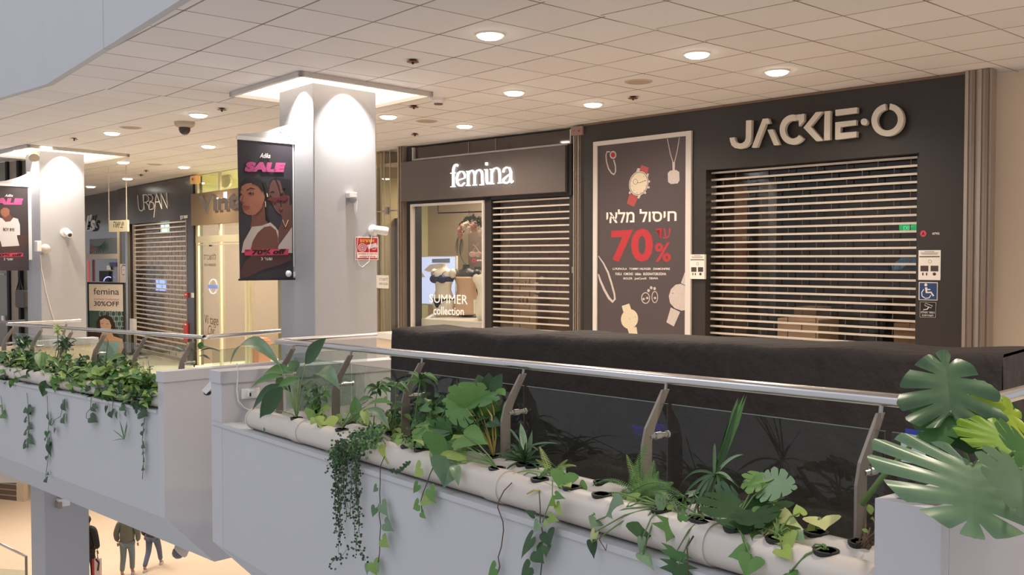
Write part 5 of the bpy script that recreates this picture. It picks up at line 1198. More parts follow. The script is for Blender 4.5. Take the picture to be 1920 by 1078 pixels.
def lamp_bracket(F, x, y, label, k=1.0):
    root = thing('wall_bracket', label, 'bracket'); p = F.at(x, y, 0); mb = MB(); mb.box(p-F.e*.04*k-V((0, 0, .02)), F.e*.08*k, F.n*.06*k, V((0, 0, .05*k))); bevel(obj('plate', mb, 'white_plastic', root), .008)
    mb = MB(); mb.lathe(p+F.n*.05*k+V((0, 0, -.01)), V((0, 0, -1)), [(0, .03*k), (.03, .034*k), (.05*k, .02*k)], 14); smooth_auto(obj('dome', mb, mat('dome_grey', (150, 148, 146), .3), root))
    return root
r_ = lamp_bracket(FR, 655, 368, 'small white camera bracket high on the right face of the front column', 1.2)
mb = MB(); mb.tube([FR.at(x, y, .03) for x, y in ((660, 366), (667, 368), (670, 376), (669, 388), (668, 397))], .004, 6); obj('cable', mb, 'white_plastic', r_)
root = thing('loose_cable', 'thin loose white cable looping over the red warning sign', 'cable'); mb = MB(); mb.tube([FR.at(x, y, .02) for x, y in ((697, 440), (696, 452), (692, 468), (693, 480), (692, 490), (684, 497), (679, 501), (673, 496), (670, 486), (669, 470), (671, 445))], .0035, 6); obj('cable', mb, 'white_plastic', root)
bullet(FR2, 121, 436, 'white dome camera on the rear left column', 1.3, dirv=FR2.n*.9+V((0, 0, -.4)))
root = thing('antenna_box', 'white flat box with a round arm on the corner of the rear left column', 'box'); mb = MB(); FR2.pbox(mb, 69.5, 451.5, 78, 471.5, .08, .2); bevel(obj('box_body', mb, 'white_plastic', root), .01)
mb = MB(); q = FR2.at(85, 466, .08); mb.ball(q, .075, 14); mb.tube([FR2.at(80, 462, .1), q, FR2.at(84, 476, .05)], .025, 8); obj('arm', mb, mat('arm_grey', (196, 186, 174), .5), root, smooth=True)
mb = MB(); mb.tube([FR2.at(x, y, .015) for x, y in ((76, 478), (78, 505), (86, 545), (95, 580), (102, 602))], .006, 6); obj('wire', mb, mat('wire_cream', (226, 214, 196), .6), root)
# lower part of the rear column: floodlight
root = thing('wall_floodlight', 'small white floodlight on the rear column below the left parapet', 'lamp'); mb = MB(); q = FR2.at(116, 939, .0); mb.box(q-FR2.e*.09-V((0, 0, .07)), FR2.e*.18, FR2.n*.12, V((0, 0, .13))); bevel(obj('housing', mb, 'white_plastic', root), .01)
mb = MB(); mb.box(q-FR2.e*.11-V((0, 0, .09)), FR2.e*.06, FR2.n*.14, V((0, 0, .1))); obj('reflector', mb, mat('refl_grey', (150, 130, 120), .4), root)
# surveillance lamp on the bay end wall
BF = Fr(B.P(tB0-.02, 0, 0), B.P(tB0-.02, 2.6, 0))
root = thing('wall_camera', 'white wedge shaped camera with a black lens between the two white end walls', 'security camera'); q = B.at(388, 727, 1.0)
q = A.P(t416+.55, .35, 0); q.z = py(391, 722, q.y).z; q = py(391, 724, 8.35)
mb = MB(); mb.prism([py(x, y, 8.35) for x, y in ((378, 732), (397, 711), (401, 724), (386, 739))], V((0, .14, 0))); obj('housing', mb, 'white_plastic', root)
mb = MB(); mb.ball(py(389, 736, 8.4), .036, 12, (1, .8, .75)); obj('lens', mb, 'dark_plastic', root, smooth=True)
mb = MB(); mb.box(q+V((.03, .02, .02)), V((.09, 0, 0)), V((0, .03, 0)), V((0, 0, .03))); obj('bracket', mb, 'white_plastic', root)
# wall socket and cable on the end wall
SF = Fr(A.P(t416, 0, 0), A.P(t416, 1.7, 0))
if SF.n.dot(A.d) > 0: SF.n = -SF.n
root = thing('power_socket', 'white double power socket with a plug on the white end wall', 'socket')
mb = MB(); mb.box(SF.at(452, 748, 0), SF.e*.16, SF.n*.015, V((0, 0, .085))); bevel(obj('plate', mb, 'white_plastic', root), .004)
mb = MB(); mb.box(SF.at(463, 744, .01), SF.e*.06, SF.n*.04, V((0, 0, .06))); bevel(obj('plug', mb, 'white_plastic', root), .006)
mb = MB(); mb.box(SF.at(468, 743, .05), SF.e*.012, SF.n*.004, V((0, 0, .03))); obj('switch_slot', mb, 'dark_plastic', root)
root = thing('power_cable', 'white cable hanging down the white end wall to the pipes', 'cable'); mb = MB(); mb.tube([SF.at(x, y, .012) for x, y in ((444, 681), (446, 700), (444, 730), (447, 752), (458, 764), (470, 770), (482, 776))], .005, 6); obj('cable', mb, 'white_plastic', root)
# ------------------------------------------------------------------ ceiling fittings
DL = [(919, 64), (1307, 100), (1457, 133), (964, 172), (1112, 194), (728, 217), (871, 235), (372, 214), (210, 248), (84, 274), (391, 273), (231, 303), (345, 312), (239, 334), (170, 349)]
DN = ['ceiling downlight nearest the top middle of the ceiling', 'upper of the two ceiling downlights before the jewellery sign', 'ceiling downlight just above the jewellery shop letters', 'ceiling downlight midway between the front column and the jewellery shop', 'ceiling downlight in front of the sale poster top left', 'ceiling downlight just right of the front column', 'ceiling downlight in front of the glowing lingerie sign', 'ceiling downlight left of the front column beside the sprinkler', 'ceiling downlight next to the round speaker grille at left', 'ceiling downlight touching the rear column recess', 'ceiling downlight left above the sale banner', 'ceiling downlight just right of the rear column recess corner', 'ceiling downlight in front of the thin letter sign', 'ceiling downlight beside the hanging exit sign cord', 'ceiling downlight at the dark glass beside the rear column']
mat('lamp_glow', (255, 252, 240), .5, 0, 9); mat('lamp_rim', (236, 226, 210), .5)
for (x, y), nm in zip(DL, DN):
    p = pz(x, y); root = thing('downlight', nm, 'ceiling light', 'ceiling downlights'); up = V((0, 0, 1))
    mb = MB(); mb.lathe(V((p.x, p.y, HC-.0)), -up, [(0, .115), (.012, .113), (.014, .1)], 24); obj('rim', mb, 'lamp_rim', root)
    mb = MB(); mb.lathe(V((p.x, p.y, HC-.012)), -up, [(0, .098), (.012, .096), (.024, .07), (.026, .01)], 24); obj('lens', mb, 'lamp_glow', root)
    light('SPOT', 'downlight_lamp', (p.x, p.y, HC-.05), 112, (1, .86, .70), .07, target=(p.x, p.y, 0), angle=2.75, blend=.9)
for p in ((2.2, 3.2), (4.6, 4.6), (5.6, 1.4)):   # the same row of lamps carries on outside the frame
    light('SPOT', 'downlight_lamp', (p[0], p[1], HC-.05), 112, (1, .86, .70), .07, target=(p[0], p[1], 0), angle=2.75, blend=.9)
SN = {(774, 112): 'sprinkler head in the ceiling above the front column recess', (416, 203): 'sprinkler head left of the front column', (776, 198): 'sprinkler head beside the smoke detector', (1187, 181): 'sprinkler head near the jewellery shop wall', (778, 250): 'sprinkler head above the lingerie shop', (139, 259): 'sprinkler head near the rear left downlights', (274, 319): 'sprinkler head near the thin letter sign', (264, 327): 'small sprinkler head beyond the hanging sign'}
for (x, y), nm in SN.items():
    p = pz(x, y); root = thing('sprinkler', nm, 'sprinkler', 'ceiling sprinklers'); up = V((0, 0, 1)); mb = MB(); mb.lathe(V((p.x, p.y, HC)), -up, [(0, .035), (.006, .034), (.008, .012), (.04, .01)], 14); obj('stem', mb, 'dark_plastic', root)
    mb = MB(); mb.lathe(V((p.x, p.y, HC-.018)), -up, [(0, .055), (.004, .055)], 14); obj('deflector', mb, 'lens_brown', root)
for (x, y), nm in {(1197, 153): 'round speaker grille in the ceiling left of the jewellery sign', (800, 227): 'round speaker grille in the ceiling above the lingerie sign', (245, 239): 'round speaker grille in the ceiling at left', (290, 308): 'small round speaker grille in the ceiling before the black shop', (1300, 12): ''}.items():
    if not nm: continue
    p = pz(x, y); root = thing('ceiling_speaker', nm, 'speaker', 'ceiling speakers'); mb = MB(); mb.lathe(V((p.x, p.y, HC)), (0, 0, -1), [(0, .14), (.006, .135), (.008, .12)], 28); obj('rim', mb, mat('speaker_beige', (188, 170, 150), .7), root)
    mb = MB(); mb.lathe(V((p.x, p.y, HC-.007)), (0, 0, -1), [(0, .115), (.003, .11)], 28); obj('mesh_disc', mb, mat('speaker_mesh', (170, 150, 130), .8), root)
p = pz(822, 184); root = thing('smoke_detector', 'white smoke detector beside the corner of the column recess', 'smoke detector'); mb = MB(); mb.lathe(V((p.x, p.y, HC)), (0, 0, -1), [(0, .075), (.03, .075), (.045, .06), (.06, .055)], 20); smooth_auto(obj('base', mb, 'white_plastic', root))
mb = MB(); mb.lathe(V((p.x, p.y, HC-.06)), (0, 0, -1), [(0, .05), (.012, .045)], 16); obj('sensor', mb, 'lens_brown', root)
p = pz(346, 229); root = thing('dome_camera', 'ceiling dome camera with a dark ball between the downlights at left', 'security camera'); mb = MB(); mb.lathe(V((p.x, p.y, HC)), (0, 0, -1), [(0, .13), (.05, .12), (.07, .09)], 20); smooth_auto(obj('base', mb, mat('speaker_beige', (188, 170, 150), .7), root))
mb = MB(); mb.ball(V((p.x, p.y, HC-.09)), .075, 14); obj('dark_ball', mb, mat('ball_brown', (66, 48, 40), .2), root, smooth=True)
p = pz(58, 279); root = thing('column_spotlight', 'white round spotlight on the corner of the rear column recess', 'lamp'); mb = MB(); mb.lathe(V((p.x+.05, p.y, HC-.05)), (.3, -.6, -.6), [(0, .05), (.1, .07), (.16, .08)], 16); smooth_auto(obj('housing', mb, 'alu', root))
mb = MB(); mb.lathe(V((p.x-.12, p.y-.12, HC-.07)), (0, 0, -1), [(0, .08), (.02, .07)], 16); obj('lens', mb, 'lamp_glow', root)
# hanging exit sign
HS = Fr(py(180, 420, 18.3), py(262, 420, 17.6))
root = thing('hanging_exit_sign', 'cream hanging sign with a Hebrew word on two thin rods before the dark shop', 'sign')
mb = MB(); HS.pbox(mb, 203.5, 413, 239, 434.5, -.02, .02); bevel(obj('sign_board', mb, mat('sign_cream', (222, 212, 180), .5), root), .004)
HS.text(hebrew('יציאה'), (212.5, 415.5, 426.5, 232, 415.5, 427.5), .022, 'ink_olive', 'lettering', root, bold=.01)
for x in (204.5, 237.5):
    mb = MB(); q = HS.at(x, 413, 0); mb.tube([q, V((q.x, q.y, HC))], .008, 6); obj('rod', mb, mat('rod_pale', (206, 192, 170), .5), root)
# ------------------------------------------------------------------ advertising board (A board)
AB = Fr(py(160, 560, 17.6), py(240, 560, 17.2))
root = thing('advertising_board', 'black framed standing board with 30 percent off lettering above a photo of a woman', 'advertising board')
x0, y0, x1 = 165.8, 529.5, 235
zb = fz(AB.at(200, 600)); a0, a1, _, z1 = AB.rect(x0, y0, x1, 640)
mb = MB()
for b in ((a0, a0+.03, zb, z1), (a1-.03, a1, zb, z1), (a0, a1, z1-.03, z1), (a0, a1, zb+.05, zb+.08)): AB.box(mb, *b, -.02, .02)
obj('frame', mb, 'black_matte', root)
zm = AB.sz(200, 583)[1]
mb = MB(); AB.box(mb, a0+.03, a1-.03, zm, z1-.03, -.01, .012); obj('offer_panel', mb, mat('panel_cream', (232, 216, 202), .6), root)
mb = MB(); AB.box(mb, a0+.03, a1-.03, zb+.08, zm, -.01, .01); obj('photo_panel', mb, mat('panel_green', (66, 92, 84), .6), root)
AB.text('femina', (175.5, 540, 223, 552.5), .0135, 'ink_brown', 'brand_name', root); AB.text('Summer Collection', (176, 559, 223, 562.5), .0135, mat('ink_orange', (190, 130, 100), .6), 'small_words', root); AB.text('30%OFF', (176, 565, 223, 574), .0135, 'ink_brown', 'offer_words', root, bold=.012)
LAY[0] = 20; kb = lambda *p: [(x/3.99, 490+y/3.99) for x, y in p]; kw = dict(F=AB, rt=root, kk=kb)
hexs = []
for i in range(5):
    for j in range(4):
        cx, cy = 760+i*44+(22 if j % 2 else 0), 392+j*38
        if cx < 930: hexs.append(([(cx+19*math.cos(math.radians(60*k+30)), cy+22*math.sin(math.radians(60*k+30))) for k in range(7)], .8))
bs('printed_lattice', mat('lattice_pale', (178, 204, 196), .6), *hexs, **kw)
bp('printed_hair', mat('hair_brown', (58, 40, 36), .6), [(720, 520), (722, 450), (745, 412), (790, 400), (835, 415), (860, 470), (870, 540), (930, 600), (930, 720), (700, 720), (672, 640), (672, 500)], **kw)
bp('printed_body', mat('skin_warm', (206, 164, 134), .6), [(765, 530), (835, 530), (850, 560), (915, 580), (928, 640), (900, 700), (740, 700), (735, 600)], **kw)
bp('printed_face', mat('skin_light', (214, 176, 150), .6), [(748, 440), (780, 424), (815, 440), (832, 480), (826, 520), (800, 545), (770, 535), (752, 500)], **kw)
bp('printed_dress', mat('dress_aqua', (140, 176, 168), .6), [(770, 600), (830, 612), (895, 596), (880, 720), (930, 900), (700, 900), (735, 760), (745, 640)], **kw)
bs('printed_eyes', 'dark_plastic', (((756, 466), (772, 462)), .9), (((796, 466), (814, 470)), .9), (((776, 510), (800, 512)), 1.0), (((752, 492), (758, 496)), 1.2), **kw)
AB2 = py(165, 672, 15.6)
root = thing('letter_stand', 'black arched stand with a white letter A beside a red ball behind the left balustrade', 'stand'); AF = Fr(AB2, AB2+V((1, -.15, 0)))
mb = MB(); zl = fz(AB2); zt = AF.sz(166, 655)[1]
pts = [AF.at(x, y, .03) for x, y in ((159.5, 692), (159.5, 670), (161, 661), (164, 656), (167, 655), (170, 658), (172, 664), (174, 676), (175, 692))]; mb.prism(pts, AF.n*-.06); obj('arched_back', mb, 'black_matte', root)
AF.text('A', (163, 664, 172, 682), .032, 'print_white', 'letter', root)
mb = MB(); q = AF.at(167, 692, 0); mb.box(V((q.x-.1, q.y-.08, zl)), V((.2, 0, 0)), V((0, .16, 0)), V((0, 0, q.z-zl))); obj('pedestal', mb, 'black_matte', root)
mb = MB(); q = AF.at(156, 682, .08); mb.ball(q, .05, 12); tag(obj('red_ball', mb, 'print_red', smooth=True), 'small red ball left of the black arched stand', 'ball')
mb = MB(); mb.tube([V((q.x, q.y, zl)), q], .015, 8); COL.objects['red_ball'].data
# ------------------------------------------------------------------ lower storey fittings
def lowrail(pts_px, Y, label):
    P = [py(x, y, Yk) for (x, y), Yk in zip(pts_px, Y)]; root = thing('balustrade', label, 'balustrade'); mb = MB(); mb.tube(P, .03, 12); obj('handrail', mb, 'rail_steel', root, smooth=True)
    for i in range(len(P)-1):
        a, b = P[i], P[i+1]; mb = MB(); mb.box(V((a.x, a.y, ZL)), V((b.x-a.x, b.y-a.y, 0)), V((0, .01, 0)), V((0, 0, .9))); obj('glass_pane', mb, 'rail_glass', root)
    for p in P[1:]:
        mb = MB(); mb.tube([V((p.x, p.y, ZL)), V((p.x, p.y, p.z-.25)), p], .03, 8); obj('rail_post', mb, 'post_metal', root)
lowrail(((-70, 985), (49, 1043)), (22.6, 22.3), 'lower storey glass balustrade at the bottom left corner')
root = thing('dome_camera', 'grey cone shaped camera hanging under the white parapet', 'security camera'); q = py(342, 1030, 10.6); mb = MB(); mb.lathe(q+V((.06, 0, .06)), (-.7, -.2, -.7), [(0, .05), (.1, .09), (.12, .085)], 16); smooth_auto(obj('housing', mb, mat('cone_pale', (206, 186, 170), .5), root))
mb = MB(); mb.ball(q+V((-.04, -.02, -.03)), .07, 12); obj('dark_cover', mb, mat('cover_grey', (104, 94, 88), .4), root, smooth=True)
mb = MB(); mb.tube([q+V((.06, 0, .06)), q+V((.2, .1, .2))], .02, 8); obj('bracket', mb, 'cone_pale', root)
root = thing('lower_grille', 'dark striped shop grille seen below the parapet at the left edge', 'shutter'); LF = Fr(py(-60, 900, 33), py(46, 925, 32.2)); mb = MB(); a0, a1 = 0, LF.L; LF.box(mb, a0, a1-.3, ZL, ZL+3, -.1, 0); obj('backing', mb, mat('grille_brown', (96, 82, 70), .6), root)
for k in range(12): mb = MB(); LF.box(mb, a0, a1-.3, ZL+.15+k*.2, ZL+.19+k*.2, 0, .03); obj('slat', mb, 'alu', root)
mb = MB(); LF.box(mb, a1-.3, a1, ZL, ZL+3, -.15, .05); obj('side_frame', mb, 'frame_cream', root)
ps = [py(175, 972, 33), py(220, 992, 31.5), py(300, 1030, 30), py(420, 1085, 28)]
mb = MB()
for a, b in zip(ps[:-1], ps[1:]): mb.box(V((a.x, a.y, ZL)), V((b.x-a.x, b.y-a.y, 0)), V((0, .3, 0)), V((0, 0, 1.0)))
struct('wall_lower_ledge', mb, mat('ledge_beige', (206, 176, 146), .8))
# ------------------------------------------------------------------ plants
leafmat('leaf_dark', (34, 62, 36), (62, 98, 52), .38); leafmat('leaf_mid', (62, 104, 50), (104, 146, 70), .42); leafmat('leaf_light', (108, 142, 66), (160, 178, 92), .45)
leafmat('leaf_pale', (150, 172, 104), (214, 214, 150), .5); leafmat('leaf_bluegreen', (74, 104, 74), (128, 156, 118), .34); leafmat('leaf_lime', (92, 142, 24), (156, 178, 50), .4, .3)
mat('stem_green', (96, 124, 66), .6); mat('stem_brown', (92, 70, 52), .7); mat('stem_gold', (176, 158, 84), .6); mat('pot_black', (26, 24, 24), .5); mat('vine_dark', (74, 72, 50), .7)
SH = {'lance': [(0, .05), (.08, .35), (.22, .8), (.42, 1), (.62, .86), (.8, .52), (.92, .2), (1, .0)],
      'strap': [(0, .6), (.2, 1), (.5, 1), (.8, .7), (1, 0)], 'ovate': [(0, .15), (.12, .75), (.3, 1), (.55, .85), (.8, .42), (1, 0)], 'paddle': [(0, .1), (.2, .45), (.5, .95), (.75, 1), (.92, .6), (1, .1)]}
def nrm(p, rr=None, up=.5, cam_=.95):
    c = (CP-p).normalized(); v = V((0, 0, up))+c*cam_
    if rr: v += V((rr.uniform(-.35, .35), rr.uniform(-.35, .35), rr.uniform(-.15, .15)))
    return v.normalized()
def strip(mb, b, t, W_, shape='lance', arch=.2, fold=.25, n=None, tint=.5, seg=8, twist=0, wave=0):
    b, t = V(b), V(t); ax = t-b; L = ax.length; ax = ax/max(L, 1e-6)
    n = n or nrm((b+t)/2); n = (n-ax*n.dot(ax)); n = n.normalized() if n.length > .05 else ax.orthogonal().normalized()
    side = ax.cross(n); c = (b+t)/2+V((0, 0, 1))*L*arch*1.0+n*L*arch*.4; prof = SH[shape]; vs = []
    for i in range(seg+1):
        u = i/seg; p = b*(1-u)**2+c*2*u*(1-u)+t*u*u
        w_ = 0
        for (x0, y0), (x1, y1) in zip(prof[:-1], prof[1:]):
            if x0 <= u <= x1: w_ = y0+(y1-y0)*(u-x0)/(x1-x0)
        w_ *= W_/2; sd = side*math.cos(twist*u)+n*math.sin(twist*u); nn = n*math.cos(twist*u)-side*math.sin(twist*u)
        wv = math.sin(u*19)*wave*W_
        vs += [p+sd*w_+nn*(w_*fold+wv), p+sd*w_*.5+nn*w_*fold*.35, p, p-sd*w_*.5+nn*w_*fold*.35, p-sd*w_+nn*(w_*fold-wv)]
    fs = []
    for i in range(seg):
        for k in range(4): fs.append((i*5+k, i*5+k+1, (i+1)*5+k+1, (i+1)*5+k))
    mb.cur = tint; mb.add(vs, fs); mb.cur = .5
OUT = {'heart': [(.80, 0), (.62, .10), (.42, .26), (.20, .40), (0, .47), (-.14, .43), (-.21, .28), (-.19, .12), (-.04, .02)],
       'arrow': [(.85, 0), (.62, .13), (.35, .26), (.08, .34), (-.15, .38), (-.38, .34), (-.30, .2), (-.12, .08), (-.02, .01)],
       'monstera': [(.80, 0), (.70, .16), (.50, .36), (.24, .49), (0, .52), (-.18, .44), (-.26, .28), (-.20, .10), (-.03, .015)],
       'round': [(.6, 0), (.52, .22), (.30, .42), (.05, .48), (-.18, .40), (-.30, .24), (-.30, .08), (-.06, .01)],
       'ivy': [(.8, 0), (.45, .12), (.35, .45), (.08, .25), (-.1, .5), (-.2, .18), (-.1, .02)]}
def polar(mb, a, tip, W_, kind='heart', n=None, lobes=0, notch=.45, droop=.12, cup=.1, tint=.5, nr=5, rip=0.0, sharp=.16):
    a, tip = V(a), V(tip); ax = tip-a; L = ax.length/OUT[kind][0][0]; ax.normalize()
    n = n or nrm(a); n = n-ax*n.dot(ax); n = n.normalized() if n.length > .05 else ax.orthogonal().normalized()
    side = ax.cross(n); o = OUT[kind]; pts = []; m = 20 if lobes else 3
    for (x0, y0), (x1, y1) in zip(o[:-1], o[1:]):
        for k in range(m): pts.append((x0+(x1-x0)*k/m, y0+(y1-y0)*k/m))
    pts.append(o[-1]); N = len(pts); mb.cur = tint
    for s_ in (1, -1):
        vs = []
        for i, (x, y) in enumerate(pts):
            u = i/(N-1); rm = 1
            if lobes:
                f = (u*lobes+.5) % 1; d = min(f, 1-f)
                if d < sharp*.45 and .03 < u < .95: rm = notch+(1-notch)*(d/(sharp*.45))**1.6*.92
                elif .02 < u: rm = 1+.05*math.cos((f-.5)*6)
            xm = .62*max(0, 1-u*1.25)*(1 if lobes and kind in ('monstera',) else 0)
            for j in range(nr+1):
                q = j/nr*rm; xx, yy = xm+(x-xm)*q, y*q; X, Y = xx*L, yy*W_*s_*2
                z = -droop*L*(max(0, xx)**2*1.6+.25*(yy/.5)**2)+cup*W_*abs(yy)*1.4+(rip*W_*math.cos((u*lobes)*6.283)*q*q if lobes else 0)
                vs.append(a+ax*X+side*Y+n*z)
        fs = []; k = nr+1
        for i in range(N-1):
            for j in range(nr): fs.append((i*k+j, i*k+j+1, (i+1)*k+j+1, (i+1)*k+j))
        mb.add(vs, fs)
    mb.cur = .5
def frond(mb, b, t, W_, arch=.3, tint=.5, nseg=22, n=None):
    b, t = V(b), V(t); ax = t-b; L = ax.length; c = (b+t)/2+V((0, 0, 1))*L*arch; n = n or nrm((b+t)/2); prev = None
    mb.cur = tint; path = []
    for i in range(nseg+1):
        u = i/nseg; p = b*(1-u)**2+c*2*u*(1-u)+t*u*u; path.append(p)
        tg = ((c-b)*(1-u)+(t-c)*u).normalized(); nn = (n-tg*n.dot(tg)).normalized(); sd = tg.cross(nn)
        if u < .12: continue
        w_ = W_/2*math.sin(math.pi*min(1, .12+u*.86))**.6*(1-.35*u)
        for s_ in (1, -1):
            q = p+sd*s_*w_+tg*w_*.35-nn*w_*.15; hw = L/nseg*.27
            mb.add([p-tg*hw*.6, p+sd*s_*w_*.5-tg*hw+nn*.002, q, p+sd*s_*w_*.5+tg*hw+nn*.002, p+tg*hw*.6], [(0, 1, 2, 3, 4)])
    mb.tube(path, [.0025]*len(path), 4, cap=False); mb.cur = .5
def wpx(p, k): return k/FPX*p.y
class Plant:
    def __init__(s, bay, name, label, base, cat='plant', pot=True, group=None, pn=None):
        s.bay = bay; s.root = thing(name, label, cat, group); s.parts = {}; s.base = None
        if base is not None:
            n_ = PN[0] if pn is None else PN[pn]; t = bay.t_at(base, n_, RP*2); c = bay.P(t, n_, RP*2+.004); s.base = c
            if pot:
                mb = MB(); mb.lathe(c+V((0, 0, -.012)), (0, 0, 1), [(0, .042), (.014, .046), (.018, .046), (.018, .034), (.006, .03)], 18); obj('net_pot', mb, 'pot_black', s.root)
    def mb(s, nm, m):
        if (nm, m) not in s.parts: s.parts[(nm, m)] = MB()
        return s.parts[(nm, m)]
    def p(s, q):
        return s.bay.at(q[0], q[1], q[2] if len(q) > 2 else .2) if not isinstance(q, Vector) else q
    def stem(s, pts, r=.004, m='stem_green'):
        P = [s.p(q) for q in pts]
        if len(P) == 2: P = [P[0], (P[0]+P[1])/2+V((0, 0, (P[1]-P[0]).length*.12)), P[1]]
        s.mb('stems', m).tube(P, [r*(1-.4*i/(len(P)-1)) for i in range(len(P))], 5); return P
    def leaf(s, b, t, w, kind='lance', m='leaf_mid', stem=True, tint=None, **k):
        b, t = s.p(b), s.p(t); W_ = wpx(b, w); tint = rnd.uniform(.15, .85) if tint is None else tint
        if kind in SH: strip(s.mb('leaves', m), b, t, W_, kind, tint=tint, **k)
        elif kind == 'fern': frond(s.mb('fronds', m), b, t, W_, tint=tint, **k)
        else: polar(s.mb('leaves', m), b, t, W_, kind, tint=tint, **k)
        if stem and s.base is not None:
            c = s.base; mid_ = c*.45+b*.55+V((0, 0, .03)); s.mb('stems', s.sm if hasattr(s, 'sm') else 'stem_green').tube([c, c*.75+mid_*.25+V((0, 0, .015)), mid_, b], [.0045, .004, .0035, .0025], 5)
    def done(s):
        for (nm, m), mb in s.parts.items():
            if mb.v: obj(nm, mb, m, s.root, smooth=True, keep=True)
def bush(bay, name, label, base, ctr, rad, num, w, kinds, ms, pn=0, n=.2, seed=1, dn=.12, up=.3, pot=True, depth=.1, **k):
    rr = random.Random(seed); P = Plant(bay, name, label, base, pot=pot, pn=pn)
    for i in range(num):
        a = rr.uniform(0, 6.283); q = rr.random()**.6; x, y = ctr[0]+rad[0]*q*math.cos(a), ctr[1]+rad[1]*q*math.sin(a)
        d = rr.uniform(-depth, depth); ln = w*rr.uniform(1.1, 1.9); da = a+rr.uniform(-.8, .8)
        tip = (x+ln*math.cos(da), y+ln*(math.sin(da)*.7+up), n+d+rr.uniform(-.04, .04))
        P.leaf((x, y, n+d), tip, w*rr.uniform(.8, 1.25), rr.choice(kinds), rr.choice(ms), n=nrm(V((0, 0, 0)), rr) if 0 else nrm(bay.at(x, y, n), rr), stem=(i % 3 == 0), **k)
    P.done(); return P
def vine(bay, label, pts, leaves, m='leaf_dark', r=.003, sm='vine_dark', n=-.03, kind='heart', name='hanging_vine'):
    P = Plant(bay, name, label, None); q = [bay.at(x, y, (c[0] if c else n)) for x, y, *c in pts]
    P.mb('stems', sm).tube(q, r, 5)
    for lf in leaves:
        x, y, tx, ty, w = lf[:5]; mm = lf[5] if len(lf) > 5 else m; nn = n-.015
        P.leaf((x, y, nn), (tx, ty, nn-.02), w, kind, mm, stem=False, n=(-bay.n+V((0, 0, .35))+V((rnd.uniform(-.4, .4), 0, 0))).normalized(), droop=.15)
    P.done(); return P
rnd = random.Random(11)
# --- spathe plant
P = Plant(A, 'peace_lily', 'tall peace lily with long glossy lance leaves at the left end of the right ledge', 556, pn=0)
LV = [((525, 686, .25), (431, 684, .20), 24, .30, 'leaf_bluegreen'), ((572, 682, .2), (612, 633, .25), 25, .02, 'leaf_dark'), ((530, 706, .2), (470, 728, .1), 14, .12, 'leaf_mid'), ((549, 700, .3), (492, 705, .2), 20, .16, 'leaf_mid'),
      ((528, 722, .15), (473, 770, .05), 18, .16, 'leaf_dark'), ((530, 726, .12), (487, 789, .02), 29, .06, 'leaf_dark'), ((560, 712, .2), (521, 725, .1), 15, .1, 'leaf_mid'), ((590, 709, .22), (638, 732, .2), 26, .28, 'leaf_bluegreen'),
      ((556, 696, .35), (543, 676, .3), 20, .05, 'leaf_bluegreen'), ((562, 690, .4), (597, 671, .35), 12, .02, 'leaf_pale'), ((500, 772, .1), (495, 815, .0), 6, .1, 'leaf_mid'), ((545, 735, .3), (515, 715, .3), 14, .1, 'leaf_dark')]
for b, t, w, ar, m in LV+[((548, 716, .3), (508, 742, .2), 20, .2, 'leaf_mid'), ((566, 728, .3), (600, 752, .25), 16, .25, 'leaf_dark')]: P.leaf(b, t, w*1.25, 'lance', m, arch=ar, fold=.25, tint=.4, seg=12)
P.done()
bush(A, 'small_bush', 'bushy dark green small leaved plant right of the peace lily', 588, (592, 745), (20, 26), 60, 7, ['ovate', 'heart'], ['leaf_dark', 'leaf_mid'], pn=1, n=.32, seed=2)
P = Plant(A, 'golden_pothos', 'yellow green pothos with heart leaves lying on the pipe right of the peace lily', 607, pn=0)
for b, t, w, k in (((592, 776, .2), (583, 794, .15), 24, 'heart'), ((598, 792, .12), (586, 806, .05), 20, 'heart'), ((612, 786, .12), (611, 812, .05), 24, 'heart'), ((604, 768, .25), (618, 762, .25), 16, 'heart'), ((578, 790, .2), (570, 802, .1), 12, 'heart'), ((560, 792, .2), (545, 797, .1), 10, 'heart'), ((630, 780, .25), (640, 790, .2), 12, 'heart')):
    P.leaf(b, t, w, k, 'leaf_light')
P.done()
P = Plant(A, 'arrowhead_plant', 'arrowhead plant with upright dark leaves in the second hole of the right ledge', 641, pn=0)
for b, t, w, ar, m in (((668, 790, .15), (666, 742, .2), 24, .0, 'leaf_mid'), ((686, 762, .2), (738, 757, .2), 14, .1, 'leaf_mid'), ((690, 766, .15), (731, 806, .08), 20, .12, 'leaf_bluegreen'), ((680, 768, .15), (690, 800, .05), 18, .05, 'leaf_light'), ((672, 752, .25), (700, 746, .3), 10, .1, 'leaf_mid'), ((700, 775, .2), (722, 772, .2), 10, .1, 'leaf_dark'), ((690, 750, .3), (712, 738, .3), 9, .2, 'leaf_dark')):
    P.leaf(b, t, w, 'lance', m, arch=ar, fold=.3, seg=10)
P.done()
for ctr, bx, lb, sd in (((708, 728), 700, 'narrow leaved plant behind the arrowhead plant left of the kiosk end', 4), ((742, 724), 742, 'narrow leaved green plant at the left end of the black kiosk', 5), ((788, 712), 775, 'arching narrow leaved plant before the left part of the kiosk', 6)):
    P = Plant(A, 'narrow_leaved_plant', lb, bx, pn=1); rr = random.Random(sd)
    for i in range(13):
        a = i*.5+rr.uniform(-.2, .2); P.leaf((ctr[0], ctr[1], .3), (ctr[0]+rr.uniform(22, 36)*math.cos(a), ctr[1]+rr.uniform(10, 20)*math.sin(a)+6, .3+rr.uniform(-.1, .1)), 8, 'lance', rr.choice(['leaf_mid', 'leaf_dark']), arch=.2, stem=(i == 0), seg=6)
    P.done()
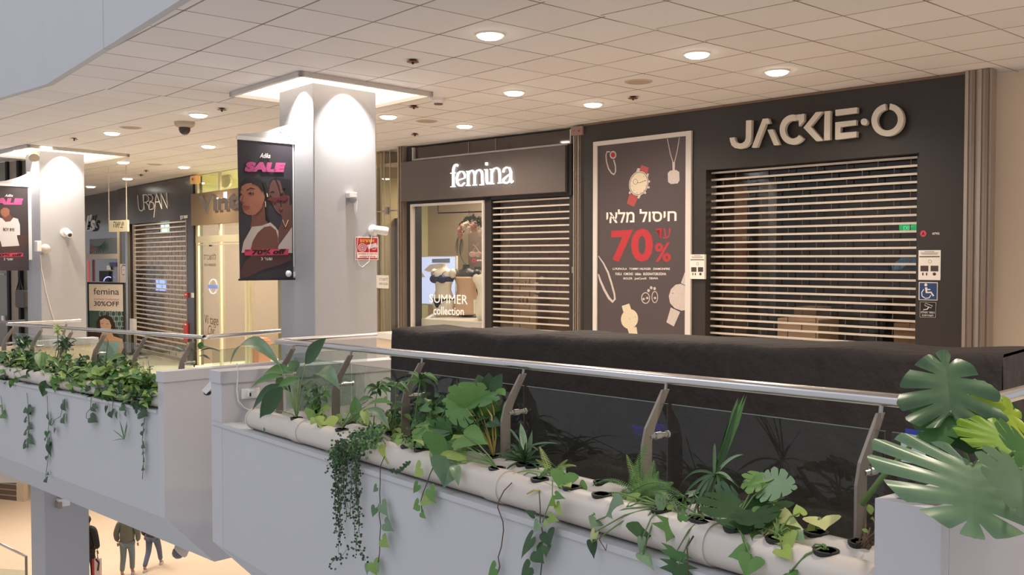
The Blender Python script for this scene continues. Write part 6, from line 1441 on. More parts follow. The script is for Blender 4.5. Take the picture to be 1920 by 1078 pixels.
bush(A, 'small_bush', 'low mixed green plant with yellow tips before the taupe crate', 735, (738, 775), (22, 30), 34, 9, ['lance', 'heart'], ['leaf_mid', 'leaf_light', 'leaf_dark'], pn=1, n=.32, seed=8)
# --- creeper with tiny leaves
P = Plant(A, 'creeping_fig', 'creeping plant with masses of tiny dark leaves spilling down the white fascia', 672, pn=0); rr = random.Random(21); mbl = P.mb('leaves', 'leaf_dark'); mbm = P.mb('leaves_top', 'leaf_mid')
def tiny(mb, p, s_, nn):
    a = rr.uniform(0, 6.28); u = nn.orthogonal().normalized(); v = nn.cross(u); d = u*math.cos(a)+v*math.sin(a); e_ = nn.cross(d); mb.cur = rr.random()
    mb.add([p, p+d*s_*.5+e_*s_*.42, p+d*s_, p+d*s_*.5-e_*s_*.42], [(0, 1, 2, 3)]); mb.cur = .5
for i in range(1400):
    u = rr.random(); x = 622+u*88+rr.gauss(0, 5); y = 808+(1-u)*38+rr.gauss(0, 9)+rr.random()*18
    tiny(mbm if rr.random() < .6 else mbl, A.at(x, y, rr.uniform(-.06, .16)), rr.uniform(.016, .027), nrm(V((0, 5, 1)), rr))
strands = []
for i in range(26):
    x0 = rr.uniform(630, 672); ln = rr.uniform(90, 235) if i > 6 else rr.uniform(30, 90); pts = []; x = x0; y = 832; nn_ = rr.uniform(-.10, -.02)
    while y < 832+ln: pts.append(A.at(x, y, nn_)); y += 12; x += rr.gauss(0, 1.6)-.12
    P.mb('stems', 'vine_dark').tube(pts, .0016, 4, cap=False)
    for q in pts:
        for _ in range(rr.choice([1, 2, 3, 4])): tiny(mbl, q+V((rr.gauss(0, .012), rr.gauss(0, .008), rr.gauss(0, .02))), rr.uniform(.013, .024), nrm(q, rr, up=.3, cam_=1))
for (x, y), (x1, y1) in (((655, 850), (612, 885)), ((650, 1030), (618, 1062)), ((668, 1010), (685, 1052)), ((640, 835), (618, 858))):
    pts = [A.at(x+(x1-x)*k/6, y+(y1-y)*k/6+3*math.sin(k), -.06) for k in range(7)]; P.mb('stems', 'vine_dark').tube(pts, .0016, 4)
    for q in pts:
        for _ in range(3): tiny(mbl, q+V((rr.gauss(0, .012), 0, rr.gauss(0, .014))), .02, nrm(q, rr, up=.3, cam_=1))
P.done()
P = Plant(A, 'trailing_pothos', 'pothos leaf bunch beside the creeping fig with one long bare vine down the fascia', 700, pn=0)
for b, t, w in (((728, 840, .05), (727, 868, .0), 22), ((712, 826, .1), (700, 838, .05), 12), ((735, 822, .2), (752, 812, .2), 12), ((716, 800, .3), (735, 776, .3), 6), ((740, 838, .1), (752, 828, .1), 12), ((705, 815, .2), (690, 812, .2), 12)):
    P.leaf(b, t, w, 'heart', 'leaf_light')
P.done()
vine(A, 'long pothos vine hanging straight down right of the creeping fig', [(721, 856), (713, 875), (713, 905), (712, 925), (713, 945), (711, 965), (714, 985), (712, 1010), (712, 1035), (708, 1060), (706, 1085)],
     [(706, 914, 698, 922, 13), (716, 946, 724, 968, 13), (703, 953, 696, 970, 12), (722, 982, 734, 995, 14), (717, 1012, 726, 1026, 14, 'leaf_light'), (700, 1056, 704, 1078, 18, 'leaf_light'), (709, 1058, 708, 1076, 7), (690, 1060, 686, 1078, 10)], m='leaf_bluegreen')
vine(A, 'short pothos vine hanging below the broad heart leaves', [(812, 876, .02), (806, 890), (800, 908), (793, 925), (789, 940), (792, 962)],
     [(788, 878, 774, 893, 20, 'leaf_light'), (783, 910, 772, 925, 12), (806, 918, 812, 942, 15, 'leaf_mid'), (795, 936, 812, 940, 14, 'leaf_light'), (784, 946, 772, 954, 15, 'leaf_mid'), (790, 962, 796, 972, 8)], m='leaf_mid')
vine(A, 'bare brown vine with one green leaf hanging from the front pipe', [(960, 905, .02), (945, 920, -.01), (935, 940), (933, 951), (943, 978), (944, 995), (940, 1025), (934, 1045), (937, 1062), (930, 1085)], [(928, 1066, 912, 1078, 18, 'leaf_mid')], sm='stem_brown')
# --- lobed philodendron group
P = Plant(A, 'lobed_philodendron', 'tall philodendron with deeply lobed dark leaves on golden stems left of a railing post', 925, pn=1); P.sm = 'stem_gold'
for b, t, w, k, lo, m in (((908, 742, .34), (896, 702, .34), 30, 'lance', 0, 'leaf_dark'), ((914, 738, .34), (917, 698, .36), 26, 'lance', 0, 'leaf_dark'), ((922, 742, .34), (942, 700, .34), 28, 'lance', 0, 'leaf_dark'), ((932, 730, .32), (948, 742, .3), 18, 'lance', 0, 'leaf_mid'),
                       ((890, 762, .3), (902, 722, .28), 58, 'monstera', 5, 'leaf_mid'), ((870, 758, .28), (832, 776, .2), 44, 'monstera', 5, 'leaf_mid'), ((893, 745, .3), (931, 742, .3), 26, 'monstera', 4, 'leaf_mid'),
                       ((880, 775, .34), (856, 792, .3), 44, 'monstera', 5, 'leaf_dark'), ((905, 775, .36), (900, 808, .3), 40, 'round', 0, 'leaf_dark'), ((925, 775, .36), (948, 772, .36), 30, 'monstera', 4, 'leaf_dark'), ((868, 742, .36), (845, 752, .36), 22, 'arrow', 0, 'leaf_dark')):
    if k == 'lance': P.leaf(b, t, w, k, m, arch=.05, fold=.2, stem=False)
    else: P.leaf(b, t, w, k, m, lobes=lo, notch=.5, sharp=.2)
P.stem([P.base, (925, 830, .3), (922, 780, .3), (905, 752, .3)], .007, 'stem_gold'); P.stem([P.base, (930, 820, .3), (926, 770, .33), (918, 740, .34)], .006, 'stem_gold')
P.done()
P = Plant(A, 'heart_leaf_philodendron', 'broad bright heart leaved philodendron spreading over the front pipe', 932, pn=0)
for b, t, w, k, lo, m in (((838, 828, .12), (822, 868, .02), 52, 'heart', 0, 'leaf_mid'), ((872, 818, .15), (910, 826, .15), 34, 'heart', 0, 'leaf_mid'), ((843, 868, .02), (832, 912, -.06), 40, 'heart', 0, 'leaf_bluegreen'), ((850, 872, .0), (860, 912, -.06), 22, 'lance', 0, 'leaf_bluegreen'),
                       ((862, 830, .2), (850, 812, .2), 26, 'heart', 0, 'leaf_light'), ((815, 845, .1), (812, 878, .0), 18, 'lance', 0, 'leaf_light'), ((850, 845, .1), (872, 862, .05), 28, 'heart', 0, 'leaf_light')):
    P.leaf(b, t, w, k, m)
P.done()
P = Plant(A, 'lobed_philodendron', 'philodendron with narrow feathery lobed leaves left of the broad heart leaves', 790, pn=0)
for b, t, w, lo, m in (((808, 812, .2), (800, 782, .25), 34, 5, 'leaf_mid'), ((800, 826, .2), (763, 838, .12), 36, 6, 'leaf_mid'), ((812, 836, .15), (774, 858, .05), 34, 6, 'leaf_mid'), ((818, 820, .2), (796, 800, .2), 40, 5, 'leaf_bluegreen'), ((824, 815, .25), (838, 788, .25), 30, 5, 'leaf_mid'), ((806, 800, .3), (776, 796, .3), 22, 4, 'leaf_mid'), ((796, 790, .3), (770, 772, .3), 16, 3, 'leaf_dark')):
    P.leaf(b, t, w, 'monstera', m, lobes=lo, notch=.35, sharp=.24)
P.done()
P = Plant(A, 'string_plant', 'tiny strand of round dark leaves on the front pipe below the feathery philodendron', 800, pn=0, pot=False)
for x, y in ((735, 880), (742, 882), (749, 880), (754, 876), (760, 870), (765, 866)): P.leaf((x, y, -.02), (x+1, y+7, -.03), 6, 'heart', 'leaf_dark', stem=False)
P.done()
P = Plant(A, 'strap_leaf_plant', 'dark strap leaved plant between the lobed philodendron and the small fern', 983, pn=1); rr = random.Random(31)
for i in range(26):
    a = rr.uniform(math.pi*.95, math.pi*2.05); L_ = rr.uniform(30, 62); P.leaf((982+rr.uniform(-5, 5), 868, .28), (982+L_*math.cos(a)*1.1, 868+L_*math.sin(a)+rr.uniform(0, 18), .28+rr.uniform(-.15, .15)), 4.5, 'strap', 'leaf_dark', arch=.22, stem=False, fold=.3)
for b, t, w in (((985, 850, .3), (976, 793, .34), 14), ((990, 862, .3), (998, 806, .3), 9), ((976, 832, .3), (952, 800, .3), 5), ((985, 840, .3), (1048, 832, .3), 5)): P.leaf(b, t, w, 'lance', 'leaf_bluegreen', stem=False, arch=.08)
P.done()
P = Plant(A, 'small_fern', 'small light green fern with a heart leaved pothos beside it', 1012, pn=0)
for b, t, w, ar in (((1034, 892, .15), (1012, 838, .25), 20, .05), ((1028, 892, .12), (971, 886, .1), 18, .15), ((1036, 890, .2), (1080, 874, .2), 14, .2), ((1030, 885, .2), (1005, 862, .25), 14, .1), ((1040, 885, .2), (1064, 862, .25), 12, .1)): P.leaf(b, t, w, 'fern', 'leaf_light', arch=ar, nseg=20)
for b, t, w, m in (((1058, 890, .1), (1050, 918, .05), 30, 'leaf_mid'), ((1046, 880, .2), (1060, 895, .15), 16, 'leaf_bluegreen'), ((975, 895, .1), (966, 906, .05), 16, 'leaf_lime'), ((1060, 908, .08), (1068, 918, .05), 14, 'leaf_light')): P.leaf(b, t, w, 'heart', m)
P.stem([(1012, 920, .02), (988, 926, .0)], .006, 'stem_gold'); P.stem([(1060, 910, .1), (1080, 896, .15)], .006, 'stem_gold')
P.done()
vine(A, 'dark pothos vine with large heart leaves hanging below the small fern', [(1011, 921, .0), (1013, 950), (1013, 978), (1018, 1000), (1017, 1019), (1013, 1035), (1016, 1055), (1013, 1085)],
     [(1009, 982, 998, 998, 16, 'leaf_bluegreen'), (1026, 1000, 1028, 1026, 27), (995, 1011, 968, 1048, 17), (1006, 1034, 1016, 1056, 24), (1024, 1026, 1022, 1044, 14), (992, 1064, 972, 1082, 18), (1000, 965, 982, 956, 8)])
vine(A, 'yellow tipped pothos vine beside the dark heart leaved one', [(1036, 900, .05), (1036, 930, -.02), (1026, 955), (1017, 980)], [(1034, 938, 1040, 948, 12, 'leaf_lime'), (1044, 948, 1052, 968, 10, 'leaf_light'), (1030, 970, 1044, 976, 12, 'leaf_light'), (1024, 978, 1020, 990, 8, 'leaf_light'), (1042, 928, 1056, 934, 9, 'leaf_mid')], sm='stem_green')
P = Plant(A, 'boston_fern', 'large bright Boston fern with upright and arching fronds', 1128, pn=0); c = (1195, 935, .2)
P2_ = P
for t, w, ar in (((1211, 831, .3), 24, .0), ((1175, 853, .3), 22, .0), ((1226, 864, .3), 22, .03), ((1196, 862, .3), 20, .0), ((1187, 880, .3), 22, .0), ((1234, 884, .3), 22, .05), ((1268, 958, .15), 26, .3), ((1280, 930, .2), 24, .3), ((1262, 905, .3), 22, .2), ((1290, 968, .1), 20, .3),
                 ((1085, 962, .05), 24, .2), ((1098, 950, .08), 24, .25), ((1112, 910, .2), 14, .35), ((1118, 930, .15), 26, .15), ((1130, 955, .08), 24, .15), ((1108, 968, .0), 22, .2), ((1160, 905, .3), 20, .1), ((1150, 930, .2), 26, .15), ((1245, 935, .2), 24, .1), ((1215, 900, .3), 22, .0), ((1175, 950, .05), 22, .1), ((1140, 925, .25), 22, .2), ((1220, 925, .25), 24, .1), ((1205, 870, .35), 22, .0))+tuple(((1195+rnd.uniform(-75, 70), 915+rnd.uniform(-38, 45), .18+rnd.uniform(-.1, .14)), rnd.uniform(18, 26), rnd.uniform(.05, .3)) for _ in range(9)):
    P.leaf((c[0]+rnd.uniform(-22, 22), c[1]+rnd.uniform(-6, 14), c[2]), t, w*1.25, 'fern', 'leaf_mid' if rnd.random() < .9 else 'leaf_light', arch=ar, nseg=30, stem=False)
P.done()
P = Plant(A, 'variegated_pothos', 'pothos with grey green and dark leaves growing under the Boston fern', 1240, pn=0)
for b, t, w, m in (((1165, 955, .05), (1135, 965, .0), 36, 'leaf_bluegreen'), ((1118, 976, .0), (1108, 988, -.04), 18, 'leaf_bluegreen'), ((1115, 998, -.04), (1106, 1022, -.05), 8, 'leaf_pale'), ((1215, 965, .1), (1228, 985, .03), 34, 'leaf_mid'), ((1205, 985, .02), (1209, 1016, -.03), 34, 'leaf_dark'), ((1110, 1018, -.05), (1114, 1048, -.06), 11, 'leaf_dark'),
                   ((1203, 1012, -.04), (1200, 1040, -.06), 9, 'leaf_bluegreen'), ((1205, 1040, -.05), (1226, 1066, -.07), 14, 'leaf_bluegreen'), ((1240, 935, .1), (1238, 968, .05), 13, 'leaf_bluegreen'), ((1180, 948, .1), (1195, 955, .1), 20, 'leaf_light'), ((1100, 922, .15), (1082, 932, .12), 28, 'leaf_mid'), ((1250, 955, .1), (1262, 968, .1), 16, 'leaf_light'), ((1188, 935, .15), (1175, 925, .15), 18, 'leaf_light')):
    P.leaf(b, t, w, 'heart', m)
P.stem([(1128, 1000, -.02), (1124, 1012, -.05), (1136, 1032, -.06), (1138, 1020, -.05)], .003, 'stem_brown')
P.done()
P = Plant(A, 'lobed_ivy', 'ivy like plant with pointed lobed leaves hanging over the front pipe', 1320, pn=0)
for b, t, w, m in (((1266, 985, .05), (1250, 1012, -.03), 46, 'leaf_mid'), ((1275, 978, .05), (1292, 968, .05), 26, 'leaf_mid'), ((1268, 1035, -.04), (1258, 1058, -.06), 34, 'leaf_mid'), ((1272, 1060, -.05), (1266, 1090, -.07), 38, 'leaf_dark'), ((1300, 925, .2), (1286, 915, .25), 14, 'leaf_bluegreen')):
    P.leaf(b, t, w, 'ivy', m, cup=.05)
P.stem([(1300, 1005, .0), (1288, 1025, -.04), (1290, 1060, -.05), (1289, 1090, -.05)], .004, 'vine_dark')
P.stem([(1385, 1030, .1), (1350, 990, .1), (1300, 960, .15), (1262, 935, .2)], .005); P.stem([(1385, 1030, .1), (1345, 975, .15), (1312, 940, .2), (1295, 925, .2)], .005)
P.done()
P = Plant(A, 'dracaena', 'tall dracaena with an upright bundle of strap leaves reaching the handrail', 1312, pn=0); rr = random.Random(41); cx = (1342, 890, .22)
for i in range(11):
    P.leaf((1343+rr.uniform(-5, 5), 885, .22), (1393+rr.uniform(-16, 8), 742+rr.uniform(-4, 45), .36+rr.uniform(-.06, .06)), 8, 'strap', 'leaf_mid' if i % 3 else 'leaf_dark', stem=False, arch=.02, fold=.35, tint=.3, seg=10)
for t in ((1276, 912), (1282, 930), (1290, 962), (1300, 950), (1321, 948), (1312, 968), (1334, 950), (1371, 932), (1388, 917), (1394, 852), (1360, 945), (1352, 965), (1296, 985), (1306, 925), (1340, 830), (1376, 905)):
    P.leaf((1341+rr.uniform(-4, 4), 890, .22), (t[0], t[1], .22+rr.uniform(-.12, .12)), 6, 'strap', rr.choice(['leaf_dark', 'leaf_dark', 'leaf_bluegreen']), stem=False, arch=.25, fold=.3, seg=10)
for x in (1308, 1315, 1322): P.stem([P.base, (x, 950, .2), (1341, 892, .22)], .006, 'vine_dark')
P.done()
P = Plant(A, 'lobed_philodendron', 'philodendron with a large dark lobed leaf below a light jagged one', 1378, pn=0)
for b, t, w, lo, m in (((1425, 905, .2), (1390, 892, .25), 30, 4, 'leaf_mid'), ((1440, 908, .2), (1490, 910, .2), 36, 6, 'leaf_bluegreen'), ((1425, 905, .25), (1436, 884, .3), 34, 4, 'leaf_mid'), ((1395, 942, .15), (1396, 994, .05), 84, 6, 'leaf_dark'), ((1385, 938, .2), (1360, 965, .15), 50, 5, 'leaf_dark'), ((1415, 960, .1), (1425, 985, .05), 46, 4, 'leaf_dark')):
    P.leaf(b, t, w, 'monstera', m, lobes=lo, notch=.5, sharp=.22)
for b, t, w, m in (((1400, 1036, .0), (1364, 1042, -.05), 22, 'leaf_mid'), ((1408, 1048, -.02), (1396, 1082, -.07), 28, 'leaf_mid'), ((1378, 935, .2), (1345, 930, .2), 16, 'leaf_bluegreen')): P.leaf(b, t, w, 'heart' if w > 20 else 'lance', m)
P.done()
P = Plant(A, 'cream_pothos', 'pothos with cream and pale green leaves in the hole right of the dark lobed leaf', 1458, pn=0)
for b, t, w, m in (((1436, 960, .15), (1432, 995, .1), 28, 'leaf_mid'), ((1452, 962, .2), (1500, 982, .15), 24, 'leaf_pale'), ((1443, 948, .25), (1432, 930, .3), 16, 'leaf_light'), ((1446, 930, .28), (1455, 948, .25), 14, 'leaf_light'), ((1500, 962, .2), (1492, 940, .25), 14, 'leaf_light'), ((1430, 1005, .1), (1420, 1030, .02), 26, 'leaf_mid'), ((1468, 1005, .1), (1484, 1025, .05), 30, 'leaf_light'),
                   ((1466, 1030, .03), (1484, 1048, .0), 20, 'leaf_light'), ((1450, 985, .15), (1440, 1015, .1), 24, 'leaf_pale'), ((1478, 985, .18), (1470, 1005, .15), 26, 'leaf_light'), ((1462, 975, .2), (1480, 985, .2), 24, 'leaf_light'), ((1490, 1000, .15), (1508, 1014, .1), 16, 'leaf_bluegreen'), ((1402, 995, .1), (1414, 1018, .1), 18, 'leaf_pale')):
    P.leaf(b, t, w, 'heart', m)
P.done()
P = Plant(A, 'cream_pothos', 'young pothos with one cream and one yellow leaf in a black pot', 1530, pn=1)
P.leaf((1541, 972, .3), (1546, 990, .25), 38, 'heart', 'leaf_pale', tint=.9); P.leaf((1532, 996, .28), (1510, 1006, .22), 22, 'heart', 'leaf_light', tint=.9); P.done()
P = Plant(A, 'seedling', 'small green seedling leaves in a black pot at the front near the right box', 1549, pn=0)
for b, t, w in (((1538, 1038, .12), (1566, 1046, .08), 14), ((1512, 1038, .1), (1506, 1054, .05), 18), ((1555, 1055, .1), (1552, 1070, .05), 16), ((1480, 1074, .0), (1496, 1082, -.02), 20)): P.leaf(b, t, w, 'heart', 'leaf_mid')
P.done()
P = Plant(A, 'woody_plant', 'bare brown twisted stems growing from the hole beside the right box', 1614, pn=1, pot=True); rr = random.Random(51)
for i in range(14):
    x1, y1 = 1622+rr.uniform(-6, 22), rr.uniform(955, 1010); P.stem([(1614+rr.uniform(-12, 14), 1040, .26), (1606+rr.uniform(0, 28), 1018+rr.uniform(-6, 8), .24), (x1-4, (y1+1018)/2, .26), (x1, y1, .28)], .005, 'stem_brown')
for b, t, w in (((1634, 965, .3), (1628, 945, .3), 14), ((1640, 985, .25), (1632, 972, .2), 12), ((1628, 1000, .2), (1616, 992, .2), 8)): P.leaf(b, t, w, 'lance', 'leaf_light', stem=False)
P.done()
for x, pn_, lb in ((1072, 0, 'empty black net pot in the front pipe left of the Boston fern'), (1000, 1, 'empty black net pot in the rear pipe behind the small fern'), (1130, 1, 'empty black net pot in the rear pipe behind the Boston fern'), (1255, 1, 'empty black net pot in the rear pipe right of the fern'), (1400, 1, 'empty black net pot in the rear pipe behind the dark lobed leaf')):
    root = thing('net_pot', lb, 'plant pot'); t = A.t_at(x, PN[pn_], RP*2); c = A.P(t, PN[pn_], RP*2+.004); mb = MB(); mb.lathe(c+V((0, 0, -.012)), (0, 0, 1), [(0, .042), (.014, .046), (.018, .046), (.018, .034), (.006, .03)], 18); obj('rim', mb, 'pot_black', root)
    mb = MB(); mb.lathe(c+V((0, 0, -.004)), (0, 0, 1), [(0, .03), (.006, .028)], 14); obj('fill', mb, 'soil', root)
for a_ in (('small_bush', 'low mixed leafy plant between the arrowhead plant and the creeping fig', 655, (668, 792), (30, 18), 26, 9, ['heart', 'lance'], ['leaf_mid', 'leaf_dark', 'leaf_light'], 1, .3, 91),
           ('small_bush', 'dense leafy plant behind the feathery philodendron', 815, (812, 770), (40, 34), 60, 13, ['lance', 'arrow', 'heart'], ['leaf_mid', 'leaf_dark'], 1, .34, 92),
           ('small_bush', 'low leafy plant right of the creeping fig top', 765, (760, 830), (26, 16), 30, 9, ['heart', 'ovate'], ['leaf_mid', 'leaf_light'], 0, .15, 93),
           ('small_bush', 'dark leafy plant under the tall lobed philodendron', 870, (890, 800), (36, 30), 50, 13, ['lance', 'heart'], ['leaf_dark', 'leaf_mid'], 1, .34, 94),
           ('small_bush', 'low green plant right of the Boston fern', 1285, (1268, 950), (22, 18), 26, 10, ['lance', 'heart'], ['leaf_mid', 'leaf_dark'], 1, .3, 95),
           ('small_bush', 'low green plant at the foot of the dracaena', 1345, (1345, 985), (20, 16), 20, 11, ['heart', 'lance'], ['leaf_mid', 'leaf_light'], 1, .28, 96)):
    bush(A, *a_[:9], pn=a_[9], n=a_[10], seed=a_[11])
# --- monstera in the right box
class Q_: pass
P = Plant(A, 'monstera', 'large monstera with split leaves rising from the white box at the right edge', None)
def Y3(x, y, Y): return py(x, y, Y)
cs = A.P((tA0+tP1)/2, .5, hP-.08)
def ml(b, t, w, m, lobes, nv, tint=.5, **k):
    W_ = w/FPX*b.y; polar(P.mb('leaves', m), b, t, W_, 'monstera', n=V(nv).normalized(), lobes=lobes, tint=tint, nr=7, **k); return b
def pet(b, r=.006):
    q = cs; P.mb('stems', 'stem_green').tube([q, q*.6+b*.4+V((0, 0, -.02)), q*.2+b*.8+V((0, .02, .01)), b], r, 6)
b = ml(Y3(1781, 772, 2.95), Y3(1777, 652, 3.02), 104, 'leaf_bluegreen', 6, (.15, -1, .25), .05, notch=.32, sharp=.24, droop=.10, cup=.12, rip=.05); pet(b)
b = ml(Y3(1818, 768, 3.05), Y3(1822, 850, 3.0), 92, 'leaf_dark', 0, (-.1, -1, .3), .2, droop=.1, cup=.05); pet(b)
b = ml(Y3(1760, 770, 2.98), Y3(1752, 842, 2.9), 50, 'leaf_mid', 6, (-.3, -1, .35), .1, notch=.5, sharp=.15, droop=.1)
b = ml(Y3(1820, 872, 2.62), Y3(1834, 1000, 2.46), 176, 'leaf_bluegreen', 7, (.05, -.62, .8), .6, notch=.30, sharp=.26, droop=.12, cup=-.10, rip=.03); pet(b, .008)
b = ml(Y3(1856, 786, 2.98), Y3(1916, 772, 3.0), 78, 'leaf_lime', 7, (.1, -.8, .6), .95, notch=.5, sharp=.14, droop=.05, rip=.03); pet(b)
b = ml(Y3(1868, 838, 2.85), Y3(1866, 782, 2.95), 78, 'leaf_lime', 6, (0, -.9, .5), .3, notch=.55, sharp=.14, droop=.05, rip=.04); pet(b)
b = ml(Y3(1840, 770, 3.0), Y3(1832, 732, 3.02), 40, 'leaf_lime', 4, (-.2, -.9, .4), .8, notch=.6, sharp=.16); pet(b)
b = ml(Y3(1902, 848, 2.6), Y3(1935, 838, 2.6), 66, 'leaf_mid', 5, (.2, -.8, .6), .3, notch=.5, sharp=.14); pet(b)
b = ml(Y3(1912, 880, 2.5), Y3(1926, 965, 2.4), 84, 'leaf_bluegreen', 6, (.2, -.8, .6), .3, notch=.5, sharp=.14); pet(b)
P.mb('stems', 'stem_green').tube([A.at(1616, 945, .3), A.at(1650, 900, .3), A.at(1690, 855, .25), Y3(1731, 810, 3.0), Y3(1775, 778, 2.96)], [.012, .011, .009, .007, .005], 8)
P.done()
# --- left bay foliage
def tuft(label, base, ctr, num, L0, L1, w, m, seed, pn=1, n=.34, a0=0, a1=6.283, kind='lance', stem_=True):
    rr = random.Random(seed); P = Plant(B, 'leafy_tuft', label, base, pn=pn)
    for i in range(num):
        a = a0+(a1-a0)*i/num+rr.uniform(-.25, .25); L_ = rr.uniform(L0, L1)
        P.leaf((ctr[0]+rr.uniform(-4, 4), ctr[1]+rr.uniform(-12, 10), n+rr.uniform(-.08, .08)), (ctr[0]+L_*math.cos(a), ctr[1]+L_*math.sin(a)*.8-3, n+rr.uniform(-.1, .1)), w, kind, m, arch=.1, stem=(i == 0), seg=6)
    if stem_: P.stem([P.base, (ctr[0]+2, (ctr[1]+700)/2, n), (ctr[0], ctr[1], n)], .009, 'vine_dark')
    P.done()
tuft('dark rosette of oval leaves at the left end of the left balustrade', 40, (44, 645), 26, 10, 22, 7, 'leaf_dark', 61)
tuft('dark narrow leaved tuft on a stem before the third railing post', 118, (122, 648), 34, 12, 26, 4.5, 'leaf_dark', 62)
tuft('small light green tuft touching the left handrail', 100, (108, 622), 18, 8, 16, 3.4, 'leaf_light', 63, n=.42)
bush(B, 'leafy_bush', 'dense green bush at the far left end of the left ledge', 18, (16, 676), (22, 18), 46, 10, ['ovate', 'heart'], ['leaf_mid', 'leaf_dark', 'leaf_light'], n=.2, seed=71)
bush(B, 'leafy_bush', 'dark green leafy bush below the oval leaved rosette', 48, (46, 672), (24, 18), 50, 10, ['ovate', 'lance'], ['leaf_mid', 'leaf_dark'], n=.22, seed=72)
P = Plant(B, 'peace_lily', 'peace lily with two very broad leaves in the middle of the left ledge', 84, pn=0)
for b, t, w, m in (((78, 660, .2), (76, 692, .1), 24, 'leaf_mid'), ((62, 690, .1), (52, 712, .02), 16, 'leaf_dark'), ((80, 692, .1), (92, 712, .05), 18, 'leaf_mid'), ((92, 712, .05), (80, 744, -.05), 26, 'leaf_dark'), ((88, 668, .2), (120, 700, .15), 8, 'leaf_mid'), ((60, 672, .2), (44, 686, .2), 12, 'leaf_mid'), ((96, 700, .0), (104, 738, -.05), 12, 'leaf_mid')): P.leaf(b, t, w, 'lance', m, arch=.08)
P.done()
bush(B, 'leafy_bush', 'green bush with narrow leaves before the second glass panel', 110, (112, 690), (26, 16), 60, 9, ['lance', 'ovate'], ['leaf_mid', 'leaf_light', 'leaf_dark'], n=.2, seed=73)
bush(B, 'golden_pothos', 'bright pothos left of the advertising board', 150, (150, 700), (24, 12), 60, 10, ['heart'], ['leaf_mid', 'leaf_light'], n=.16, seed=74)
bush(B, 'golden_pothos', 'bright yellow green pothos below the woman on the advertising board', 195, (198, 706), (30, 15), 90, 11, ['heart', 'ovate'], ['leaf_mid', 'leaf_light', 'leaf_light'], n=.15, seed=75)
P = Plant(B, 'arum_plant', 'single broad pointed leaf rising before the advertising board', 212, pn=0)
for b, t, w, m in (((198, 688, .2), (236, 668, .2), 17, 'leaf_mid'), ((212, 694, .15), (238, 694, .1), 12, 'leaf_mid'), ((205, 700, .15), (188, 712, .1), 12, 'leaf_dark')): P.leaf(b, t, w, 'lance', m, arch=.12)
P.stem([(196, 700, .2), (200, 660, .25), (203, 640, .3), (198, 632, .3)], .005, 'vine_dark')
P.done()
bush(B, 'golden_pothos', 'bright yellow green pothos before the left roller grille', 240, (240, 712), (28, 15), 90, 11, ['heart', 'ovate'], ['leaf_mid', 'leaf_light', 'leaf_light'], n=.15, seed=76)
bush(B, 'golden_pothos', 'drooping pothos at the right end of the left ledge', 275, (272, 720), (16, 22), 60, 10, ['heart', 'ovate'], ['leaf_mid', 'leaf_dark', 'leaf_light'], n=.1, seed=77)
P = Plant(B, 'wiry_plant', 'thin wiry sprigs with small leaves before the left roller grille', 262, pn=1); rr = random.Random(78)
for i in range(9):
    x = 262+rr.uniform(-6, 24); P.stem([P.base, (x, 705, .3), (x+rr.uniform(-5, 5), 680+rr.uniform(-8, 8), .3)], .003, 'stem_green')
    for k in range(4): P.leaf((x, 690+k*5, .3), (x+rr.uniform(-7, 7), 688+k*5, .3), 4, 'ovate', 'leaf_light', stem=False)
P.done()
P = Plant(B, 'ledge_sprig', 'small wide leaved sprig behind the last left railing post', None)
for b, t, w, m in (((362, 655, .6), (352, 641, .6), 10, 'leaf_mid'), ((366, 660, .6), (395, 652, .6), 6, 'leaf_bluegreen'), ((370, 662, .6), (415, 660, .6), 5, 'leaf_dark'), ((375, 655, .6), (378, 640, .6), 12, 'leaf_mid'), ((360, 665, .6), (340, 672, .6), 6, 'leaf_dark'), ((372, 668, .6), (395, 675, .6), 6, 'leaf_dark'), ((350, 660, .6), (322, 652, .6), 9, 'leaf_bluegreen'), ((355, 668, .6), (335, 680, .6), 6, 'leaf_dark')): P.leaf(b, t, w, 'lance', m, arch=.12)
P.stem([(364, 688, .6), (364, 655, .6)], .008, 'vine_dark'); P.done()
for lb, base, ctr, rad, num, w, ms, n_, sd in (
    ('messy light green foliage around the second left railing post', 70, (72, 684), (34, 20), 60, 8, ['leaf_mid', 'leaf_light', 'leaf_dark'], .3, 171),
    ('messy narrow leaved foliage before the third left railing post', 128, (134, 686), (30, 24), 70, 7, ['leaf_mid', 'leaf_dark', 'leaf_light'], .32, 172),
    ('green climbing foliage left of the woman on the advertising board', 168, (172, 690), (26, 20), 60, 8, ['leaf_mid', 'leaf_dark'], .32, 173),
    ('spreading foliage between the advertising board and the left grille', 222, (226, 694), (32, 20), 70, 8, ['leaf_mid', 'leaf_light', 'leaf_dark'], .3, 174),
    ('trailing leafy foliage over the left planting pipe at its left end', 25, (26, 706), (30, 12), 36, 8, ['leaf_mid', 'leaf_dark'], .02, 175),
    ('trailing leafy foliage over the left planting pipe below the third post', 120, (128, 716), (30, 14), 44, 9, ['leaf_mid', 'leaf_light'], .03, 176),
    ('trailing leafy foliage over the left planting pipe below the advertising board', 180, (190, 730), (36, 14), 60, 10, ['leaf_mid', 'leaf_light', 'leaf_dark'], .02, 177),
    ('trailing leafy foliage over the left planting pipe at its right end', 250, (256, 744), (28, 16), 60, 10, ['leaf_mid', 'leaf_dark', 'leaf_light'], .0, 178)):
    bush(B, 'trailing_plant', lb, base, ctr, rad, num, w, ['lance', 'heart', 'ovate'], ms, n=n_, seed=sd, up=.15, depth=.06)
cL = lambda x, y: (x/5.39, 600+y/5.39); c3_ = lambda x, y: (x/3.39, 760+y/3.39)
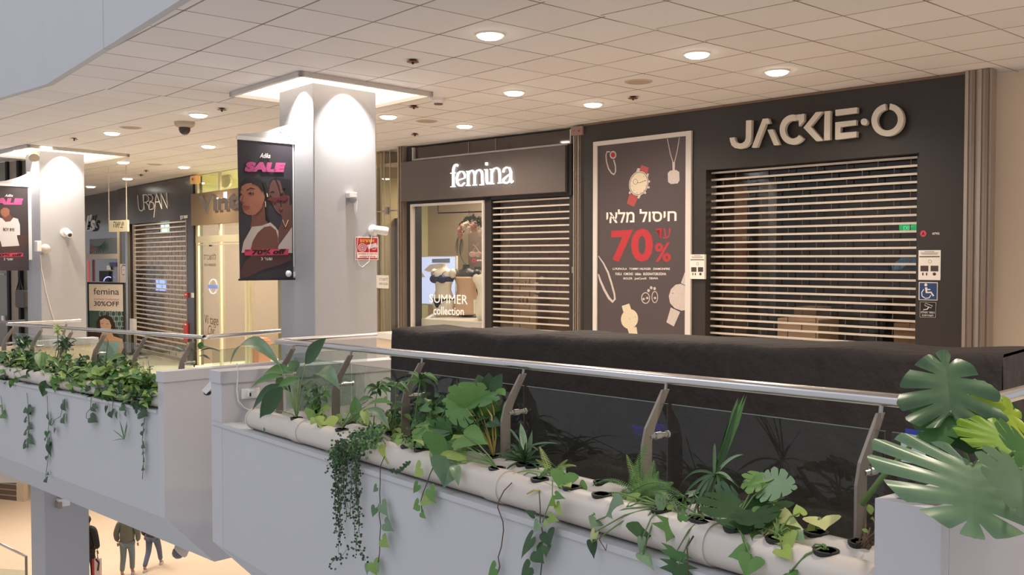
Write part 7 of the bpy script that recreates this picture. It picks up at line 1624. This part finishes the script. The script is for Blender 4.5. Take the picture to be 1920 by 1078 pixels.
def V3(lb, pts, lv, m='leaf_dark', f=c3_):
    vine(B, lb, [f(*p) for p in pts], [(*f(a, b_), *f(c_, d_), w) for a, b_, c_, d_, w in lv], m=m, n=-.02)
V3('leafy vine hanging from the left ledge below the dark bush', [(170, -80), (180, 0), (183, 60), (183, 140), (180, 200), (178, 240)], [(175, 20, 190, 60, 9), (160, 30, 140, 42, 7), (165, 90, 142, 104, 7), (180, 130, 196, 148, 8), (165, 170, 138, 186, 7), (180, 210, 205, 248, 9), (160, 245, 132, 276, 10), (178, 255, 162, 270, 6), (182, 40, 200, 10, 9)])
V3('longest leafy vine reaching below the left fascia', [(300, -60), (303, 40), (312, 100), (305, 180), (298, 240), (310, 300), (300, 380), (292, 440), (290, 480)], [(300, 60, 306, 95, 6), (318, 100, 320, 130, 7), (300, 170, 292, 205, 8), (290, 205, 284, 228, 7), (305, 225, 312, 242, 7), (308, 255, 315, 325, 8), (298, 325, 290, 352, 9), (300, 432, 306, 440, 4), (290, 468, 292, 490, 7)])
V3('short vine with three round leaves and a tan one', [(400, -40), (392, 40), (384, 70), (350, 90), (328, 130)], [(400, -10, 408, 36, 12), (398, 80, 402, 116, 12), (350, 150, 338, 182, 12)])
V3('curly dark vine hanging in the middle of the left fascia', [(580, -60), (575, 20), (550, 50), (548, 80), (570, 92)], [(585, 10, 600, 40, 8), (575, 78, 606, 102, 11), (600, 0, 612, 16, 6)])
V3('vine with a broad dark leaf below the bright pothos', [(720, -60), (715, 30), (705, 60)], [(705, 42, 705, 82, 11), (738, 50, 738, 90, 5), (770, 10, 790, 30, 8), (675, 10, 665, 55, 5), (795, 45, 798, 72, 5)])
V3('pointed leaf vine near the right end of the left fascia', [(870, -60), (880, 20), (900, 40), (870, 62)], [(895, 40, 925, 64, 16), (875, 30, 850, 20, 8)])
V3('thin vine with sparse leaves at the right end of the left fascia', [(920, 80), (912, 140), (905, 220), (910, 300), (912, 380), (905, 470)], [(908, 115, 900, 135, 7), (905, 165, 902, 195, 9), (905, 250, 915, 270, 8), (905, 300, 912, 302, 5), (912, 345, 914, 360, 5), (905, 398, 912, 410, 6)])
P = Plant(B, 'grassy_sprig', 'thin grassy sprig sticking out of the left fascia', None)
for x, y in ((715, 155), (705, 230), (760, 95), (810, 95), (812, 120), (770, 120), (815, 180), (800, 160)): P.leaf((*c3_(790, 215), -.03), (*c3_(x, y), -.06), 2.2, 'strap', 'leaf_bluegreen', stem=False, arch=.05)
P.done()
V3('leafy strand at the very left edge of the left fascia', [(5, -60), (15, 0), (10, 30), (18, 70)], [(10, 0, 0, 15, 8), (18, 25, 5, 38, 9), (15, 55, 28, 80, 9)], 'leaf_mid')
# ------------------------------------------------------------------ people on the lower storey
def person(px, Y, H_, face, label, jm, tm, stride, top_long=True, arms=None):
    g_ = py(px, 1060, Y); o = V((g_.x, Y, ZL)); fwd = V((math.cos(face), math.sin(face), 0)); sd = V((fwd.y, -fwd.x, 0)); root = thing('person', label, 'person'); h = H_
    def W(a, b, c): return o+sd*(a*h)+fwd*(b*h)+V((0, 0, c*h))
    s_ = stride
    J = [W(0, 0, .53), W(0, .005, .62), W(0, .01, .74), W(0, .0, .815), W(0, .005, .86), W(0, .01, .93), W(.055, 0, .50), W(.06, .02+s_*.1, .285), W(.062, -.02+s_*.22, .055), W(.064, .07+s_*.22, .02), W(-.055, 0, .50), W(-.06, .03-s_*.05, .285), W(-.062, -.03-s_*.2, .06), W(-.064, .05-s_*.2, .02),
         W(.11, 0, .80), W(.15, -.02, .64), W(.145, .03, .50), W(-.11, 0, .80), W(-.15, .0, .64), W(-.145, .05, .50)]
    Ed = [(0, 1), (1, 2), (2, 3), (3, 4), (4, 5), (0, 6), (6, 7), (7, 8), (8, 9), (0, 10), (10, 11), (11, 12), (12, 13), (3, 14), (14, 15), (15, 16), (3, 17), (17, 18), (18, 19)]
    Rr = [.075, .07, .08, .06, .033, .055, .052, .034, .024, .02, .052, .034, .024, .02, .035, .026, .018, .035, .026, .018]
    skin('body', J, Ed, [r*h for r in Rr], mat('skin_tone', (190, 144, 118), .6), root)
    jk = [W(0, -.005, .485), W(0, 0, .60), W(0, .005, .74), W(0, 0, .82), W(.11, 0, .805), W(.16, -.02, .64), W(.15, .03, .52), W(-.11, 0, .805), W(-.16, 0, .64), W(-.15, .05, .52)]
    skin('jacket', jk, [(0, 1), (1, 2), (2, 3), (3, 4), (4, 5), (5, 6), (3, 7), (7, 8), (8, 9)], [(.12*h, .085*h), (.118*h, .082*h), (.12*h, .08*h), (.055*h, .05*h), .052*h, .046*h, .036*h, .052*h, .046*h, .036*h], jm, root)
    skin('trousers', [W(0, 0, .53), W(.055, 0, .48), W(.06, .02+s_*.1, .285), W(.062, -.02+s_*.22, .075), W(-.055, 0, .48), W(-.06, .03-s_*.05, .285), W(-.062, -.03-s_*.2, .08)], [(0, 1), (1, 2), (2, 3), (0, 4), (4, 5), (5, 6)], [.078*h, .062*h, .046*h, .036*h, .062*h, .046*h, .036*h], tm, root)
    for a, b in (((.062, -.03+s_*.22)), ((-.062, -.04-s_*.2))):
        mb = MB(); c = W(a, b+.04, .022); pts = []; vs = []
        for i in range(9):
            u = i/8; w_ = .026*h*math.sin(math.pi*(.12+.8*u))**.5; hh = .045*h*(1-.55*u)
            q = W(a, b-.03+u*.15, 0); vs += [q-sd*w_, q+sd*w_, q+sd*w_*.8+V((0, 0, hh)), q-sd*w_*.8+V((0, 0, hh))]
        fs = [(0, 1, 2, 3), (32, 33, 34, 35)]
        for i in range(8):
            for k in range(4): fs.append((i*4+k, i*4+(k+1) % 4, (i+1)*4+(k+1) % 4, (i+1)*4+k))
        mb.add(vs, fs); obj('shoe', mb, mat('shoe_grey', (206, 200, 196), .6), root, smooth=True)
    mb = MB(); mb.ball(W(0, -.005, .945), .062*h, 14, (1, 1, 1.05)); obj('hair', mb, mat('hair_dark', (48, 38, 34), .8), root, smooth=True)
    for k, (a, b) in enumerate(((.145, .03), (-.145, .05))):
        for f_ in range(4):
            p0 = W(a+(f_-1.5)*.006, b, .485); mb = MB(); mb.tube([p0, p0+V((0, 0, -.03*h))+fwd*.005*h, p0+V((0, 0, -.052*h))+fwd*.018*h], [.006*h, .0055*h, .004*h], 6); obj('finger', mb, 'skin_tone', root, smooth=True)
    return root
person(239, 24.6, 1.74, 1.75, 'person in a grey green jacket and faded jeans walking away on the lower storey', mat('jacket_grey', (112, 112, 102), .85, var=.1, scale=20), mat('jeans_faded', (120, 132, 134), .8, var=.12, scale=14), .25)
person(287, 25.2, 1.68, 1.6, 'person in rolled blue jeans and white shoes walking beside the grey green jacket', mat('top_dark', (88, 80, 84), .85), mat('jeans_blue', (96, 104, 126), .8, var=.12, scale=14), .9)
r_ = person(164, 24.0, 1.75, 1.4, 'person in a long black coat half hidden behind the lower rear column', mat('coat_black', (38, 32, 34), .8), mat('trousers_black', (44, 38, 40), .8), .3)
root = thing('shopping_bag', 'red and white carrier bag with a black ribbon beside the lower rear column', 'bag'); g_ = py(180, 1062, 23.9); mb = MB(); mb.box(g_+V((-.09, 0, -.3)), V((.2, 0, 0)), V((0, .1, 0)), V((0, 0, .5))); bevel(obj('bag_body', mb, mat('bag_white', (224, 200, 196), .6), root), .01)
mb = MB(); mb.box(g_+V((-.095, -.006, -.3)), V((.05, 0, 0)), V((0, .112, 0)), V((0, 0, .5))); obj('red_side', mb, 'print_red', root)
mb = MB(); mb.tube([g_+V((-.04, 0, .2)), g_+V((-.03, 0, .36)), g_+V((.03, 0, .42)), g_+V((.05, 0, .2))], .012, 6); mb.tube([g_+V((0, -.02, .2)), g_+V((.08, -.02, .1)), g_+V((.05, -.02, -.1))], .02, 6); obj('ribbon', mb, 'dark_plastic', root)
finish()
